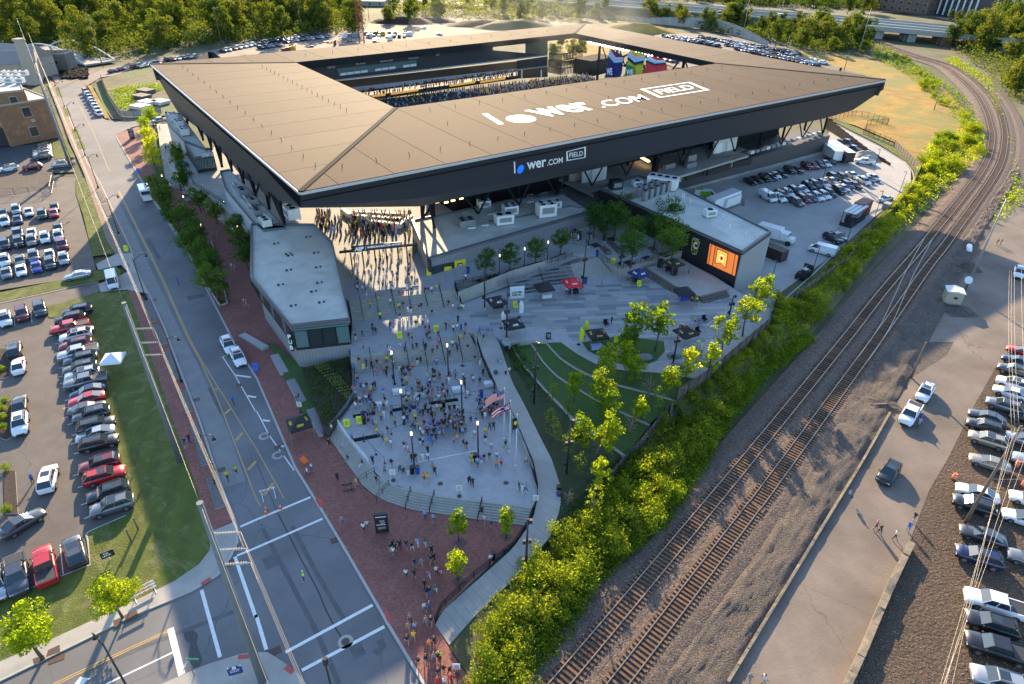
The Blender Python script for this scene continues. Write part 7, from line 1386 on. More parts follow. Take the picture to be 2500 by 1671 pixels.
for q,to,l in((T(0,2,1975,1290),T(0,2,2075,1330),'black curved-arm lamp by the lowest tree pit'),(T(0,2,1660,362),T(0,2,1760,390),'black curved-arm lamp beside the gravel pits opposite the white tent'),(T(0,1,1337,1170),T(0,1,1430,1150),'black curved-arm lamp on the driveway corner'),(T(0,1,1085,572),T(0,1,1180,560),'black curved-arm lamp between the upper tree pits'),(T(0,1,900,155),T(0,1,990,150),'black curved-arm lamp above the topmost tree pit'),(T(0,0,780,1425),T(0,0,850,1410),'black curved-arm lamp by the small lawns of the far walk'),(T(0,0,690,1200),T(0,0,760,1185),'black curved-arm lamp near the brick building end'),(T(0,0,592,980),T(0,0,660,965),'black curved-arm lamp at the far bend'),(T(0,0,508,788),T(0,0,570,775),'farthest black curved-arm lamp of the street')):street_lamp(q,to,l)
street_lamp(T(0,3,1180,1620),T(0,3,1040,1500),'black lamp standing at the bottom edge of the cross street',h=7.5,arm=1.0)
a=G(T(1,3,700,1640),.1);t=root('signal_pole',a);thing(t,'traffic signal head on a mast at the bottom edge of the street','traffic signal');tube_part('pole',[(0,0,0),(0,0,5)],.09,m_black,t);b=MB();b.box((.1,-.1,5.2),(.35,.35,.9));part('signal_head',b,m_black,t,world=False)
def post_lamp(q,z,h,where,group='slim post lamps',lit=True,r_=.07):
 a=G(q,z);t=root('post_lamp',a);thing(t,'slim black lamp post with glowing top' if lit else 'slim black lamp post','lamp post',group,where)
 tube_part('pole',[(0,0,0),(0,0,h)],r_,m_black,t);tube_part('base',[(0,0,0),(0,0,.12)],r_*2.2,m_black,t);tube_part('lantern',[(0,0,h),(0,0,h+.45)],r_*1.15,m_bulb,t,6)
for q in(T(1,2,1270,385),T(1,2,1763,315),T(1,2,1888,665),T(1,2,1355,750),T(1,2,2035,1050),T(1,2,1450,1150)):post_lamp(q,Zp,5.5,'on the lower plaza','tall slim plaza lamps',r_=.10)
for q in(V2(1030,1410),V2(1312,1330),V2(1578,1250)):post_lamp(q,Zc,3.6,'between the trees in front of the store','lamps before the store')
for q in(T(0,1,1875,395),T(0,1,1672,210),T(0,1,1722,400),T(0,1,1885,670),T(0,1,1960,890),T(0,1,2090,455),T(0,1,2215,690),T(0,1,1525,200)):post_lamp(q,Zk,4.2,'on the shaded brick walk','lamps of the shaded brick walk')
def flood(q,z,h,label,top=True):
 a=G(q,z);t=root('light_pole',a);thing(t,label,'light pole','tall black floodlight poles');tube_part('pole',[(0,0,0),(0,0,h)],[.15,.09],m_black,t);tube_part('footing',[(0,0,0),(0,0,.35)],.42,m_conc,t)
 for k,(x,zz)in enumerate(((-.3,.6),(.3,.62),(-.3,.25),(.3,.97))):
  b=MB();b.box((x,-.1,h*zz),(.3,.3,.5));part('speaker' if k<2 else 'spotlight',b,m_black,t,world=False)
flood(T(2,2,200,585),1.5,11,'tall black light pole on the lawn edge left of the seat walls');flood(T(2,2,495,1235),.9,9.5,'tall black light pole beside the concrete path bend');flood(T(2,2,1470,215),3.1,7.5,'tall black light pole beside the boulders');flood(T(1,1,2095,1265),Zm,9.5,'tall black light pole between the black tents by the landing');flood(T(1,1,2295,1540),3.0,8.5,'tall black light pole with speakers above the lawn corner');flood(T(2,1,645,1080),Zm,9.8,'tall black light pole with a hanging basket beside the red tent');flood(T(2,1,990,880),Zc,3.6,'short black light pole at the grove corner');flood(T(2,1,1985,1335),Zm,4.2,'black light pole by the white court frame');flood(T(2,3,125,545),.5,8.5,'tall black light pole at the foot of the path');flood(T(2,1,700,700),Zc,5,'black light pole behind the grove trees');flood(T(2,1,848,655),Zc,5,'black light pole among the grove trees')
for q,l in((T(3,1,400,945),'yard lamp beside the forklift'),(T(3,1,715,665),'yard lamp beside the white cargo van'),(T(3,1,980,410),'yard lamp beside the stage trailer'),(T(3,1,1195,220),'yard lamp at the yard bend'),(T(3,1,478,160),'yard lamp in the middle parking block'),(T(3,0,965,1568),'yard lamp at the curved ramp'),(T(3,1,10,1090),'yard lamp near the fence corner')):
 a=G(q,.05);t=root('yard_lamp',a);thing(t,'slim black '+l,'yard lamp','slim lamps of the service yard');tube_part('pole',[(0,0,0),(0,0,6.2)],.07,m_black,t);b=MB();b.box((-.35,0,6.25),(.8,.25,.1));part('lamp_head',b,m_black,t,world=False)
m_fr=mat('flag_red',(.5,.03,.04),.8,0);m_fw=mat('flag_white',(.6,.58,.55),.8,0);m_fb=mat('flag_blue',(.02,.03,.2),.8,0)
def flag(q,z,h,kind,label,fl,fh,dirv=(-1,-.35)):
 a=G(q,z);t=root('flagpole',a);thing(t,label,'flagpole','flagpoles by the lower plaza');tube_part('pole',[(0,0,0),(0,0,h)],[.07,.04],m_whitebox,t);b=MB();b.blob((0,0,h+.05),.09,seg=6,rings=4);part('finial',b,m_whitebox,t,world=False);tube_part('base',[(0,0,0),(0,0,.12)],.2,m_whitebox,t)
 D=Vector((*dirv,0)).normalized();fr=root('x',(0,0,0));bpy.data.objects.remove(fr);b0=MB()
 def P(u,v):return Vector((0,0,h-.1))+D*u*fl+Vector((0,0,-1))*(v*fh+.42*u*fl)+Vector((-D.y,D.x,0))*.14*math.sin(u*7+v)
 n_=10
 def cell(u0,u1,v0,v1,mi,off=0.0):
  k=max(1,int((u1-u0)*n_+.5))
  for i in range(k):
   ua,ub=u0+(u1-u0)*i/k,u0+(u1-u0)*(i+1)/k;o_=Vector((0,-off,0));b0.quad(P(ua,v0)+o_,P(ua,v1)+o_,P(ub,v1)+o_,P(ub,v0)+o_,mi)
 if kind=='us':
  for s in range(13):cell(0 if s>6 else .4,1,s/13,(s+1)/13,0 if s%2==0 else 1)
  cell(0,.4,0,7/13,2)
  for i in range(5):
   for j in range(4):cell(.04+i*.07,.065+i*.07,.05+j*.12,.09+j*.12,1,.012)
 elif kind=='ohio':
  for s in range(5):cell(.0,1,s/5,(s+1)/5,0 if s%2==0 else 1)
  cell(0,.35,.08,.92,2,.01);cell(.35,.5,.28,.72,2,.01);cell(.16,.3,.36,.64,1,.02);cell(.2,.26,.43,.57,0,.03)
 else:
  cell(0,1,0,1,3);cell(.2,.8,.3,.6,4,.01)
 part('flag',b0,[m_fr,m_fw,m_fb,m_black,m_yellow],t,world=False)
flag(T(1,2,2270,882),Zp,8.5,'us','white flagpole with the striped starred national flag, leftmost of three',2.6,1.3);flag(T(1,2,2322,1000),Zp,8.5,'ohio','white flagpole with the red, white and blue swallow-tailed state flag',2.5,1.2);flag(T(2,2,35,1130),Zp,8.4,'club','white flagpole with a limp dark flag, nearest the path',.9,1.9,(-.3,-.3))
def tent(q,z,w,rz,colr,label,txt=None,tcol=None,txt2=None):
 a=G(q,z);t=root('canopy_tent',a,rz);thing(t,label,'tent','pop-up tents');h=2.2;e=w/2;C_=[(-e,-e),(e,-e),(e,e),(-e,e)]
 b=MB();top=Vector((0,0,h+.95));ps=[Vector((x,y,h))for x,y in C_]
 for i in range(4):b.add([ps[i],ps[(i+1)%4],top],[(0,1,2)]);b.quad(ps[i]-Vector((0,0,.28)),ps[(i+1)%4]-Vector((0,0,.28)),ps[(i+1)%4],ps[i])
 part('canopy',b,colr,t,world=False)
 for x,y in C_:tube_part('leg',[(x,y,0),(x,y,h)],.035,m_grey,t,5,sm=False)
 if txt:
  for k in(0,1,2,3):
   if k==2:continue
   p0,p1=ps[k],ps[(k+1)%4];m0=(p0+p1)/2;U=(p1-p0)*.30;s=m0.lerp(top,.2)-U/2;H_=(top-m0)*.2;O=Matrix.Rotation(rz,4,'Z')@s+a;text_mesh('letter',txt,O,Matrix.Rotation(rz,3,'Z')@U,Matrix.Rotation(rz,3,'Z')@H_,tcol or m_white,.03,.03,t)
 return t
tk=mat('tent_black',(.018,.018,.02),.8,.1,3);tr_=mat('tent_red',(.6,.02,.03),.8,.05,3);tb=mat('tent_navy',(.012,.03,.12),.8,.05,3);tw=mat('tent_white',(.62,.64,.70),.8,.05,3)
tent(T(0,2,1075,250),.1,3.0,R(12),tw,'white pop-up tent on the lawn behind the parked cars')
tent(T(1,2,415,850),Zk,3.0,R(30),tk,'black pop-up tent with yellow crests on the brick sidewalk','CREW',m_yellow)
tent(T(1,1,2205,1290),Zm,3.0,R(25),tk,'black pop-up tent at the foot of the ramp nearest the stairs','C',m_white)
tent(T(1,1,2344,1520),Zm,3.0,R(10),tk,'black pop-up tent beside the feather flags','verizon',m_white)if False else tent((1253,818),Zm,3.0,R(20),tk,'black pop-up tent beside the tall feather flags','LOWER',m_white)
tent(T(2,1,290,1160),Zm,3.0,R(20),tk,'plain black pop-up tent in front of the metal bleachers');tent(T(2,1,545,1120),Zm,3.0,R(20),tr_,'red pop-up tent with white lettering','Tim Hortons',m_white);tent(T(2,1,1150,1030),Zm,3.0,R(35),tb,'navy pop-up tent with white emblems','RS',m_white);tent(T(2,1,1560,1200),Zm,3.0,R(15),tk,'plain black pop-up tent at the stage corner with a blue table');tent(T(2,1,1465,935),3.9,3.0,R(30),tk,'black pop-up tent with yellow letters on the stage','Crew',m_yellow);tent(T(2,2,770,30),Zm,3.0,R(15),tk,'black pop-up tent with yellow letters on the lawn circle','Crew',m_yellow);tent(T(2,2,1575,10),Zm,3.0,R(30),tk,'black pop-up tent with a yellow crest by the boulders','Crew',m_yellow)
def table(q,z,label,m,rz=.3,L=1.8,W_=.8):
 a=G(q,z);t=root('folding_table',a,rz);thing(t,label,'table','folding tables');b=MB();b.box((0,0,.74),(L,W_,.05));part('table_top',b,m,t,world=False);b=MB();b.box((0,-W_/2-.01,.4),(L,.02,.66));part('table_cover',b,m,t,world=False)
 for x in(-L*.42,L*.42):tube_part('leg',[(x,W_*.35,0),(x,W_*.35,.72)],.02,m_grey,t,4,sm=False);tube_part('leg',[(x,-W_*.35,0),(x,-W_*.35,.72)],.02,m_grey,t,4,sm=False)
tbl=[(T(1,2,1155,590),Zp,'white bag check table in the light shaft',m_whitebox),(T(1,2,1515,500),Zp,'white bag check table between the queues',m_whitebox),(T(1,2,1850,450),Zp,'white bag check table near the lamp post',m_whitebox),(T(1,2,1310,470),Zp,'white bag check table beside the bin',m_whitebox),(T(1,2,2140,400),Zp,'white bag check table below the blue bin',m_whitebox),(T(1,2,2210,380),Zp,'white bag check table against the path railing',m_whitebox),(T(1,1,2215,1250),Zm,'table with a dark cover under the stair-side tent',m_black),(T(2,1,315,1160),Zm,'table with a white printed cover by the black tent',m_whitebox),(T(2,1,560,1120),Zm,'dark table under the red tent',m_black),(T(2,1,1565,1180),Zm,'blue covered table under the plain black tent',mat('cover_blue',(.02,.07,.45),.7,.05,2)),(T(2,1,1130,1010),Zm,'dark table under the navy tent',m_black),(T(2,2,770,60),Zm,'blue-white covered table on the lawn circle',mat('cover_pale',(.35,.42,.75),.7,.05,2)),(T(2,1,1435,910),3.9,'dark equipment table under the stage tent',m_black)]
for q,z,l,m in tbl:table(q,z,l,m,.25)
m_lime=mat('lime_yellow',(.62,.68,.02),.6,.05,2)
def aframe(q,z,label,m,h=1.2,w=.8,rz=.2):
 a=G(q,z);t=root('sign_stand',a,rz);thing(t,label,'sign','small sign boards');b=MB();b.add([(-w/2,-.25,0),(w/2,-.25,0),(w/2,0,h),(-w/2,0,h)],[(0,1,2,3)]);part('board',b,m,t,world=False);b=MB();b.add([(-w/2,.25,0),(w/2,.25,0),(w/2,.01,h),(-w/2,.01,h)],[(3,2,1,0)]);part('board',b,m,t,world=False)
 for k in range(3):b=MB();b.box((0,-.16+k*.055-.03,.45+k*.2),(w*.6,.01,.05));part('print_line',b,m_black if m is not m_black else m_white,t,world=False)
for q,z,l,m in((T(1,1,1317,1525),Zm,'yellow sign board on the sunlit landing',m_lime),(T(1,1,1652,1468),Zm,'yellow sign board among the people on the landing',m_lime),(T(1,2,835,765),Zp,'yellow sign board next to the curved wall',m_lime),(T(1,2,950,738),Zp,'yellow sign board beside the blue bin on the lower plaza',m_lime),(T(2,1,925,850),Zc,'yellow sign board behind the grove railing',m_lime),(T(2,1,1160,1052),Zm,'yellow sign board by the navy tent',m_lime),(T(0,1,1160,728),.25,'yellow-green sign board on the tree pit gravel',m_lime),(T(2,1,332,1535),Zm,'small black A-frame board on the park plaza',m_black),(T(2,1,1045,950),Zm,'small white sign left of the navy tent',m_whitebox),(T(2,1,30,1245),Zm,'yellow-green sign board behind the feather flag',m_lime),(T(0,2,2345,250),Zk,'blue framed sign by the parked patrol SUVs',mat('sign_blue',(.03,.12,.5),.5,.05,2)),(T(0,1,1510,420),Zk,'blue newspaper-style sign box beside the planter',mat('sign_blue',(.03,.12,.5))),(T(0,1,1270,15),Zk,'blue sign box beside the far kerb',mat('sign_blue',(.03,.12,.5)))):aframe(q,z,l,m)
def post_sign(q,z,label,h=1.9,w=.7,hh=.9,m=m_whitebox):
 a=G(q,z);t=root('sign_stand',a);thing(t,label,'sign','small sign boards');tube_part('post',[(0,0,0),(0,0,h)],.03,m_black,t,5);tube_part('base',[(0,0,0),(0,0,.06)],.3,m_black,t);b=MB();b.box((0,-.05,h-hh/2),(w,.04,hh));part('board',b,m,t,world=False)
 for k in range(4):b=MB();b.box((0,-.08,h-.2-k*.16),(w*.6,.01,.035));part('print_line',b,m_black,t,world=False)
for q,z,l in((T(1,2,1258,1265),Zp,'white sign on a round-based stand at the plaza middle'),(T(1,2,1862,1410),Zp,'white sign on a round-based stand above the steps tree'),(T(2,2,215,1500),Zp,'white sign on a stand at the path railing end'),(T(1,2,410,640),Zk,'white poster board behind the black tent'),(T(1,3,1840,1480),Zk,'white poster held above the people at the bottom of the walk')):post_sign(q,z,l)
a=G(T(2,1,45,1180),Zm);t=root('banner_board',a,R(12));thing(t,'large white board reading SOCCER FOR ALL on the park plaza','board');b=MB();b.box((0,0,1.5),(2.6,.06,2.4));part('board',b,m_whitebox,t,world=False);RR=Matrix.Rotation(R(12),3,'Z')
for k,tx in enumerate(('SOCCER','FOR ALL')):text_mesh('letter',tx,a+RR@Vector((-.85,-.04,1.35-k*.5)),RR@Vector((1.7,0,0)),RR@Vector((0,0,.38)),m_black,.02,.04,t)
for x in(-1.1,1.1):tube_part('leg',[(x,0,0),(x,0,.4)],.04,m_black,t,5)
def feather(q,z,m,label,h=3.4,lean=.2):
 a=G(q,z);t=root('feather_flag',a);thing(t,label,'feather flag','feather flags');tube_part('pole',[(0,0,0),(0,0,h*.8),(lean,0,h)],.025,m_grey,t,5);b=MB();P=[(0,0,.7),(.65,0,.8),(.78,0,h*.6),(.6,0,h*.85),(lean,0,h),(0,0,h*.8)];b.add(P,[tuple(range(6))]);b.add([(x,.02,z_)for x,y,z_ in P],[tuple(range(5,-1,-1))]);part('flag',b,m,t,world=False);tube_part('base',[(0,0,0),(0,0,.08)],.3,m_dark,t)
feather(T(1,1,2245,1440),Zm,m_whitebox,'white feather flag left of the black tent beside the light pole');feather(T(2,1,65,1340),Zm,m_whitebox,'white and blue feather flag behind the black tent');feather(T(2,1,655,1520),Zm,m_lime,'lime feather flag, right one by the lawn circle');feather(T(2,1,610,1590),Zm,m_lime,'lime feather flag, left one by the lawn circle');feather(T(2,2,925,40),Zm,m_lime,'lime feather flag behind the tree on the lawn circle',2.2)
def bin_(q,z,m,label,h=1.1):a=G(q,z);t=root('litter_bin',a);thing(t,label,'litter bin','litter bins');tube_part('drum',[(0,0,0),(0,0,h)],[.26,.30],m,t,10,sm=False);tube_part('lid',[(0,0,h),(0,0,h+.1)],.32,m_black,t,10,sm=False)
mbb=mat('bin_blue',(.01,.06,.35),.5,.05,2)
for q,z,m,l in((T(1,1,1943,935),Zc,mbb,'blue bin at the store corner'),(T(2,1,778,780),Zc,mbb,'blue bin at the top of the park stairs'),(T(2,1,672,1030),Zm,mbb,'blue bin under the hanging basket pole'),(T(1,2,2195,325),2.0,mbb,'blue bin on the path beside the check tables'),(T(1,2,2065,500),Zp,mbb,'blue bin in the crowd right of the lamp post'),(T(1,2,985,700),Zp,mbb,'blue-topped bin near the left barrier'),(T(1,2,992,745),Zp,m_black,'black bin below the blue-topped one'),(T(1,2,1480,1200),Zp,mbb,'blue bin beside the front lamp post'),(T(1,2,1432,1200),Zp,m_dark,'dark bin left of the front lamp post'),(T(1,2,2005,1085),Zp,m_dark,'dark bin at the right lamp post'),(T(1,2,1718,600),Zp,m_dark,'yellow-topped bin among the queue'),(T(1,2,1355,640),Zp,m_dark,'yellow-topped bin near the second lamp'),(T(2,2,425,1440),.8,mbb,'blue bin on the edge of the concrete path'),(T(2,2,425,1380),.9,m_dark,'dark bin on the edge of the concrete path'),(T(1,3,2170,420),Zk,m_dark,'dark bin against the brick plaza railing')):bin_(q,z,m,l)
def rail_thing(pts,z,label,h=1.0,step=1.8,bars=3,group='railings',m=m_dark):
 P=[G(q,zz)for q,zz in(pts if isinstance(pts[0][1],(int,float))and isinstance(pts[0][0],tuple)else[(q,z)for q in pts])];t=root('railing',P[0]);thing(t,label,'railing',group,pos=P[len(P)//2])
 b=MB()
 for k in range(bars):b.tube([p+Vector((0,0,h*(k+1)/bars))for p in P],.035,4,sm=False)
 part('rail',b,m,t);me=MB().tube([(0,0,0),(0,0,h)],.04,4,sm=False).mesh('post',[m])
 for p in resample(P,step):link('post',me,t,p-t.location)
for k,(x0,y0,x1,y1)in enumerate(((950,1170,985,1370),(1097,1155,1130,1355),(1245,1140,1283,1330),(1395,1140,1425,1300),(1540,1110,1575,1270),(1680,1080,1722,1270))):rail_thing([(T(1,1,x0,y0),Zc),(T(1,1,x1,y1),Zm)],0,'dark handrail %s on the upper stairs'%['nearest the pub','beside the first one','in the left middle','in the right middle','beside the last one','farthest right'][k],group='handrails on the upper stairs',bars=2)
for k,(x0,y0,x1,y1)in enumerate(((1040,90,1078,310),(1205,60,1235,200),(1370,40,1410,270),(1530,10,1572,240),(1685,-15,1735,215),(1855,-10,1892,190),(862,130,885,300))):rail_thing([(T(1,2,x0,y0),Zm),(T(1,2,x1,y1),Zp)],0,'dark handrail %s on the wide stairs'%['beside the left edge','just right of the tall lamp','in the left middle','in the right middle','left of the last but one','second from the path','against the garden wall'][k],group='handrails on the wide stairs',bars=2)
for k,(x0,y0,x1,y1)in enumerate(((1088,1165,945,1290),(1220,1280,1105,1460),(1420,1335,1370,1540),(1635,1365,1590,1568),(2070,1430,2030,1650))):rail_thing([(T(1,2,x0,y0+35),Zp),(T(1,2,x1,y1),Zk+.1)],0,'dark handrail %s down the curved steps'%['farthest left','below the officer pair','at the middle','right of the middle','by the plaza trees'][k],group='handrails on the curved steps',bars=2,step=1.0)
rail_thing([(T(1,2,2025,15),Zm),(T(1,2,2070,170),1.9),(T(1,2,2180,420),Zp),(T(1,2,2344,700),Zp),(T(2,2,80,890),Zp),(T(2,2,190,1150),Zp),(T(2,2,232,1360),Zp)],0,'long black railing between the lower plaza and the concrete path',1.3,1.6,5)
rail_thing([(T(2,2,232,1430),Zp),(T(2,3,195,40),.6),(T(2,3,100,190),Zk),(T(2,3,0,330),Zk),(T(1,3,2000,590),Zk),(T(1,3,1700,880),Zk),(T(1,3,1640,1010),Zk)],0,'long black railing along the brick plaza edge',1.1,2.0,4)
rail_thing([T(1,2,755,760),T(1,2,850,900),T(1,2,1030,1110)],Zp,'pale metal railing at the top of the curved steps',1.0,1.2,3,m=m_whitebox)
rail_thing([(T(2,1,785,790),Zc+.2),(T(2,1,985,905),Zc+.2),(T(2,1,1240,830),Zc+.2),(T(2,1,1540,755),Zc+.2)],0,'black railing round the tree grove terrace',1.1,1.4,4)
rail_thing([V2(520,1545),V2(740,1500),V2(1030,1440),V2(1300,1360),V2(1600,1290),V2(1860,1210)],Zc,'black railing along the store front planters',1.0,1.6,4);rail_thing([(T(1,1,1820,1060),Zc),(T(1,1,1880,1245),Zm)],0,'thick black railing dropping beside the upper stairs',1.3,.7,6)
rail_thing([T(1,1,1890,1130),T(2,1,0,1020),T(2,1,380,905),T(2,1,585,850)],3.7,'thin wire railing along the sloping ramp',1.0,1.4,2,m=m_grey)
for L_ in([V2(735,1480),V2(990,1400),V2(1060,1440),V2(800,1510)],[V2(1050,1400),V2(1250,1330),V2(1310,1360),V2(1110,1430)],[V2(1320,1310),V2(1520,1250),V2(1590,1275),V2(1350,1345)],[V2(1600,1230),V2(1780,1160),V2(1850,1180),V2(1650,1255)]):sheet('mulch_bed',Gl(L_,Zc+.03),m_mulch)
for q in(T(2,1,765,680),T(2,1,920,625),T(2,1,1070,840),T(2,1,1240,800),T(2,1,1405,765)):a=G(q,Zc);b=MB();b.box((a.x,a.y,Zc+.03),(1.8,1.8,.05),R(35));struct('mulch_bed',b,m_mulch)
for q0,q1,l in((T(2,1,820,690),T(2,1,890,770),'short'),(T(2,1,880,640),T(2,1,1000,760),'longest'),(T(2,1,1010,680),T(2,1,1060,740),'hidden'),(T(2,1,1260,700),T(2,1,1320,760),'right-hand')):
 a,c=G(q0,Zc),G(q1,Zc);d=c-a;t=root('timber_lounger',(a+c)/2,math.atan2(d.y,d.x));thing(t,'%s grey timber lounging bench in the paved grove'%l,'bench','timber benches in the grove');b=MB();L=d.length
 b.prism([Vector(p)for p in((-L/2,-.6,0),(L/2,-.6,0),(L/2,.6,0),(-L/2,.6,0))],[Vector(p)for p in((-L/2+.3,-.5,.25),(L/2-.3,-.5,.7),(L/2-.3,.5,.7),(-L/2+.3,.5,.25))]);part('deck',b,m_wood,t,world=False)
 for k in range(7):b=MB();y=-.42+k*.14;b.add([(-L/2+.35,y-.055,.29),(L/2-.35,y-.055,.74),(L/2-.35,y+.055,.74),(-L/2+.35,y+.055,.29)],[(0,1,2,3)]);part('slat',b,m_wood,t,world=False)
def bleacher(q,rz,label,rows_=4,L=7.5):
 a=G(q,Zm);t=root('bleachers',a,rz);thing(t,label,'bleachers','metal bleachers')
 for k in range(rows_):b=MB();b.box((0,k*.75,.35+k*.38),(L,.5,.06));part('seat_plank',b,m_grey,t,world=False);b=MB();b.box((0,k*.75+.38,.16+k*.38),(L,.3,.04));part('foot_plank',b,m_grey,t,world=False)
 for x in(-L/2,0,L/2):tube_part('frame',[(x,-.2,.1),(x,rows_*.75,rows_*.38+.1)],.05,m_dark,t,4,sm=False)
bleacher(T(2,1,150,1110),R(17),'left metal bleachers against the ramp wall',4,6.5);bleacher(T(2,1,440,1030),R(17),'right metal bleachers nearer the park stairs',5,6)
for q0,q1,l in((T(1,1,-130,1500),T(1,2,90,60),'topmost'),(T(1,2,170,120),T(1,2,265,290),'second from the top'),(T(1,2,320,350),T(1,2,430,560),'third from the top'),(T(1,2,500,620),T(1,2,620,850),'lowest, behind the black tent')):
 a,c=G(q0,.3),G(q1,.3);d=c-a;L=d.length;t=root('stone_bench',(a+c)/2+Vector((0,0,-.3)),math.atan2(d.y,d.x));thing(t,'long pale stone bench, %s'%l,'bench','stone benches on the brick sidewalk');b=MB();b.box((0,0,.24),(L,1.3,.48));part('plinth',b,m_conc,t,world=False)
 if l[0]in 'lt' and 'top' not in l or 'third' in l:
  for k in range(int(L/.3)):b=MB();b.box((-L/2+.15+k*.3,0,.52),(.2,1.2,.05));part('slat',b,m_grey,t,world=False)
 else:b=MB();b.box((0,0,.5),(L*.98,1.25,.06));part('seat',b,m_grey,t,world=False)
wall('retaining_wall',Gl([(655,760),(700,838),(745,902),(790,1055),(806,1072)],0.0)[:2]+[G((800,1075),0),G((822,1045),0),G((845,1020),0),G((866,985),0),G((868,940),0)]if False else[G((790,1068),0),G((822,1042),0),G((848,1015),0),G((866,985),0),G((866,940),0),G((858,880),0)],0,[1.3,1.5,1.9,1.9,1.9,2.6],.35,mat('dark_stone',(.09,.095,.10),.8,.15,2))
def totem(q,z,label,h=3.2,w=1.4,rz=0):
 a=G(q,z);t=root('information_totem',a,rz);thing(t,label,'information board','black information totems');b=MB();b.box((0,0,h/2),(w,.35,h));part('slab',b,m_black,t,world=False)
 for k,(x,zz,sx,sz)in enumerate(((0,h*.88,w*.8,.12),(.1,h*.66,w*.4,.3),(-.05,h*.46,w*.7,.10),(0,h*.28,w*.6,.35),(.15,h*.55,w*.35,.08),(-.25,h*.2,w*.3,.06))):b=MB();b.box((x,-.19,zz),(sx,.01,sz));part('print',b,m_grey if k%2 else m_whitebox,t,world=False)
totem(T(1,3,1160,170),Zk,'tall black map totem on the brick plaza below the curved steps',3.0,1.5,R(8));totem(T(0,0,1215,1270),Zk,'tall black totem at the far street corner',3.0,1.5,R(10))
m_orange=mat('safety_orange',(.75,.14,.02),.6,.05,2)
for q,l in((T(1,2,92,1535),'orange cone left at the barricade'),(T(1,2,225,1520),'orange cone right of the barricade'),(T(1,3,92,5),'orange cone nearest the white stop line'),(T(3,1,645,530),'orange cone left of the stage trailer'),(T(3,1,700,575),'orange cone in front of the black SUV'),(T(0,1,1180,870),'orange cone on the driveway corner')):
 a=G(q,.02);t=root('traffic_cone',a);thing(t,l,'traffic cone','traffic cones');tube_part('cone',[(0,0,.03),(0,0,.72)],[.17,.03],m_orange,t);tube_part('band',[(0,0,.33),(0,0,.48)],[.115,.085],m_whitebox,t);b=MB();b.box((0,0,.02),(.4,.4,.04));part('base',b,m_orange,t,world=False)
for q,l in((T(3,2,2270,1140),'orange and white barrel behind the gold sedan'),(T(3,2,1695,1255),'orange and white barrel holding a rope on the dirt'),(T(3,2,2330,1320),'orange and white barrel at the right edge')):
 a=G(q,.05);t=root('traffic_barrel',a,0);thing(t,l,'barrel','traffic barrels');tube_part('drum',[(0,0,0),(0,0,1.0)],[.30,.25],m_orange,t,12)
 for zz in(.3,.6):tube_part('band',[(0,0,zz),(0,0,zz+.13)],.29-zz*.03,m_whitebox,t,12)
a,c=G(T(3,2,1720,1200),.9),G(T(3,2,2320,1255),.9);o=ob('rope',MB().tube([a.lerp(c,k/8)-Vector((0,0,.4*math.sin(math.pi*k/8)))for k in range(9)],.035,4),mat('rope',(.4,.33,.2),.9,.1,5));thing(o,'pale rope strung low between two orange barrels','rope',pos=a)
def barricade(q0,q1,z,label,rows_=3,col=m_orange):
 a,c=G(q0,z),G(q1,z);d=c-a;t=root('barricade',a,math.atan2(d.y,d.x));L=d.length;thing(t,label,'barricade','striped barricades')
 for x in(L*.1,L*.9):tube_part('upright',[(x,0,0),(x,0,1.5)],.05,m_whitebox,t,4,sm=False);tube_part('foot',[(x,-.6,.05),(x,.6,.05)],.05,m_whitebox,t,4,sm=False)
 for k in range(rows_):
  zz=1.4-k*.45;b=MB();b.box((L/2,-.05,zz),(L,.05,.2));bd=part('board',b,m_whitebox,t,world=False)
  for j in range(int(L/.5)):b=MB();x=.1+j*.5;b.add([(x,-.085,zz-.1),(x+.2,-.085,zz-.1),(x+.35,-.085,zz+.1),(x+.15,-.085,zz+.1)],[(0,1,2,3)]);part('stripe',b,col,bd,world=False)
barricade(T(0,3,1215,805),T(0,3,1440,690),.1,'white and orange striped barricade on the corner lawn');barricade(T(1,2,50,1440),T(1,2,190,1400),.01,'red and white striped barricade across the yellow hatching',1,mat('stripe_red',(.5,.03,.03),.6,0))
a=G(T(1,2,450,1130),Zk);t=root('warning_sign',a,R(-10));thing(t,'orange diamond work sign leaning on its stand on the brick sidewalk','sign');b=MB();b.add([(0,-.1,.35),(.65,0,1.0),(0,.1,1.65),(-.65,0,1.0)],[(0,1,2,3)]);part('panel',b,m_orange,t,world=False);tube_part('stand',[(-.3,.2,0),(0,.1,.8),(.3,.2,0)],.03,m_dark,t,4)
for q,l in((T(1,2,835,1305),'upper'),(T(1,2,845,1360),'lower')):
 a=G(q,Zk);t=root('electric_scooter',a,R(15));thing(t,'%s black electric scooter parked on the brick'%l,'scooter','parked scooters');b=MB();b.box((0,0,.13),(.9,.16,.06));part('deck',b,m_black,t,world=False);tube_part('stem',[(.45,0,.15),(.38,0,1.1)],.03,m_black,t,5);tube_part('handlebar',[(.38,-.25,1.1),(.38,.25,1.1)],.02,m_black,t,5)
 for x in(-.5,.5):tube_part('wheel',[(x,-.03,.11),(x,.03,.11)],.11,m_tyre,t,10,sm=False)
a=G(T(0,3,2180,1510),.12);t=root('parking_sign',a,R(18));thing(t,'navy parking garage sign on two white posts on the corner island','sign');
for x in(-.55,.55):tube_part('post',[(x,0,0),(x,0,1.9)],.05,m_whitebox,t,5)
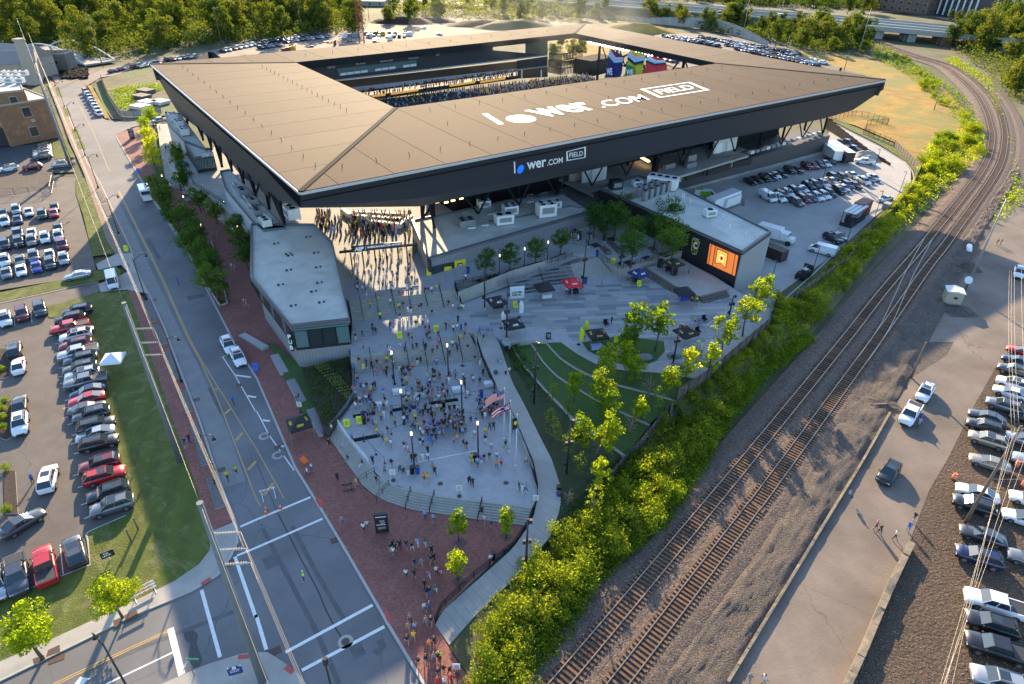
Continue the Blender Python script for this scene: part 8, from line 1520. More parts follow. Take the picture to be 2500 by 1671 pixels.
b=MB();b.box((0,-.06,1.25),(1.25,.06,1.0));b.box((0,-.06,1.8),(.7,.06,.3));part('panel',b,mat('sign_navy',(.015,.04,.17),.5,.05,2),t,world=False);b=MB();b.tube([(0,-.12,1.82),(0,-.08,1.82)],.19,12,sm=False);part('disc',b,m_white,t,world=False);RR=Matrix.Rotation(R(18),3,'Z')
text_mesh('letter','P',a+RR@Vector((-.06,-.13,1.74)),RR@Vector((.12,0,0)),RR@Vector((0,0,.18)),mat('letter_red',(.5,.02,.03),.5,0),.01,.03,t)
for k,tx in enumerate(('PARKING','EXIT')):text_mesh('letter',tx,a+RR@Vector((-.4,-.1,1.42-k*.25)),RR@Vector((.8,0,0)),RR@Vector((0,0,.15)),m_white,.01,.02,t)
a=G(T(0,3,1780,1490),.12);t=root('street_sign',a);thing(t,'green street name blades on a grey post at the crossing corner','street sign');tube_part('post',[(0,0,0),(0,0,2.9)],.05,m_grey,t,6);b=MB();b.box((.55,-.0,2.75),(1.1,.04,.22));part('name_blade',b,mat('sign_green',(.01,.22,.12),.5,.05,2),t,world=False);b=MB();b.box((0,-.5,2.5),(.04,1.0,.22));part('name_blade',b,m_whitebox,t,world=False)
a=G(T(0,3,1010,430),.1);t=root('lease_sign',a,R(35));thing(t,'small black FOR LEASE sign on the lawn','sign');tube_part('post',[(0,0,0),(0,0,.6)],.06,m_whitebox,t,5);b=MB();b.box((0,-.05,1.0),(1.3,.06,.9));part('panel',b,m_black,t,world=False);RR=Matrix.Rotation(R(35),3,'Z')
for k,tx in enumerate(('FOR','LEASE')):text_mesh('letter',tx,a+RR@Vector((-.35-k*.15,-.09,1.12-k*.32)),RR@Vector((.5+k*.3,0,0)),RR@Vector((0,0,.24)),m_white,.01,.03,t)
for q0,l in((T(0,3,1265,150),'right'),(T(0,3,1200,255),'left')):a=G(q0,.1);o=ob('timber_post',MB().tube([(0,0,0),(0,0,1.9)],.09,6),m_wood);o.location=a;thing(o,'%s short timber post on the lawn corner'%l,'post','timber posts on the lawn')
sm_=MB().tube([(0,0,0),(0,0,.04)],.17,8,sm=False).tube([(0,0,0),(0,0,1.0)],.03,6).mesh('stanchion',[m_black])
def belts(L,z,where):
 P=[G(T(1,2,*q),z)for q in L]
 for p in P:o=link('stanchion',sm_,None,p);thing(o,'black belt barrier post','barrier post','belt barrier posts',where,pos=p)
 o=ob('barrier_belt',MB().tube([p+Vector((0,0,.92))for p in P],.03,4,sm=False),m_black);thing(o,'black belt strung between posts','barrier belt','barrier belts',where,pos=P[0])
belts([(1240,840),(1420,770)],Zp,'above the queue');belts([(1590,560),(1820,530),(1920,510),(2040,490),(2180,460)],Zp,'right of the check tables');belts([(1070,650),(1240,630),(1340,620),(1460,590)],Zp,'left of the check tables');belts([(1100,1030),(1180,1110)],Zp,'with lime tops on the open plaza');belts([(990,910),(1100,1030)],Zp,'below the left barrier');belts([(1840,670),(2015,700),(2080,690)],Zp,'beside the flagpoles crowd');belts([(1780,310),(1890,450),(1960,480)],Zp,'running down from the tall lamp')
for q0,q1,l in(((890,900),(1150,850),'lower left grey mat of the metal detectors'),((1250,625),(1460,590),'middle mat of the metal detectors'),((1600,560),(1850,525),'right mat of the metal detectors'),((890,680),(1090,650),'upper left mat of the metal detectors')):
 a,c=G(T(1,2,*q0),Zp),G(T(1,2,*q1),Zp);d=c-a;t=root('detector_frame',a,math.atan2(d.y,d.x));thing(t,l,'metal detector','metal detectors');b=MB();b.box((d.length/2,0,.02),(d.length,.7,.04));part('mat',b,m_dark,t,world=False)
 for k in range(int(d.length/1.4)+1):tube_part('pillar',[(k*1.4,0,0),(k*1.4,0,1.9)],.06,m_grey,t,6)
m_bould=mat('boulder',(.20,.21,.22),.8,.2,1.5,bump=.4)
for q,l in((T(2,2,1220,150),'largest smooth grey boulder on the lawn circle edge'),(T(2,2,985,110),'smooth grey boulder behind the yellow tree'),(T(2,2,1485,130),'flat oval boulder by the tall light pole'),(T(2,2,1520,225),'smooth grey boulder half behind the tree'),(T(0,1,1710,205),'rough boulder, upper on the bank'),(T(0,1,1735,270),'rough boulder, lower on the bank')):
 a=G(q,3.1 if q[0]>1000 else 1.0);o=ob('boulder',MB().blob((0,0,.25),.95,seg=12,rings=7,sq=(1.25,.8,.55)),m_bould);o.location=a;thing(o,l,'boulder','boulders')
a0=[G(T(2,1,*q),Zm)for q in((1770,1470),(1980,1330),(2090,1370),(1870,1520))];t=root('court_frame',a0[0]);thing(t,'small white-framed street soccer court on the park plaza','soccer court')
for i in range(4):
 for zz in(.05,1.3):tube_part('rail',[a0[i]+Vector((0,0,zz)),a0[(i+1)%4]+Vector((0,0,zz))],.05,m_whitebox,t,5,world=True)
 tube_part('post',[a0[i],a0[i]+Vector((0,0,1.3))],.05,m_whitebox,t,5,world=True)
for q,l in((T(2,1,1760,1370),'wooden'),(T(2,1,1700,1480),'black'),(T(2,1,860,1410),'black'),(T(1,2,2300,90),'dark')):
 a=G(q,Zm);t=root('lounge_chair',a,.4);thing(t,'%s lounge chair on the park plaza'%l,'chair','lounge chairs');b=MB();b.box((0,0,.35),(.7,.7,.15));part('seat',b,m_dark,t,world=False);b=MB();b.box((0,.32,.65),(.7,.12,.6));part('backrest',b,m_dark,t,world=False)
 for x in(-.3,.3):
  for y in(-.3,.3):tube_part('leg',[(x,y,0),(x,y,.3)],.03,m_dark,t,4)
for q,s,l in((T(2,1,1355,880),1.1,'black stage speaker left of the tent'),(T(2,1,1480,950),1.2,'black stage speaker in front of the tent'),(T(2,1,1365,810),.9,'black stage speaker on a stand')):
 a=G(q,3.9);t=root('loudspeaker',a,.5);thing(t,l,'loudspeaker','stage speakers');b=MB();b.box((0,0,.75*s),(.8*s,.7*s,1.5*s));part('cabinet',b,m_black,t,world=False);b=MB();b.tube([(0,-.36*s,.7*s),(0,-.38*s,.7*s)],.28*s,10,sm=False);part('cone',b,m_dark,t,world=False)
b=MB();b.add([G(T(2,2,*q),Zm+.05)for q in((640,0),(700,80),(850,150),(1010,205),(1180,215),(1320,170),(1400,80),(1390,-10),(1000,-60))],[tuple(range(9))]);b.f=[f[::-1]for f in b.f]if(Vector(b.v[1])-Vector(b.v[0])).cross(Vector(b.v[2])-Vector(b.v[1])).z<0 else b.f;struct('lawn_circle',b,m_grass2)
def fence(pts,z,h,label,m,step=2.4,mesh_=True,group='fences',slats=0,mpost=None):
 P=[G(q,z)for q in pts];t=root('fence',P[0]);thing(t,label,'fence',group,pos=P[len(P)//2]);S_=resample(P,step);me=MB().tube([(0,0,0),(0,0,h+.1)],.06,4,sm=False).mesh('post',[mpost or m_dark])
 for i,p in enumerate(S_):
  link('post',me,t,p-t.location)
  if i<len(S_)-1:
   b=MB()
   if mesh_:b.quad(p+Vector((0,0,.05)),S_[i+1]+Vector((0,0,.05)),S_[i+1]+Vector((0,0,h)),p+Vector((0,0,h)))
   else:
    for zz in(.15,h):b.tube([p+Vector((0,0,zz)),S_[i+1]+Vector((0,0,zz))],.035,4,sm=False)
    n_=7
    for k in range(n_):q=p.lerp(S_[i+1],(k+.5)/n_);b.tube([q,q+Vector((0,0,h))],.02,4,sm=False)
   part('panel',b,m,t)
fence([T(2,2,865,1335),T(2,2,1000,1180),T(2,2,1170,1000),T(2,2,1400,700),T(2,2,1520,560)],.5,2.4,'dark screened fence at the foot of the amphitheatre garden',mat('dark_screen',(.06,.05,.045),.9,.2,2,col2=(.12,.10,.08)))
fence([T(2,2,1500,540),T(2,2,1660,445),T(2,2,1810,335),T(2,1,2344,1445),T(3,1,75,1190)],3.0,2.3,'dark screened fence along the park plaza edge above the bushes',mat('dark_screen',(.06,.05,.045),.9,.2,2,col2=(.12,.10,.08)))
fence([T(3,1,230,1200),T(3,1,420,1060),T(3,1,700,860),T(3,1,960,570),T(3,1,1130,400),T(3,1,1300,200),T(3,1,1390,0),T(3,0,1380,1568),T(3,0,1150,1340)],.1,1.9,'long grey slatted fence behind the service yard kerb',mat('fence_wood',(.16,.14,.12),.9,.2,2),2.2)
fence([T(3,0,1150,1340),T(3,0,1000,1275),T(3,0,870,1225)],.1,1.9,'dark picket fence at the meadow corner',m_dark,2.2,False);fence([T(3,0,885,1210),T(3,0,900,1150),T(3,0,1090,1140)],.1,1.9,'dark picket fence standing out into the meadow',m_dark,2.2,False);fence([T(3,0,540,1105),T(3,0,800,1060),T(3,0,940,1090),T(3,0,1095,1140)],.1,1.9,'dark picket fence under the roof tip',m_dark,2.2,False)
fence(TS(0,0,[(930,730),(1000,900),(1110,1070),(1250,1075),(1480,1040)]),.1,2.0,'pale fence round the vacant plot',mat('pale_fence',(.33,.31,.27),.9,.1,2),3)
fence([(0,480),(60,475),T(0,1,470,220),T(0,1,500,60)],.1,1.8,'thin chain fence across the gravel lot',m_grey,3,False)
b=MB();rr_=random.Random(9);RP=[G(T(2,2,*q))for q in((1080,1080),(1220,900),(1450,720),(1620,540),(1850,360),(2100,160),(2344,-30))]+[G(T(3,1,0,1480)),G(T(3,1,90,1390))]
for p in resample(RP,.16):
 for k in range(4):c=p+Vector((rr_.uniform(-.9,.9),rr_.uniform(-.6,.6),rr_.uniform(.1,.5)));s=rr_.uniform(.10,.24);b.blob(c,s,0,5,3,(1,rr_.uniform(.6,1),.7))
o=ob('riprap',b,mat('pale_stone',(.33,.35,.37),.9,.25,2));o['kind']='stuff';o['label']='pale broken stone filling the drain between fence and bushes';o['category']='stones'
# = POWER LINE, FAR BUILDINGS
m_pole=mat('galvanised_pole',(.13,.15,.155),.6,.1,.8);m_wire=mat('wire_aluminium',(.34,.30,.25),.5,.05,1,metal=.5);m_ins=mat('insulator',(.45,.40,.34),.5,.1,2);m_wpole=mat('timber_pole',(.16,.12,.085),.9,.25,2)
def mono(base,h,label,arms,r0=.42,r1=.2,z=.1,d=(1,.12)):
 a=G(base,z);t=root('transmission_pole',a);thing(t,label,'power pole','grey steel transmission poles');tube_part('shaft',[(0,0,0),(0,0,h)],[r0,r1],m_pole,t,12)
 D=Vector((*d,0)).normalized();ends=[]
 for zz,L in arms:
  e=Vector((0,0,zz))+D*L;ins=MB();ins.tube([(0,0,zz),e],.035,5)
  for k in range(9):q=Vector((0,0,zz)).lerp(e,.12+.8*k/9);ins.tube([q,q+D*.07],.12,8,sm=False)
  part('insulator',ins,m_ins,t,world=False);ends.append(a+e)
 b=MB();b.tube([(0,0,h),(0,0,h+.15)],r1*1.25,12,sm=False);part('cap',b,m_pole,t,world=False);ends.append(a+Vector((0,0,h)));return ends
def hsolve(base,top,z=.1):
 a=G(base,z);best=(1e9,0)
 for k in range(50,600):h=k*.1;p=PX(a+Vector((0,0,h)));best=min(best,(abs(p[1]-top[1]),h))
 return best[1]
bA=(688,1820);hA=23.0
def base_from_top(top,h,z=.1):p=G(top,z+h);return PX(Vector((p.x,p.y,z)))
bA=base_from_top((488.5,1231),23.5);bB=base_from_top((303,742),23.5);bC=base_from_top((91,179),24.4)
EA=mono(bA,23.5,'nearest tall grey steel power pole at the street corner',[(20.2,2.2),(18.3,2.2),(16.6,2.2)]);EB=mono(bB,23.5,'middle tall grey steel power pole on the lawn edge',[(20.2,2.2),(18.3,2.2),(16.6,2.2)]);EC=mono(bC,24.4,'thickest grey steel power pole beside the brick building',[(20.2,2.2),(18.3,2.2),(16.6,2.2)],.55,.3)
def wire(a,c,sag,label,r=.013,where=None):
 P=[a.lerp(c,k/14)-Vector((0,0,4*sag*(k/14)*(1-k/14)))for k in range(15)];o=ob('power_line',MB().tube(P,r,5),m_wire);thing(o,label,'power line','overhead wires',where,pos=P[7])
nm=['uppermost','middle','lowest','thin top']
XA=[e+(e-f)*.9 for e,f in zip(EA,EB)]
for k in range(4):
 wire(EA[k],EB[k],.8,'%s sunlit overhead wire of the near street span'%nm[k]);wire(EB[k],EC[k],1.2,'%s sunlit overhead wire of the middle street span'%nm[k]);wire(EA[k],XA[k],.8,'%s overhead wire leaving the corner pole at the bottom'%nm[k]);wire(EC[k],EC[k]+(EC[k]-EB[k])*.8,1.0,'%s overhead wire of the far street span'%nm[k],.02)
def wood_pole(base,top,label,arm=True,m=m_wpole,z=.1,lean=None):
 h=hsolve(base,top,z);a=G(base,z);t=root('utility_pole',a);thing(t,label,'utility pole','timber utility poles');tube_part('shaft',[(0,0,0),(0,0,h)],[.19,.12],m,t,8)
 if arm:b=MB();b.box((0,0,h-.6),(2.2,.12,.14),R(20));part('crossarm',b,m,t,world=False)
 return a+Vector((0,0,h))
wA=wood_pole((2356,1277),(2500,1040),'leaning timber utility pole among the parked cars at the right');wB=wood_pole(T(3,1,1812,1080),T(3,1,2180,250),'tall slim pole with a white cap beside the equipment shed',False,m_grey);wC=wood_pole(T(3,2,1310,320),T(3,2,1450,0),'short timber pole with a white box on the gravel bank',False)
for k,(dx,s)in enumerate(((-.9,0),(-.6,0),(-.2,.2),(.8,.3),(1.6,.5))):
 a=wA+Vector((dx,0,-.4+.1*k));e=Vector((a.x-26-k,a.y-34,a.z-2));wire(a,e,.5,'%s wire from the timber pole down across the dirt'%['first','second','third','fourth','fifth'][k],.013);wire(a,Vector((a.x+22,a.y+36,a.z+1)),.5,'%s wire from the timber pole towards the right edge'%['first','second','third','fourth','fifth'][k],.013)
for b_,t_,l in((T(0,0,945,620),T(0,0,775,75),'tall timber pole at the far street bend'),(T(0,0,2030,420),T(0,0,1950,60),'tall timber pole behind the left roof corner'),(T(1,0,420,320),T(1,0,380,10),'timber pole beside the far left lot'),(T(3,0,1520,1005),T(3,0,1625,760),'pale pole with a lamp arm in the meadow'),(T(3,0,695,650),T(3,0,730,475),'timber lamp pole at the meadow edge'),(T(3,0,825,510),T(3,0,945,75),'tall slim pole before the highway bridge'),(T(2,0,2110,340),T(2,0,2165,0),'tallest grey pole by the retaining wall'),(T(2,0,1435,205),T(2,0,1460,10),'grey highway lamp pole on the embankment'),(T(3,0,165,480),T(3,0,195,330),'lamp pole in the far right lot'),(T(3,0,5,520),T(3,0,18,350),'lamp pole at the far lot aisle'),(T(3,0,105,200),T(3,0,150,0),'grey highway lamp pole at the bridge'),(T(1,0,1035,190),T(1,0,1020,0),'grey mast behind the crane'),(T(1,0,1250,170),T(1,0,1245,0),'grey mast beside the dark mounds')):wood_pole(b_,t_,l,'timber pole' in l,m_wpole if 'timber' in l else m_grey)
a=G(T(1,0,970,395));t=root('crane_tower',a);thing(t,'red lattice crane tower rising behind the left roof wing','crane');m_crane=mat('crane_red',(.26,.045,.04),.6,.15,2);b=MB();s=1.3;H_=30
for x in(-s,s):
 for y in(-s,s):b.tube([(x,y,0),(x,y,H_)],.16,4,sm=False)
part('mast_leg',b,m_crane,t,world=False)
for k in range(15):
 b=MB();z0,z1=k*2,k*2+2
 for(x0,y0),(x1,y1)in(((-s,-s),(s,-s)),((s,-s),(s,s)),((s,s),(-s,s)),((-s,s),(-s,-s))):b.tube([(x0,y0,z0),(x1,y1,z1)],.09,4,sm=False);b.tube([(x0,y0,z1),(x1,y1,z1)],.09,4,sm=False)
 part('lattice',b,m_crane,t,world=False)
sheet('construction_ground',Gl([(600,135),(640,95),(760,78),(900,55),(1120,45),(1350,52),(1440,60),(1250,90),(1000,120),(800,140)],.04),m_dust)
for q,w,h_,l in((T(1,0,1340,210),22,5.5,'dark earth mound behind the crane'),(T(1,0,1600,200),18,3.5,'long low dark mound'),(T(2,0,60,260),30,6,'broad grassy mound behind the roof corner'),(T(2,0,1130,290),26,6,'golden grass mound by the retaining wall'),(T(1,0,2100,240),26,4.5,'smoky brown mound nearest the roof corner')):
 a=G(q);b=MB();n_=14;rows=[]
 for i in range(n_):
  r_=[]
  for j in range(9):u,v=(i/(n_-1))*2-1,(j/8)*2-1;hh=max(0,1-u*u)*max(0,1-v*v);r_.append(Vector((u*w,v*w*.35,h_*hh*(.8+.35*noise.noise(Vector((u*3,v*3,w))))-.2)))
  rows.append(r_)
 rows_mesh(rows,b=b,sm=True);b.f=[f[::-1]for f in b.f]if(Vector(b.v[b.f[0][1]])-Vector(b.v[b.f[0][0]])).cross(Vector(b.v[b.f[0][2]])-Vector(b.v[b.f[0][1]])).z<0 else b.f
 o=ob('earth_mound',b,m_gold if 'golden' in l else(m_ground if 'grassy' in l else m_mulch));o.location=a;thing(o,l,'earth mound','mounds behind the stadium')
rr_=random.Random(12);m_mach=mat('machine_yellow',(.5,.30,.03),.6,.1,1)
for k in range(22):
 x,y=rr_.uniform(640,1080),0;y=132-(x-640)*.11+rr_.uniform(-22,2);a=G((x,y),0);L,w_,h_=rr_.uniform(2,7),rr_.uniform(1,2.4),rr_.uniform(.4,2.4);o=ob('material_pile',MB().box((0,0,h_/2),(L,w_,h_),rr_.uniform(0,3)).box((L*.2,0,h_+.2),(L*.5,w_*.7,.4),rr_.uniform(0,.4)),[m_wood,m_whitebox,m_mach,m_rust,m_grey][k%5]);o.location=a;thing(o,'%s stack of building material'%['brown','white','yellow','rust red','grey'][k%5],'building material','building material stacks','on the construction ground behind the roof')
for q,l in((T(0,0,1300,900),'blue-grey sheet stack'),(T(0,0,1360,955),'pale board stack'),(T(0,0,1470,950),'largest pale precast stack'),(T(0,0,1295,995),'white board stack by the tree'),(T(0,0,1340,850),'tangled timber pile')):
 a=G(q,.1);t=root('board_stack',a,R(-25));thing(t,l+' on the vacant plot','board stack','board stacks on the vacant plot')
 for k in range(4):b=MB();b.box((rr_.uniform(-.3,.3),rr_.uniform(-.2,.2),.2+k*.3),(6,4.4,.24));part('board',b,m_whitebox if 'pale' in l or 'white' in l else m_wood,t,world=False)
ab=root('arch_bridge',G(T(0,0,480,560)));thing(ab,'white double-arched footbridge at the far left','bridge');A0,A1=G(T(0,0,170,470)),G(T(0,0,790,615));dv=(A1-A0).normalized();pv=Vector((-dv.y,dv.x,0));Lb=(A1-A0).length
for off in(0,14):
 P=[A0+dv*(Lb*k/20)+pv*off+Vector((0,0,.5+5.5*(1-(2*k/20-1)**2)))for k in range(21)];tube_part('arch',P,.32,m_whitebox,ab,6,world=True)
 for k in range(2,19):tube_part('hanger',[P[k],Vector((P[k].x,P[k].y,1))],.08,m_whitebox,ab,4,world=True)
b=MB();b.prism([A0+Vector((0,0,.3)),A1+Vector((0,0,.3)),A1+pv*14+Vector((0,0,.3)),A0+pv*14+Vector((0,0,.3))],[A0+Vector((0,0,1)),A1+Vector((0,0,1)),A1+pv*14+Vector((0,0,1)),A0+pv*14+Vector((0,0,1))]);part('deck',b,m_conc,ab)
m_bb=mat('orange_brick',(.40,.21,.11),.9,.2,1,kind='brick',rot=0);m_stone=mat('limestone_band',(.36,.31,.24),.85,.06,1)
def block(name,label,q_front,z1,depth,rz,L,mw,mr,nwin=0,floors=0,cat='building',winh=1.6,winw=1.3,mwin=None,z0=0,parap=.5,group=None):
 a=G(q_front,z0);t=root(name,a,rz);thing(t,label,cat,group);b=MB();b.box((-L/2,depth/2,z1/2),(L,depth,z1));part('wall',b,mw,t,world=False);b=MB();b.box((-L/2,depth/2,z1+.1),(L-.6,depth-.6,.3));part('roof',b,mr,t,world=False)
 b=MB()
 for c_,s_ in(((-L/2,.15,z1+.25),(L,.3,parap)),((-L/2,depth-.15,z1+.25),(L,.3,parap)),((-.15,depth/2,z1+.25),(.3,depth,parap)),((-L+.15,depth/2,z1+.25),(.3,depth,parap))):b.box(c_,s_)
 part('parapet',b,m_stone,t,world=False)
 for f in range(floors):
  for k in range(nwin):
   x=-(k+.5)*L/nwin;zz=(f+.55)*z1/floors;b=MB();b.box((x,-.02,zz),(winw,.12,winh));w=part('window',b,m_stone,t,world=False);b=MB();b.box((x,-.10,zz),(winw*.85,.06,winh*.85));part('pane',b,mwin or m_glass,w,world=False)
  nd=max(1,int(depth/(L/max(1,nwin))))
  for k in range(nd):
   y=(k+.5)*depth/nd;zz=(f+.55)*z1/floors;b=MB();b.box((.02,y,zz),(.12,winw,winh));w=part('window',b,m_stone,t,world=False);b=MB();b.box((.10,y,zz),(.06,winw*.85,winh*.85));part('pane',b,mwin or m_glass,w,world=False)
 return t
def corner_h(b_,t_):return hsolve(b_,t_,0)
h1=corner_h(T(0,0,395,1290),T(0,0,215,835));h2=corner_h(T(0,0,565,1250),T(0,0,420,905))
bk=block('brick_building','orange brick building with stone band at the left edge',T(0,0,395,1290),h1,22,R(0)+hL*0+math.atan2(*((G(T(0,0,395,1290))-G(T(0,0,-40,1350))).yx)),34,m_bb,m_tpo,5,3,winh=2.2,winw=2.0)
b=MB();b.box((-12,-.2,2.6),(16,.5,5.2));part('garage_opening',b,m_black,bk,world=False);b=MB();b.box((-17,-.12,6.2),(34,.3,.9));part('stone_band',b,m_stone,bk,world=False)
bk2=block('brick_building','lower orange brick wing with white roof beside the walk',T(0,0,575,1255),h2,26,math.atan2(*((G(T(0,0,575,1255))-G(T(0,0,395,1290))).yx)),14,m_bb,m_tpo,1,2,winh=3.0,winw=2.4)
for k in range(10):hvac((20+k*9-40,186+(k%3)*9),h1+.3,2.2,1.8,1.4,.2,'small white condenser','on the brick building roof',(1,1))
a=G(T(0,0,320,775),0);ch=root('chimney_stack',a);thing(ch,'tall square beige brick chimney behind the brick building','chimney');hc=corner_h(T(0,0,320,900),T(0,0,205,470));b=MB();b.prism([Vector((x,y,0))for x,y in((-1.8,-1.8),(1.8,-1.8),(1.8,1.8),(-1.8,1.8))],[Vector((x,y,hc))for x,y in((-1.3,-1.3),(1.3,-1.3),(1.3,1.3),(-1.3,1.3))]);part('shaft',b,m_stone,ch,world=False);b=MB();b.box((0,0,hc+.3),(3.2,3.2,.7));part('rim',b,m_stone,ch,world=False)
for q,l,rzz in((T(0,0,130,760),'larger grey gabled roof hall left of the chimney',.5),(T(0,0,260,690),'long low grey gabled hall behind the chimney',-.3)):
 a=G(q);t=root('gabled_hall',a,rzz);thing(t,l,'building','halls behind the brick building');b=MB();b.box((0,0,4),(20,12,8));part('wall',b,m_stone,t,world=False);b=MB();b.prism([Vector(p)for p in((-10.5,-6.5,8),(10.5,-6.5,8),(10.5,6.5,8),(-10.5,6.5,8))],[Vector(p)for p in((-10.5,-.1,12),(10.5,-.1,12),(10.5,.1,12),(-10.5,.1,12))]);part('roof',b,mat('roof_beige',(.24,.22,.19),.7,.1,1),t,world=False)
a=G(T(0,0,620,640));for_=None
r_=random.Random(4);b=MB()
for k in range(300):x,y=r_.uniform(560,800),r_.uniform(628,720);c=G(T(0,0,x,y),.3);b.box((c.x,c.y,.4),(r_.uniform(.4,1.6),r_.uniform(.3,.8),r_.uniform(.4,.9)),r_.uniform(0,3))
o=ob('bicycle_park',b,m_dark);o['kind']='stuff';o['label']='jumble of parked bicycles by the far bend';o['category']='bicycles'
ww=block('stone_wall_building','low dark concrete building below the arch bridge',T(0,0,640,660),7,8,math.atan2(*((G(T(0,0,640,640))-G(T(0,0,320,640))).yx)),42,mat('old_concrete',(.15,.14,.12),.9,.2,.5),m_ground,5,1)
def road_ribbon(name,pts,w,z,m):P=smooth_path([G(q,z)for q in pts],6);b=MB();rows_mesh(ribbon(P,[-w/2,w/2]),b=b);return struct(name,b,m),P
m_hw=mat('highway_concrete',(.26,.25,.23),.85,.08,.3)
hz=6.0
HW=[(1240,-6),(1400,8),(1560,20),(1720,32),(1900,46),(2080,60),(2260,76),(2420,92),(2640,112)]
_,HP=road_ribbon('highway',[(x,y)for x,y in HW],13,hz,m_hw);_,HP2=road_ribbon('highway',[(x,y-13)for x,y in HW],13,hz,m_hw)
for P_,off,nm_ in((HP,6.6,'parapet_wall'),(HP,-6.4,'parapet_wall'),(HP2,6.6,'median_wall'),(HP2,-6.6,'parapet_wall')):
 rr2=ribbon(P_,[off-.2,off+.2]);b=MB()
 for i in range(len(rr2)-1):q=[rr2[i][0],rr2[i][1],rr2[i+1][1],rr2[i+1][0]];q=q if(q[1]-q[0]).cross(q[2]-q[1]).z>0 else q[::-1];b.prism([p-Vector((0,0,1.6))for p in q],[p+Vector((0,0,1.0))for p in q])
 struct(nm_,b,m_curb)
rr2=ribbon(HP,[7,24]);b=MB();n3=int(len(rr2)*.62);rows_mesh([[r[0],Vector((r[1].x,r[1].y,0))]for r in rr2[:n3]],b=b);struct('embankment',b,m_ground)
br=root('highway_bridge',G(T(3,0,1500,420)));thing(br,'concrete highway bridge over the railway with dark arches beneath','bridge')
rb=ribbon(HP,[-22,6.4]);b=MB();i0=int(len(rb)*.62)
for i in range(i0,len(rb)-1):q=[rb[i][0],rb[i][1],rb[i+1][1],rb[i+1][0]];q=q if(q[1]-q[0]).cross(q[2]-q[1]).z>0 else q[::-1];b.prism([p-Vector((0,0,1.8))for p in q],[p-Vector((0,0,.05))for p in q])
part('deck_girder',b,mat('bridge_paint',(.20,.24,.24),.6,.08,1),br)
m_rustp=mat('rusty_pier',(.20,.12,.08),.85,.3,.5)
for k,x in enumerate((.625,.665,.71,.76,.82,.9)):
 i=int(len(HP)*x);p=HP[min(i,len(HP)-1)];b=MB()
 for o_ in(-5,0,5):b.box((p.x,p.y+o_,hz/2-1),(4.5,2.0,hz-1.5),-.25)
 part('pier',b,m_rustp if k in(0,4)else m_conc,br)
wl=smooth_path([G(q)for q in(T(2,0,1060,200),T(2,0,1250,215),T(2,0,1600,250),T(2,0,1900,290),T(2,0,2344,420))],4);wt=root('retaining_wall_far',wl[0]);wt.name='retaining_wall';thing(wt,'long curved grey retaining wall below the highway','wall')
for i in range(len(wl)-1):b=MB();a,c=wl[i],wl[i+1];hh=6*math.sin(math.pi*min(1,(i+2)/len(wl)*.9))+.5;b.quad(a,c-(c-a)*.02,c-(c-a)*.02+Vector((0,0,hh)),a+Vector((0,0,hh)));part('panel',b,m_conc,wt)
m_brownb=mat('brown_brick',(.13,.085,.06),.9,.1,.3);m_blk=mat('black_cladding',(.03,.032,.037),.5,.1,.5)
block('office_building','brown brick office block with rows of dark windows at the top right',T(3,0,1450,140),17,26,math.atan2(*((G(T(3,0,1450,140))-G(T(3,0,1090,95))).yx)),60,m_brownb,m_tpo,9,4,winh=2.6,winw=3.6)
of=block('office_building','black office building with tall white fins at the top right',T(3,0,1890,190),26,30,math.atan2(*((G(T(3,0,1890,190))-G(T(3,0,1500,130))).yx)),62,m_blk,m_tpo,0,0)
for k in range(12):b=MB();b.box((-2-k*5.3,-.4,13),(1.0,.9,25));part('fin',b,m_whitebox,of,world=False)
for k in range(11):
 for f in range(7):b=MB();b.box((-4.6-k*5.3,-.06,2.2+f*3.6),(3.6,.12,2.6));part('window',b,m_glass,of,world=False)
block('office_building','small brown wing right of the finned building',T(3,0,2010,165),20,22,math.atan2(*((G(T(3,0,2010,165))-G(T(3,0,1910,150))).yx)),22,m_brownb,m_tpo,3,5,winh=2.2,winw=3.0)
for q,L_,l in((T(3,0,2330,85),66,'white and grey apartment block at the top right corner'),(T(3,0,2600,190),40,'white apartment block at the right edge beside the highway')):block('apartment_block',l,q,16,20,-.12,L_,m_whitebox,m_tpo,12 if L_>50 else 7,4,winh=2.0,winw=3.0,group='far apartment blocks')
for q0,q1,w in(((1000,-2),(1180,14),14),((590,2),(840,-12),14),((-40,26),(90,6),18),((270,8),(40,14),12)):P=smooth_path([G(q0,2),G(((q0[0]+q1[0])/2,(q0[1]+q1[1])/2),2),G(q1,2)],8);b=MB();rows_mesh(ribbon(P,[-w/2,w/2]),b=b);struct('far_road',b,m_hw)
for q,L,h_,l in((T(1,0,300,5),60,10,'long white-roofed warehouse beyond the woods'),(T(0,0,2330,70),40,8,'white shed among the far trees'),(T(1,0,1300,10),34,9,'dark open structure beyond the trees'),(T(1,0,1180,60),46,3,'low concrete viaduct behind the masts')):block('warehouse',l,q,h_,20,.05,L,m_whitebox if 'white' in l else m_stone,m_tpo,6,1,group='far sheds')
sheet('far_lot',Gl([T(3,0,400,80),T(3,0,1000,60),T(3,0,1080,20),T(3,0,350,10)],.05),m_lot);sheet('far_lot',Gl([T(3,0,1020,110),T(3,0,1350,130),T(3,0,1700,200),T(3,0,2100,215),T(3,0,2000,180),T(3,0,1450,150),T(3,0,1050,100)],.06),m_dust);sheet('far_lot',Gl([T(3,0,2040,90),T(3,0,2500,110),T(3,0,2500,240),T(3,0,2200,190),T(3,0,2060,150)],.07),m_lot)
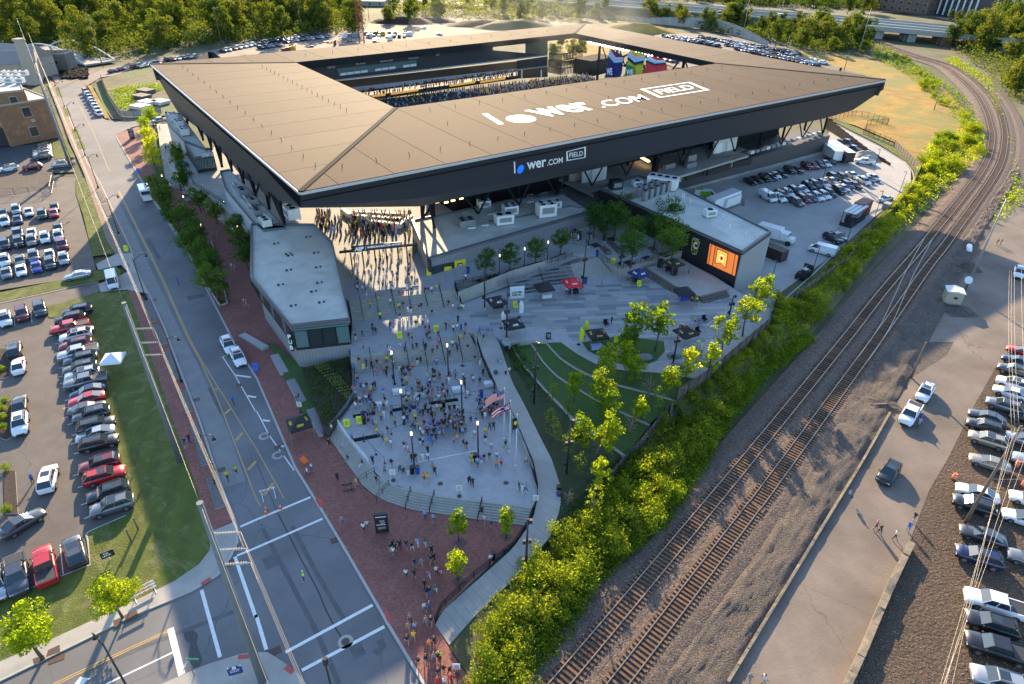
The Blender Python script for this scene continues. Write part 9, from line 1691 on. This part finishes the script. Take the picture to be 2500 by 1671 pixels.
sheet('far_lot',Gl([T(2,0,1340,300),T(2,0,2344,330),T(3,0,200,450),T(3,0,480,540),T(3,0,900,690),T(3,0,300,640),T(2,0,1500,620),T(2,0,1100,480)],.02),m_lot);sheet('far_lot',Gl([T(0,0,1450,560),T(0,0,2344,380),T(1,0,560,270),T(1,0,1400,280),T(1,0,1400,400),T(1,0,0,480),T(0,0,2000,560)],.025),m_dust)
cover('far_woods',[(-60,170),(-60,10),(260,-6),(640,2),(880,0),(880,82),(640,100),(420,120),(250,146),(210,148),(120,110)],3800,3.2,.62,l_wood,'dense woodland canopy filling the ground behind the far street',h=5,seed=31,per=26)
cover('far_woods',[(1490,30),(1850,55),(2100,78),(2130,125),(1990,130),(1900,110),(1640,58)],1300,2.2,.5,l_wood,'dense green growth on the highway embankment',h=4,seed=32,per=24);cover('far_woods',[(940,45),(1000,5),(1240,0),(1480,30),(1420,50),(1250,55)],1000,2.6,.6,l_wood,'dense trees behind the dirt mounds',h=7,seed=33,per=12)
cover('far_woods',[(1300,-12),(1700,-12),(2140,-10),(2140,25),(1880,16),(1650,2)],1500,3.2,.7,l_wood,'woodland canopy beyond the highway',h=5,seed=34,per=20);cover('far_woods',[(2400,80),(2600,60),(2700,240),(2580,300),(2460,240),(2410,180),(2330,130)],1300,2.4,.5,l_wood,'dense woodland right of the tracks',h=5,seed=35,per=14)
a=G(T(3,1,1670,1200),.1);t=root('equipment_shed',a,R(-20));thing(t,'small beige equipment shed with white two-slope roof','shed');b=MB();b.box((0,0,1.3),(2.8,2.4,2.6));part('wall',b,m_stone,t,world=False);b=MB();b.prism([Vector(p)for p in((-1.55,-1.4,2.6),(1.55,-1.4,2.6),(1.55,1.4,2.6),(-1.55,1.4,2.6))],[Vector(p)for p in((-.05,-1.4,2.95),(.05,-1.4,2.95),(.05,1.4,2.95),(-.05,1.4,2.95))]);part('roof',b,m_whitebox,t,world=False);b=MB();b.box((.2,-1.22,1.5),(.6,.05,.4));part('vent',b,m_dark,t,world=False)
a=G(T(3,1,1800,1080),.1);t=root('satellite_dish',a);thing(t,'white satellite dish on a short mast behind the shed','dish');tube_part('mast',[(0,0,0),(0,0,1.9)],.06,m_grey,t,6);b=MB();b.tube([(-.2,-.1,2.0),(-.25,-.35,2.15)],[.3,.75],14);part('reflector',b,m_whitebox,t,world=False)
a=G(T(3,1,1830,735),.1);t=root('propane_tank',a,R(60));thing(t,'white horizontal propane tank lying on the gravel','tank');b=MB();b.tube([(-1.5,0,.75),(-1.3,0,.75),(1.3,0,.75),(1.5,0,.75)],[.3,.55,.55,.3],14);part('vessel',b,m_white,t,world=False)
for x in(-.8,.8):b=MB();b.box((x,0,.15),(.2,.9,.3));part('saddle',b,m_conc,t,world=False)
for q,w,h_,l in((T(3,1,1820,890),2.6,1.6,'dark gravel heap beside the pole'),(T(3,1,1750,1280),3.0,.8,'low pale gravel heap below the shed'),(T(3,0,900,1440),4.5,2.2,'pale sand pile by the curved ramp'),(T(3,2,1020,560),3.0,.9,'scraped gravel heap at the road edge')):
 a=G(q,.1);b=MB();rows=[[Vector((u*w,v*w*.8,h_*max(0,1-u*u)*max(0,1-v*v)*(.8+.5*noise.noise(Vector((u*4,v*4,w))))-.1))for v in[j/5-1 for j in range(11)]]for u in[i/5-1 for i in range(11)]];rows_mesh(rows,b=b);b.f=[f[::-1]for f in b.f]if(Vector(b.v[b.f[0][1]])-Vector(b.v[b.f[0][0]])).cross(Vector(b.v[b.f[0][2]])-Vector(b.v[b.f[0][1]])).z<0 else b.f
 o=ob('gravel_heap',b,m_conc if 'sand' in l else m_gravel);o.location=a;thing(o,l,'gravel heap','gravel and sand heaps')
rw_=[G(q)for q in(T(3,0,520,1180),T(3,0,700,1290),T(3,0,900,1410),T(3,0,1060,1490),T(3,0,1110,1520))];wr=root('ramp_wall',rw_[0]);thing(wr,'curved pale retaining wall of the yard ramp','wall');S_=smooth_path(rw_,3)
for i in range(len(S_)-1):b=MB();hh=3.2*(1-i/len(S_))+.3;a,c=S_[i],S_[i+1];nn=Vector(((c-a).y,-(c-a).x,0)).normalized()*-.3;b.prism([a,c,c+nn,a+nn],[p+Vector((0,0,hh))for p in(a,c,c+nn,a+nn)]);b.prism([a,a+nn,c+nn,c],[p+Vector((0,0,hh))for p in(a,a+nn,c+nn,c)]);part('panel',b,m_dust,wr)
for pts,l,hh,th in(([(1775,1671),(2029,1253),T(3,2,860,1100),T(3,2,1110,660)],'long low weathered kerb wall between the gravel bank and the service road',.5,.3),([(2055,1700),T(3,3,850,1300),T(3,3,1080,760),T(3,3,1290,320)],'mossy stone wall between the service road and the dirt lot',1.0,.7)):
 P=smooth_path([G(q)for q in pts],2.2);t=root('low_wall',P[0]);thing(t,l,'wall','low walls at the service road');R_=ribbon(P,[-th/2,th/2])
 for i in range(len(R_)-1):
  q=[R_[i][0],R_[i][1],R_[i+1][1],R_[i+1][0]];q=q if(q[1]-q[0]).cross(q[2]-q[1]).z>0 else q[::-1];c=sum(q,Vector())/4;q=[p+(c-p)*.012 for p in q];part('block',MB().prism(q,[p+Vector((0,0,hh*(.9+.2*rr_.random())))for p in q]),mat('mossy_stone',(.20,.165,.115),.95,.3,1.5,bump=.5),t)
b=MB()
for k in range(1500):
 x,y=rr_.uniform(1890,2500),rr_.uniform(1200,1671);c=G((x,y),.05)
 if x<2061+(1671-y)*.46:continue
 s=rr_.uniform(.03,.09);b.blob(c,s,0,4,2,(1,.7,.5))
o=ob('rubble',b,mat('pale_rubble',(.35,.31,.26),.9,.2,1));o['kind']='stuff';o['label']='pale pebbles scattered over the dirt';o['category']='stones'
sm_m=bpy.data.materials.new('smoke');sm_m.use_nodes=True;sm_m.node_tree.nodes.clear();N_=sm_m.node_tree.nodes;vo_=N_.new('ShaderNodeOutputMaterial');pv_=N_.new('ShaderNodeVolumePrincipled');pv_.inputs['Color'].default_value=(.95,.88,.7,1)
tn_=N_.new('ShaderNodeTexNoise');tn_.inputs['Scale'].default_value=.05;tn_.inputs['Detail'].default_value=3;tg_=N_.new('ShaderNodeTexCoord');mr_=N_.new('ShaderNodeMapRange');mr_.inputs[1].default_value=.42;mr_.inputs[2].default_value=.8;mr_.inputs[3].default_value=0;mr_.inputs[4].default_value=.009
sm_m.node_tree.links.new(tg_.outputs['Object'],tn_.inputs[0]);sm_m.node_tree.links.new(tn_.outputs[0],mr_.inputs[0]);sm_m.node_tree.links.new(mr_.outputs[0],pv_.inputs['Density']);sm_m.node_tree.links.new(pv_.outputs[0],vo_.inputs['Volume'])
o=ob('smoke',MB().blob((0,0,0),1,seg=20,rings=12,sq=(46,30,15)),sm_m);o.location=(iC.x-14,iC.y-4,26);o['kind']='stuff';o['label']='thin pale smoke drifting over the open corner of the bowl';o['category']='smoke'
ppl=sorted([t for t in REG if t[0].name.split('.')[0]=='person'],key=lambda t:(t[3]-Vector((0,0,HC))).length)
keep=296;B_=MB();allm=[];base_me={}
for o,lab,wh,pos in ppl[keep:]:
 me=o.data;mw=Matrix.LocRotScale(o.location,o.rotation_euler,o.scale);off=len(B_.v);B_.v+=[tuple(mw@v.co)for v in me.vertices];sl_=[]
 for s_ in o.material_slots:
  if s_.material not in allm:allm.append(s_.material)
  sl_.append(allm.index(s_.material))
 for p in me.polygons:B_.f.append(tuple(i+off for i in p.vertices));B_.m.append(sl_[p.material_index]);B_.sm.append(True)
gone={t[0]for t in ppl[keep:]};REG[:]=[t for t in REG if t[0]not in gone]
for o in gone:
 for c_ in list(o.children):bpy.data.objects.remove(c_)
 bpy.data.objects.remove(o)
if B_.v:o=ob('crowd',B_,allm);o['kind']='stuff';o['label']='farther supporters spread over the concourse, stairs and far walks';o['category']='crowd'
# = LABELS: look-alikes get their rank in the photograph
ORD=['first','second','third','fourth','fifth','sixth','seventh','eighth','ninth','tenth','eleventh','twelfth','thirteenth','fourteenth','fifteenth','sixteenth','seventeenth','eighteenth','nineteenth','twentieth']
def ordi(n):
 if n<20:return ORD[n]
 t,u=divmod(n+1,10);s='%d%s'%(n+1,'th' if t==1 or u not in(1,2,3)or(n+1)%100 in(11,12,13)else{1:'st',2:'nd',3:'rd'}[u]);return s
from collections import defaultdict
bpy.context.view_layer.update()
grp=defaultdict(list)
for o,lab,wh,pos in REG:grp[(lab,wh)].append((PX(pos),o))
for(lab,wh),L in grp.items():
 full=lab+(' '+wh if wh else '')
 if len(L)==1:L[0][1]['label']=full;continue
 xs=[p[0]for p,_ in L];ys=[p[1]for p,_ in L]
 ax=0 if(max(xs)-min(xs))>=(max(ys)-min(ys))*.8 else 1
 L.sort(key=lambda t:t[0][ax]);n=len(L)
 for i,(p,o)in enumerate(L):
  side=('left' if ax==0 else 'top')if i<(n+1)//2 else('right' if ax==0 else 'bottom');k=i if i<(n+1)//2 else n-1-i
  o['label']='%s, %s from the %s'%(full,ordi(k),side)
for o,*_ in REG:
 w=o['label'].split()
 if len(w)>16:
  s=o['label']
  for a_,b_ in(('person in a ',''),(' and ',', '),(' of the ',' '),('the ',''),(' a ',' '),(' an ',' ')):
   s=s.replace(a_,b_)
   if len(s.split())<=16:break
  o['label']=s
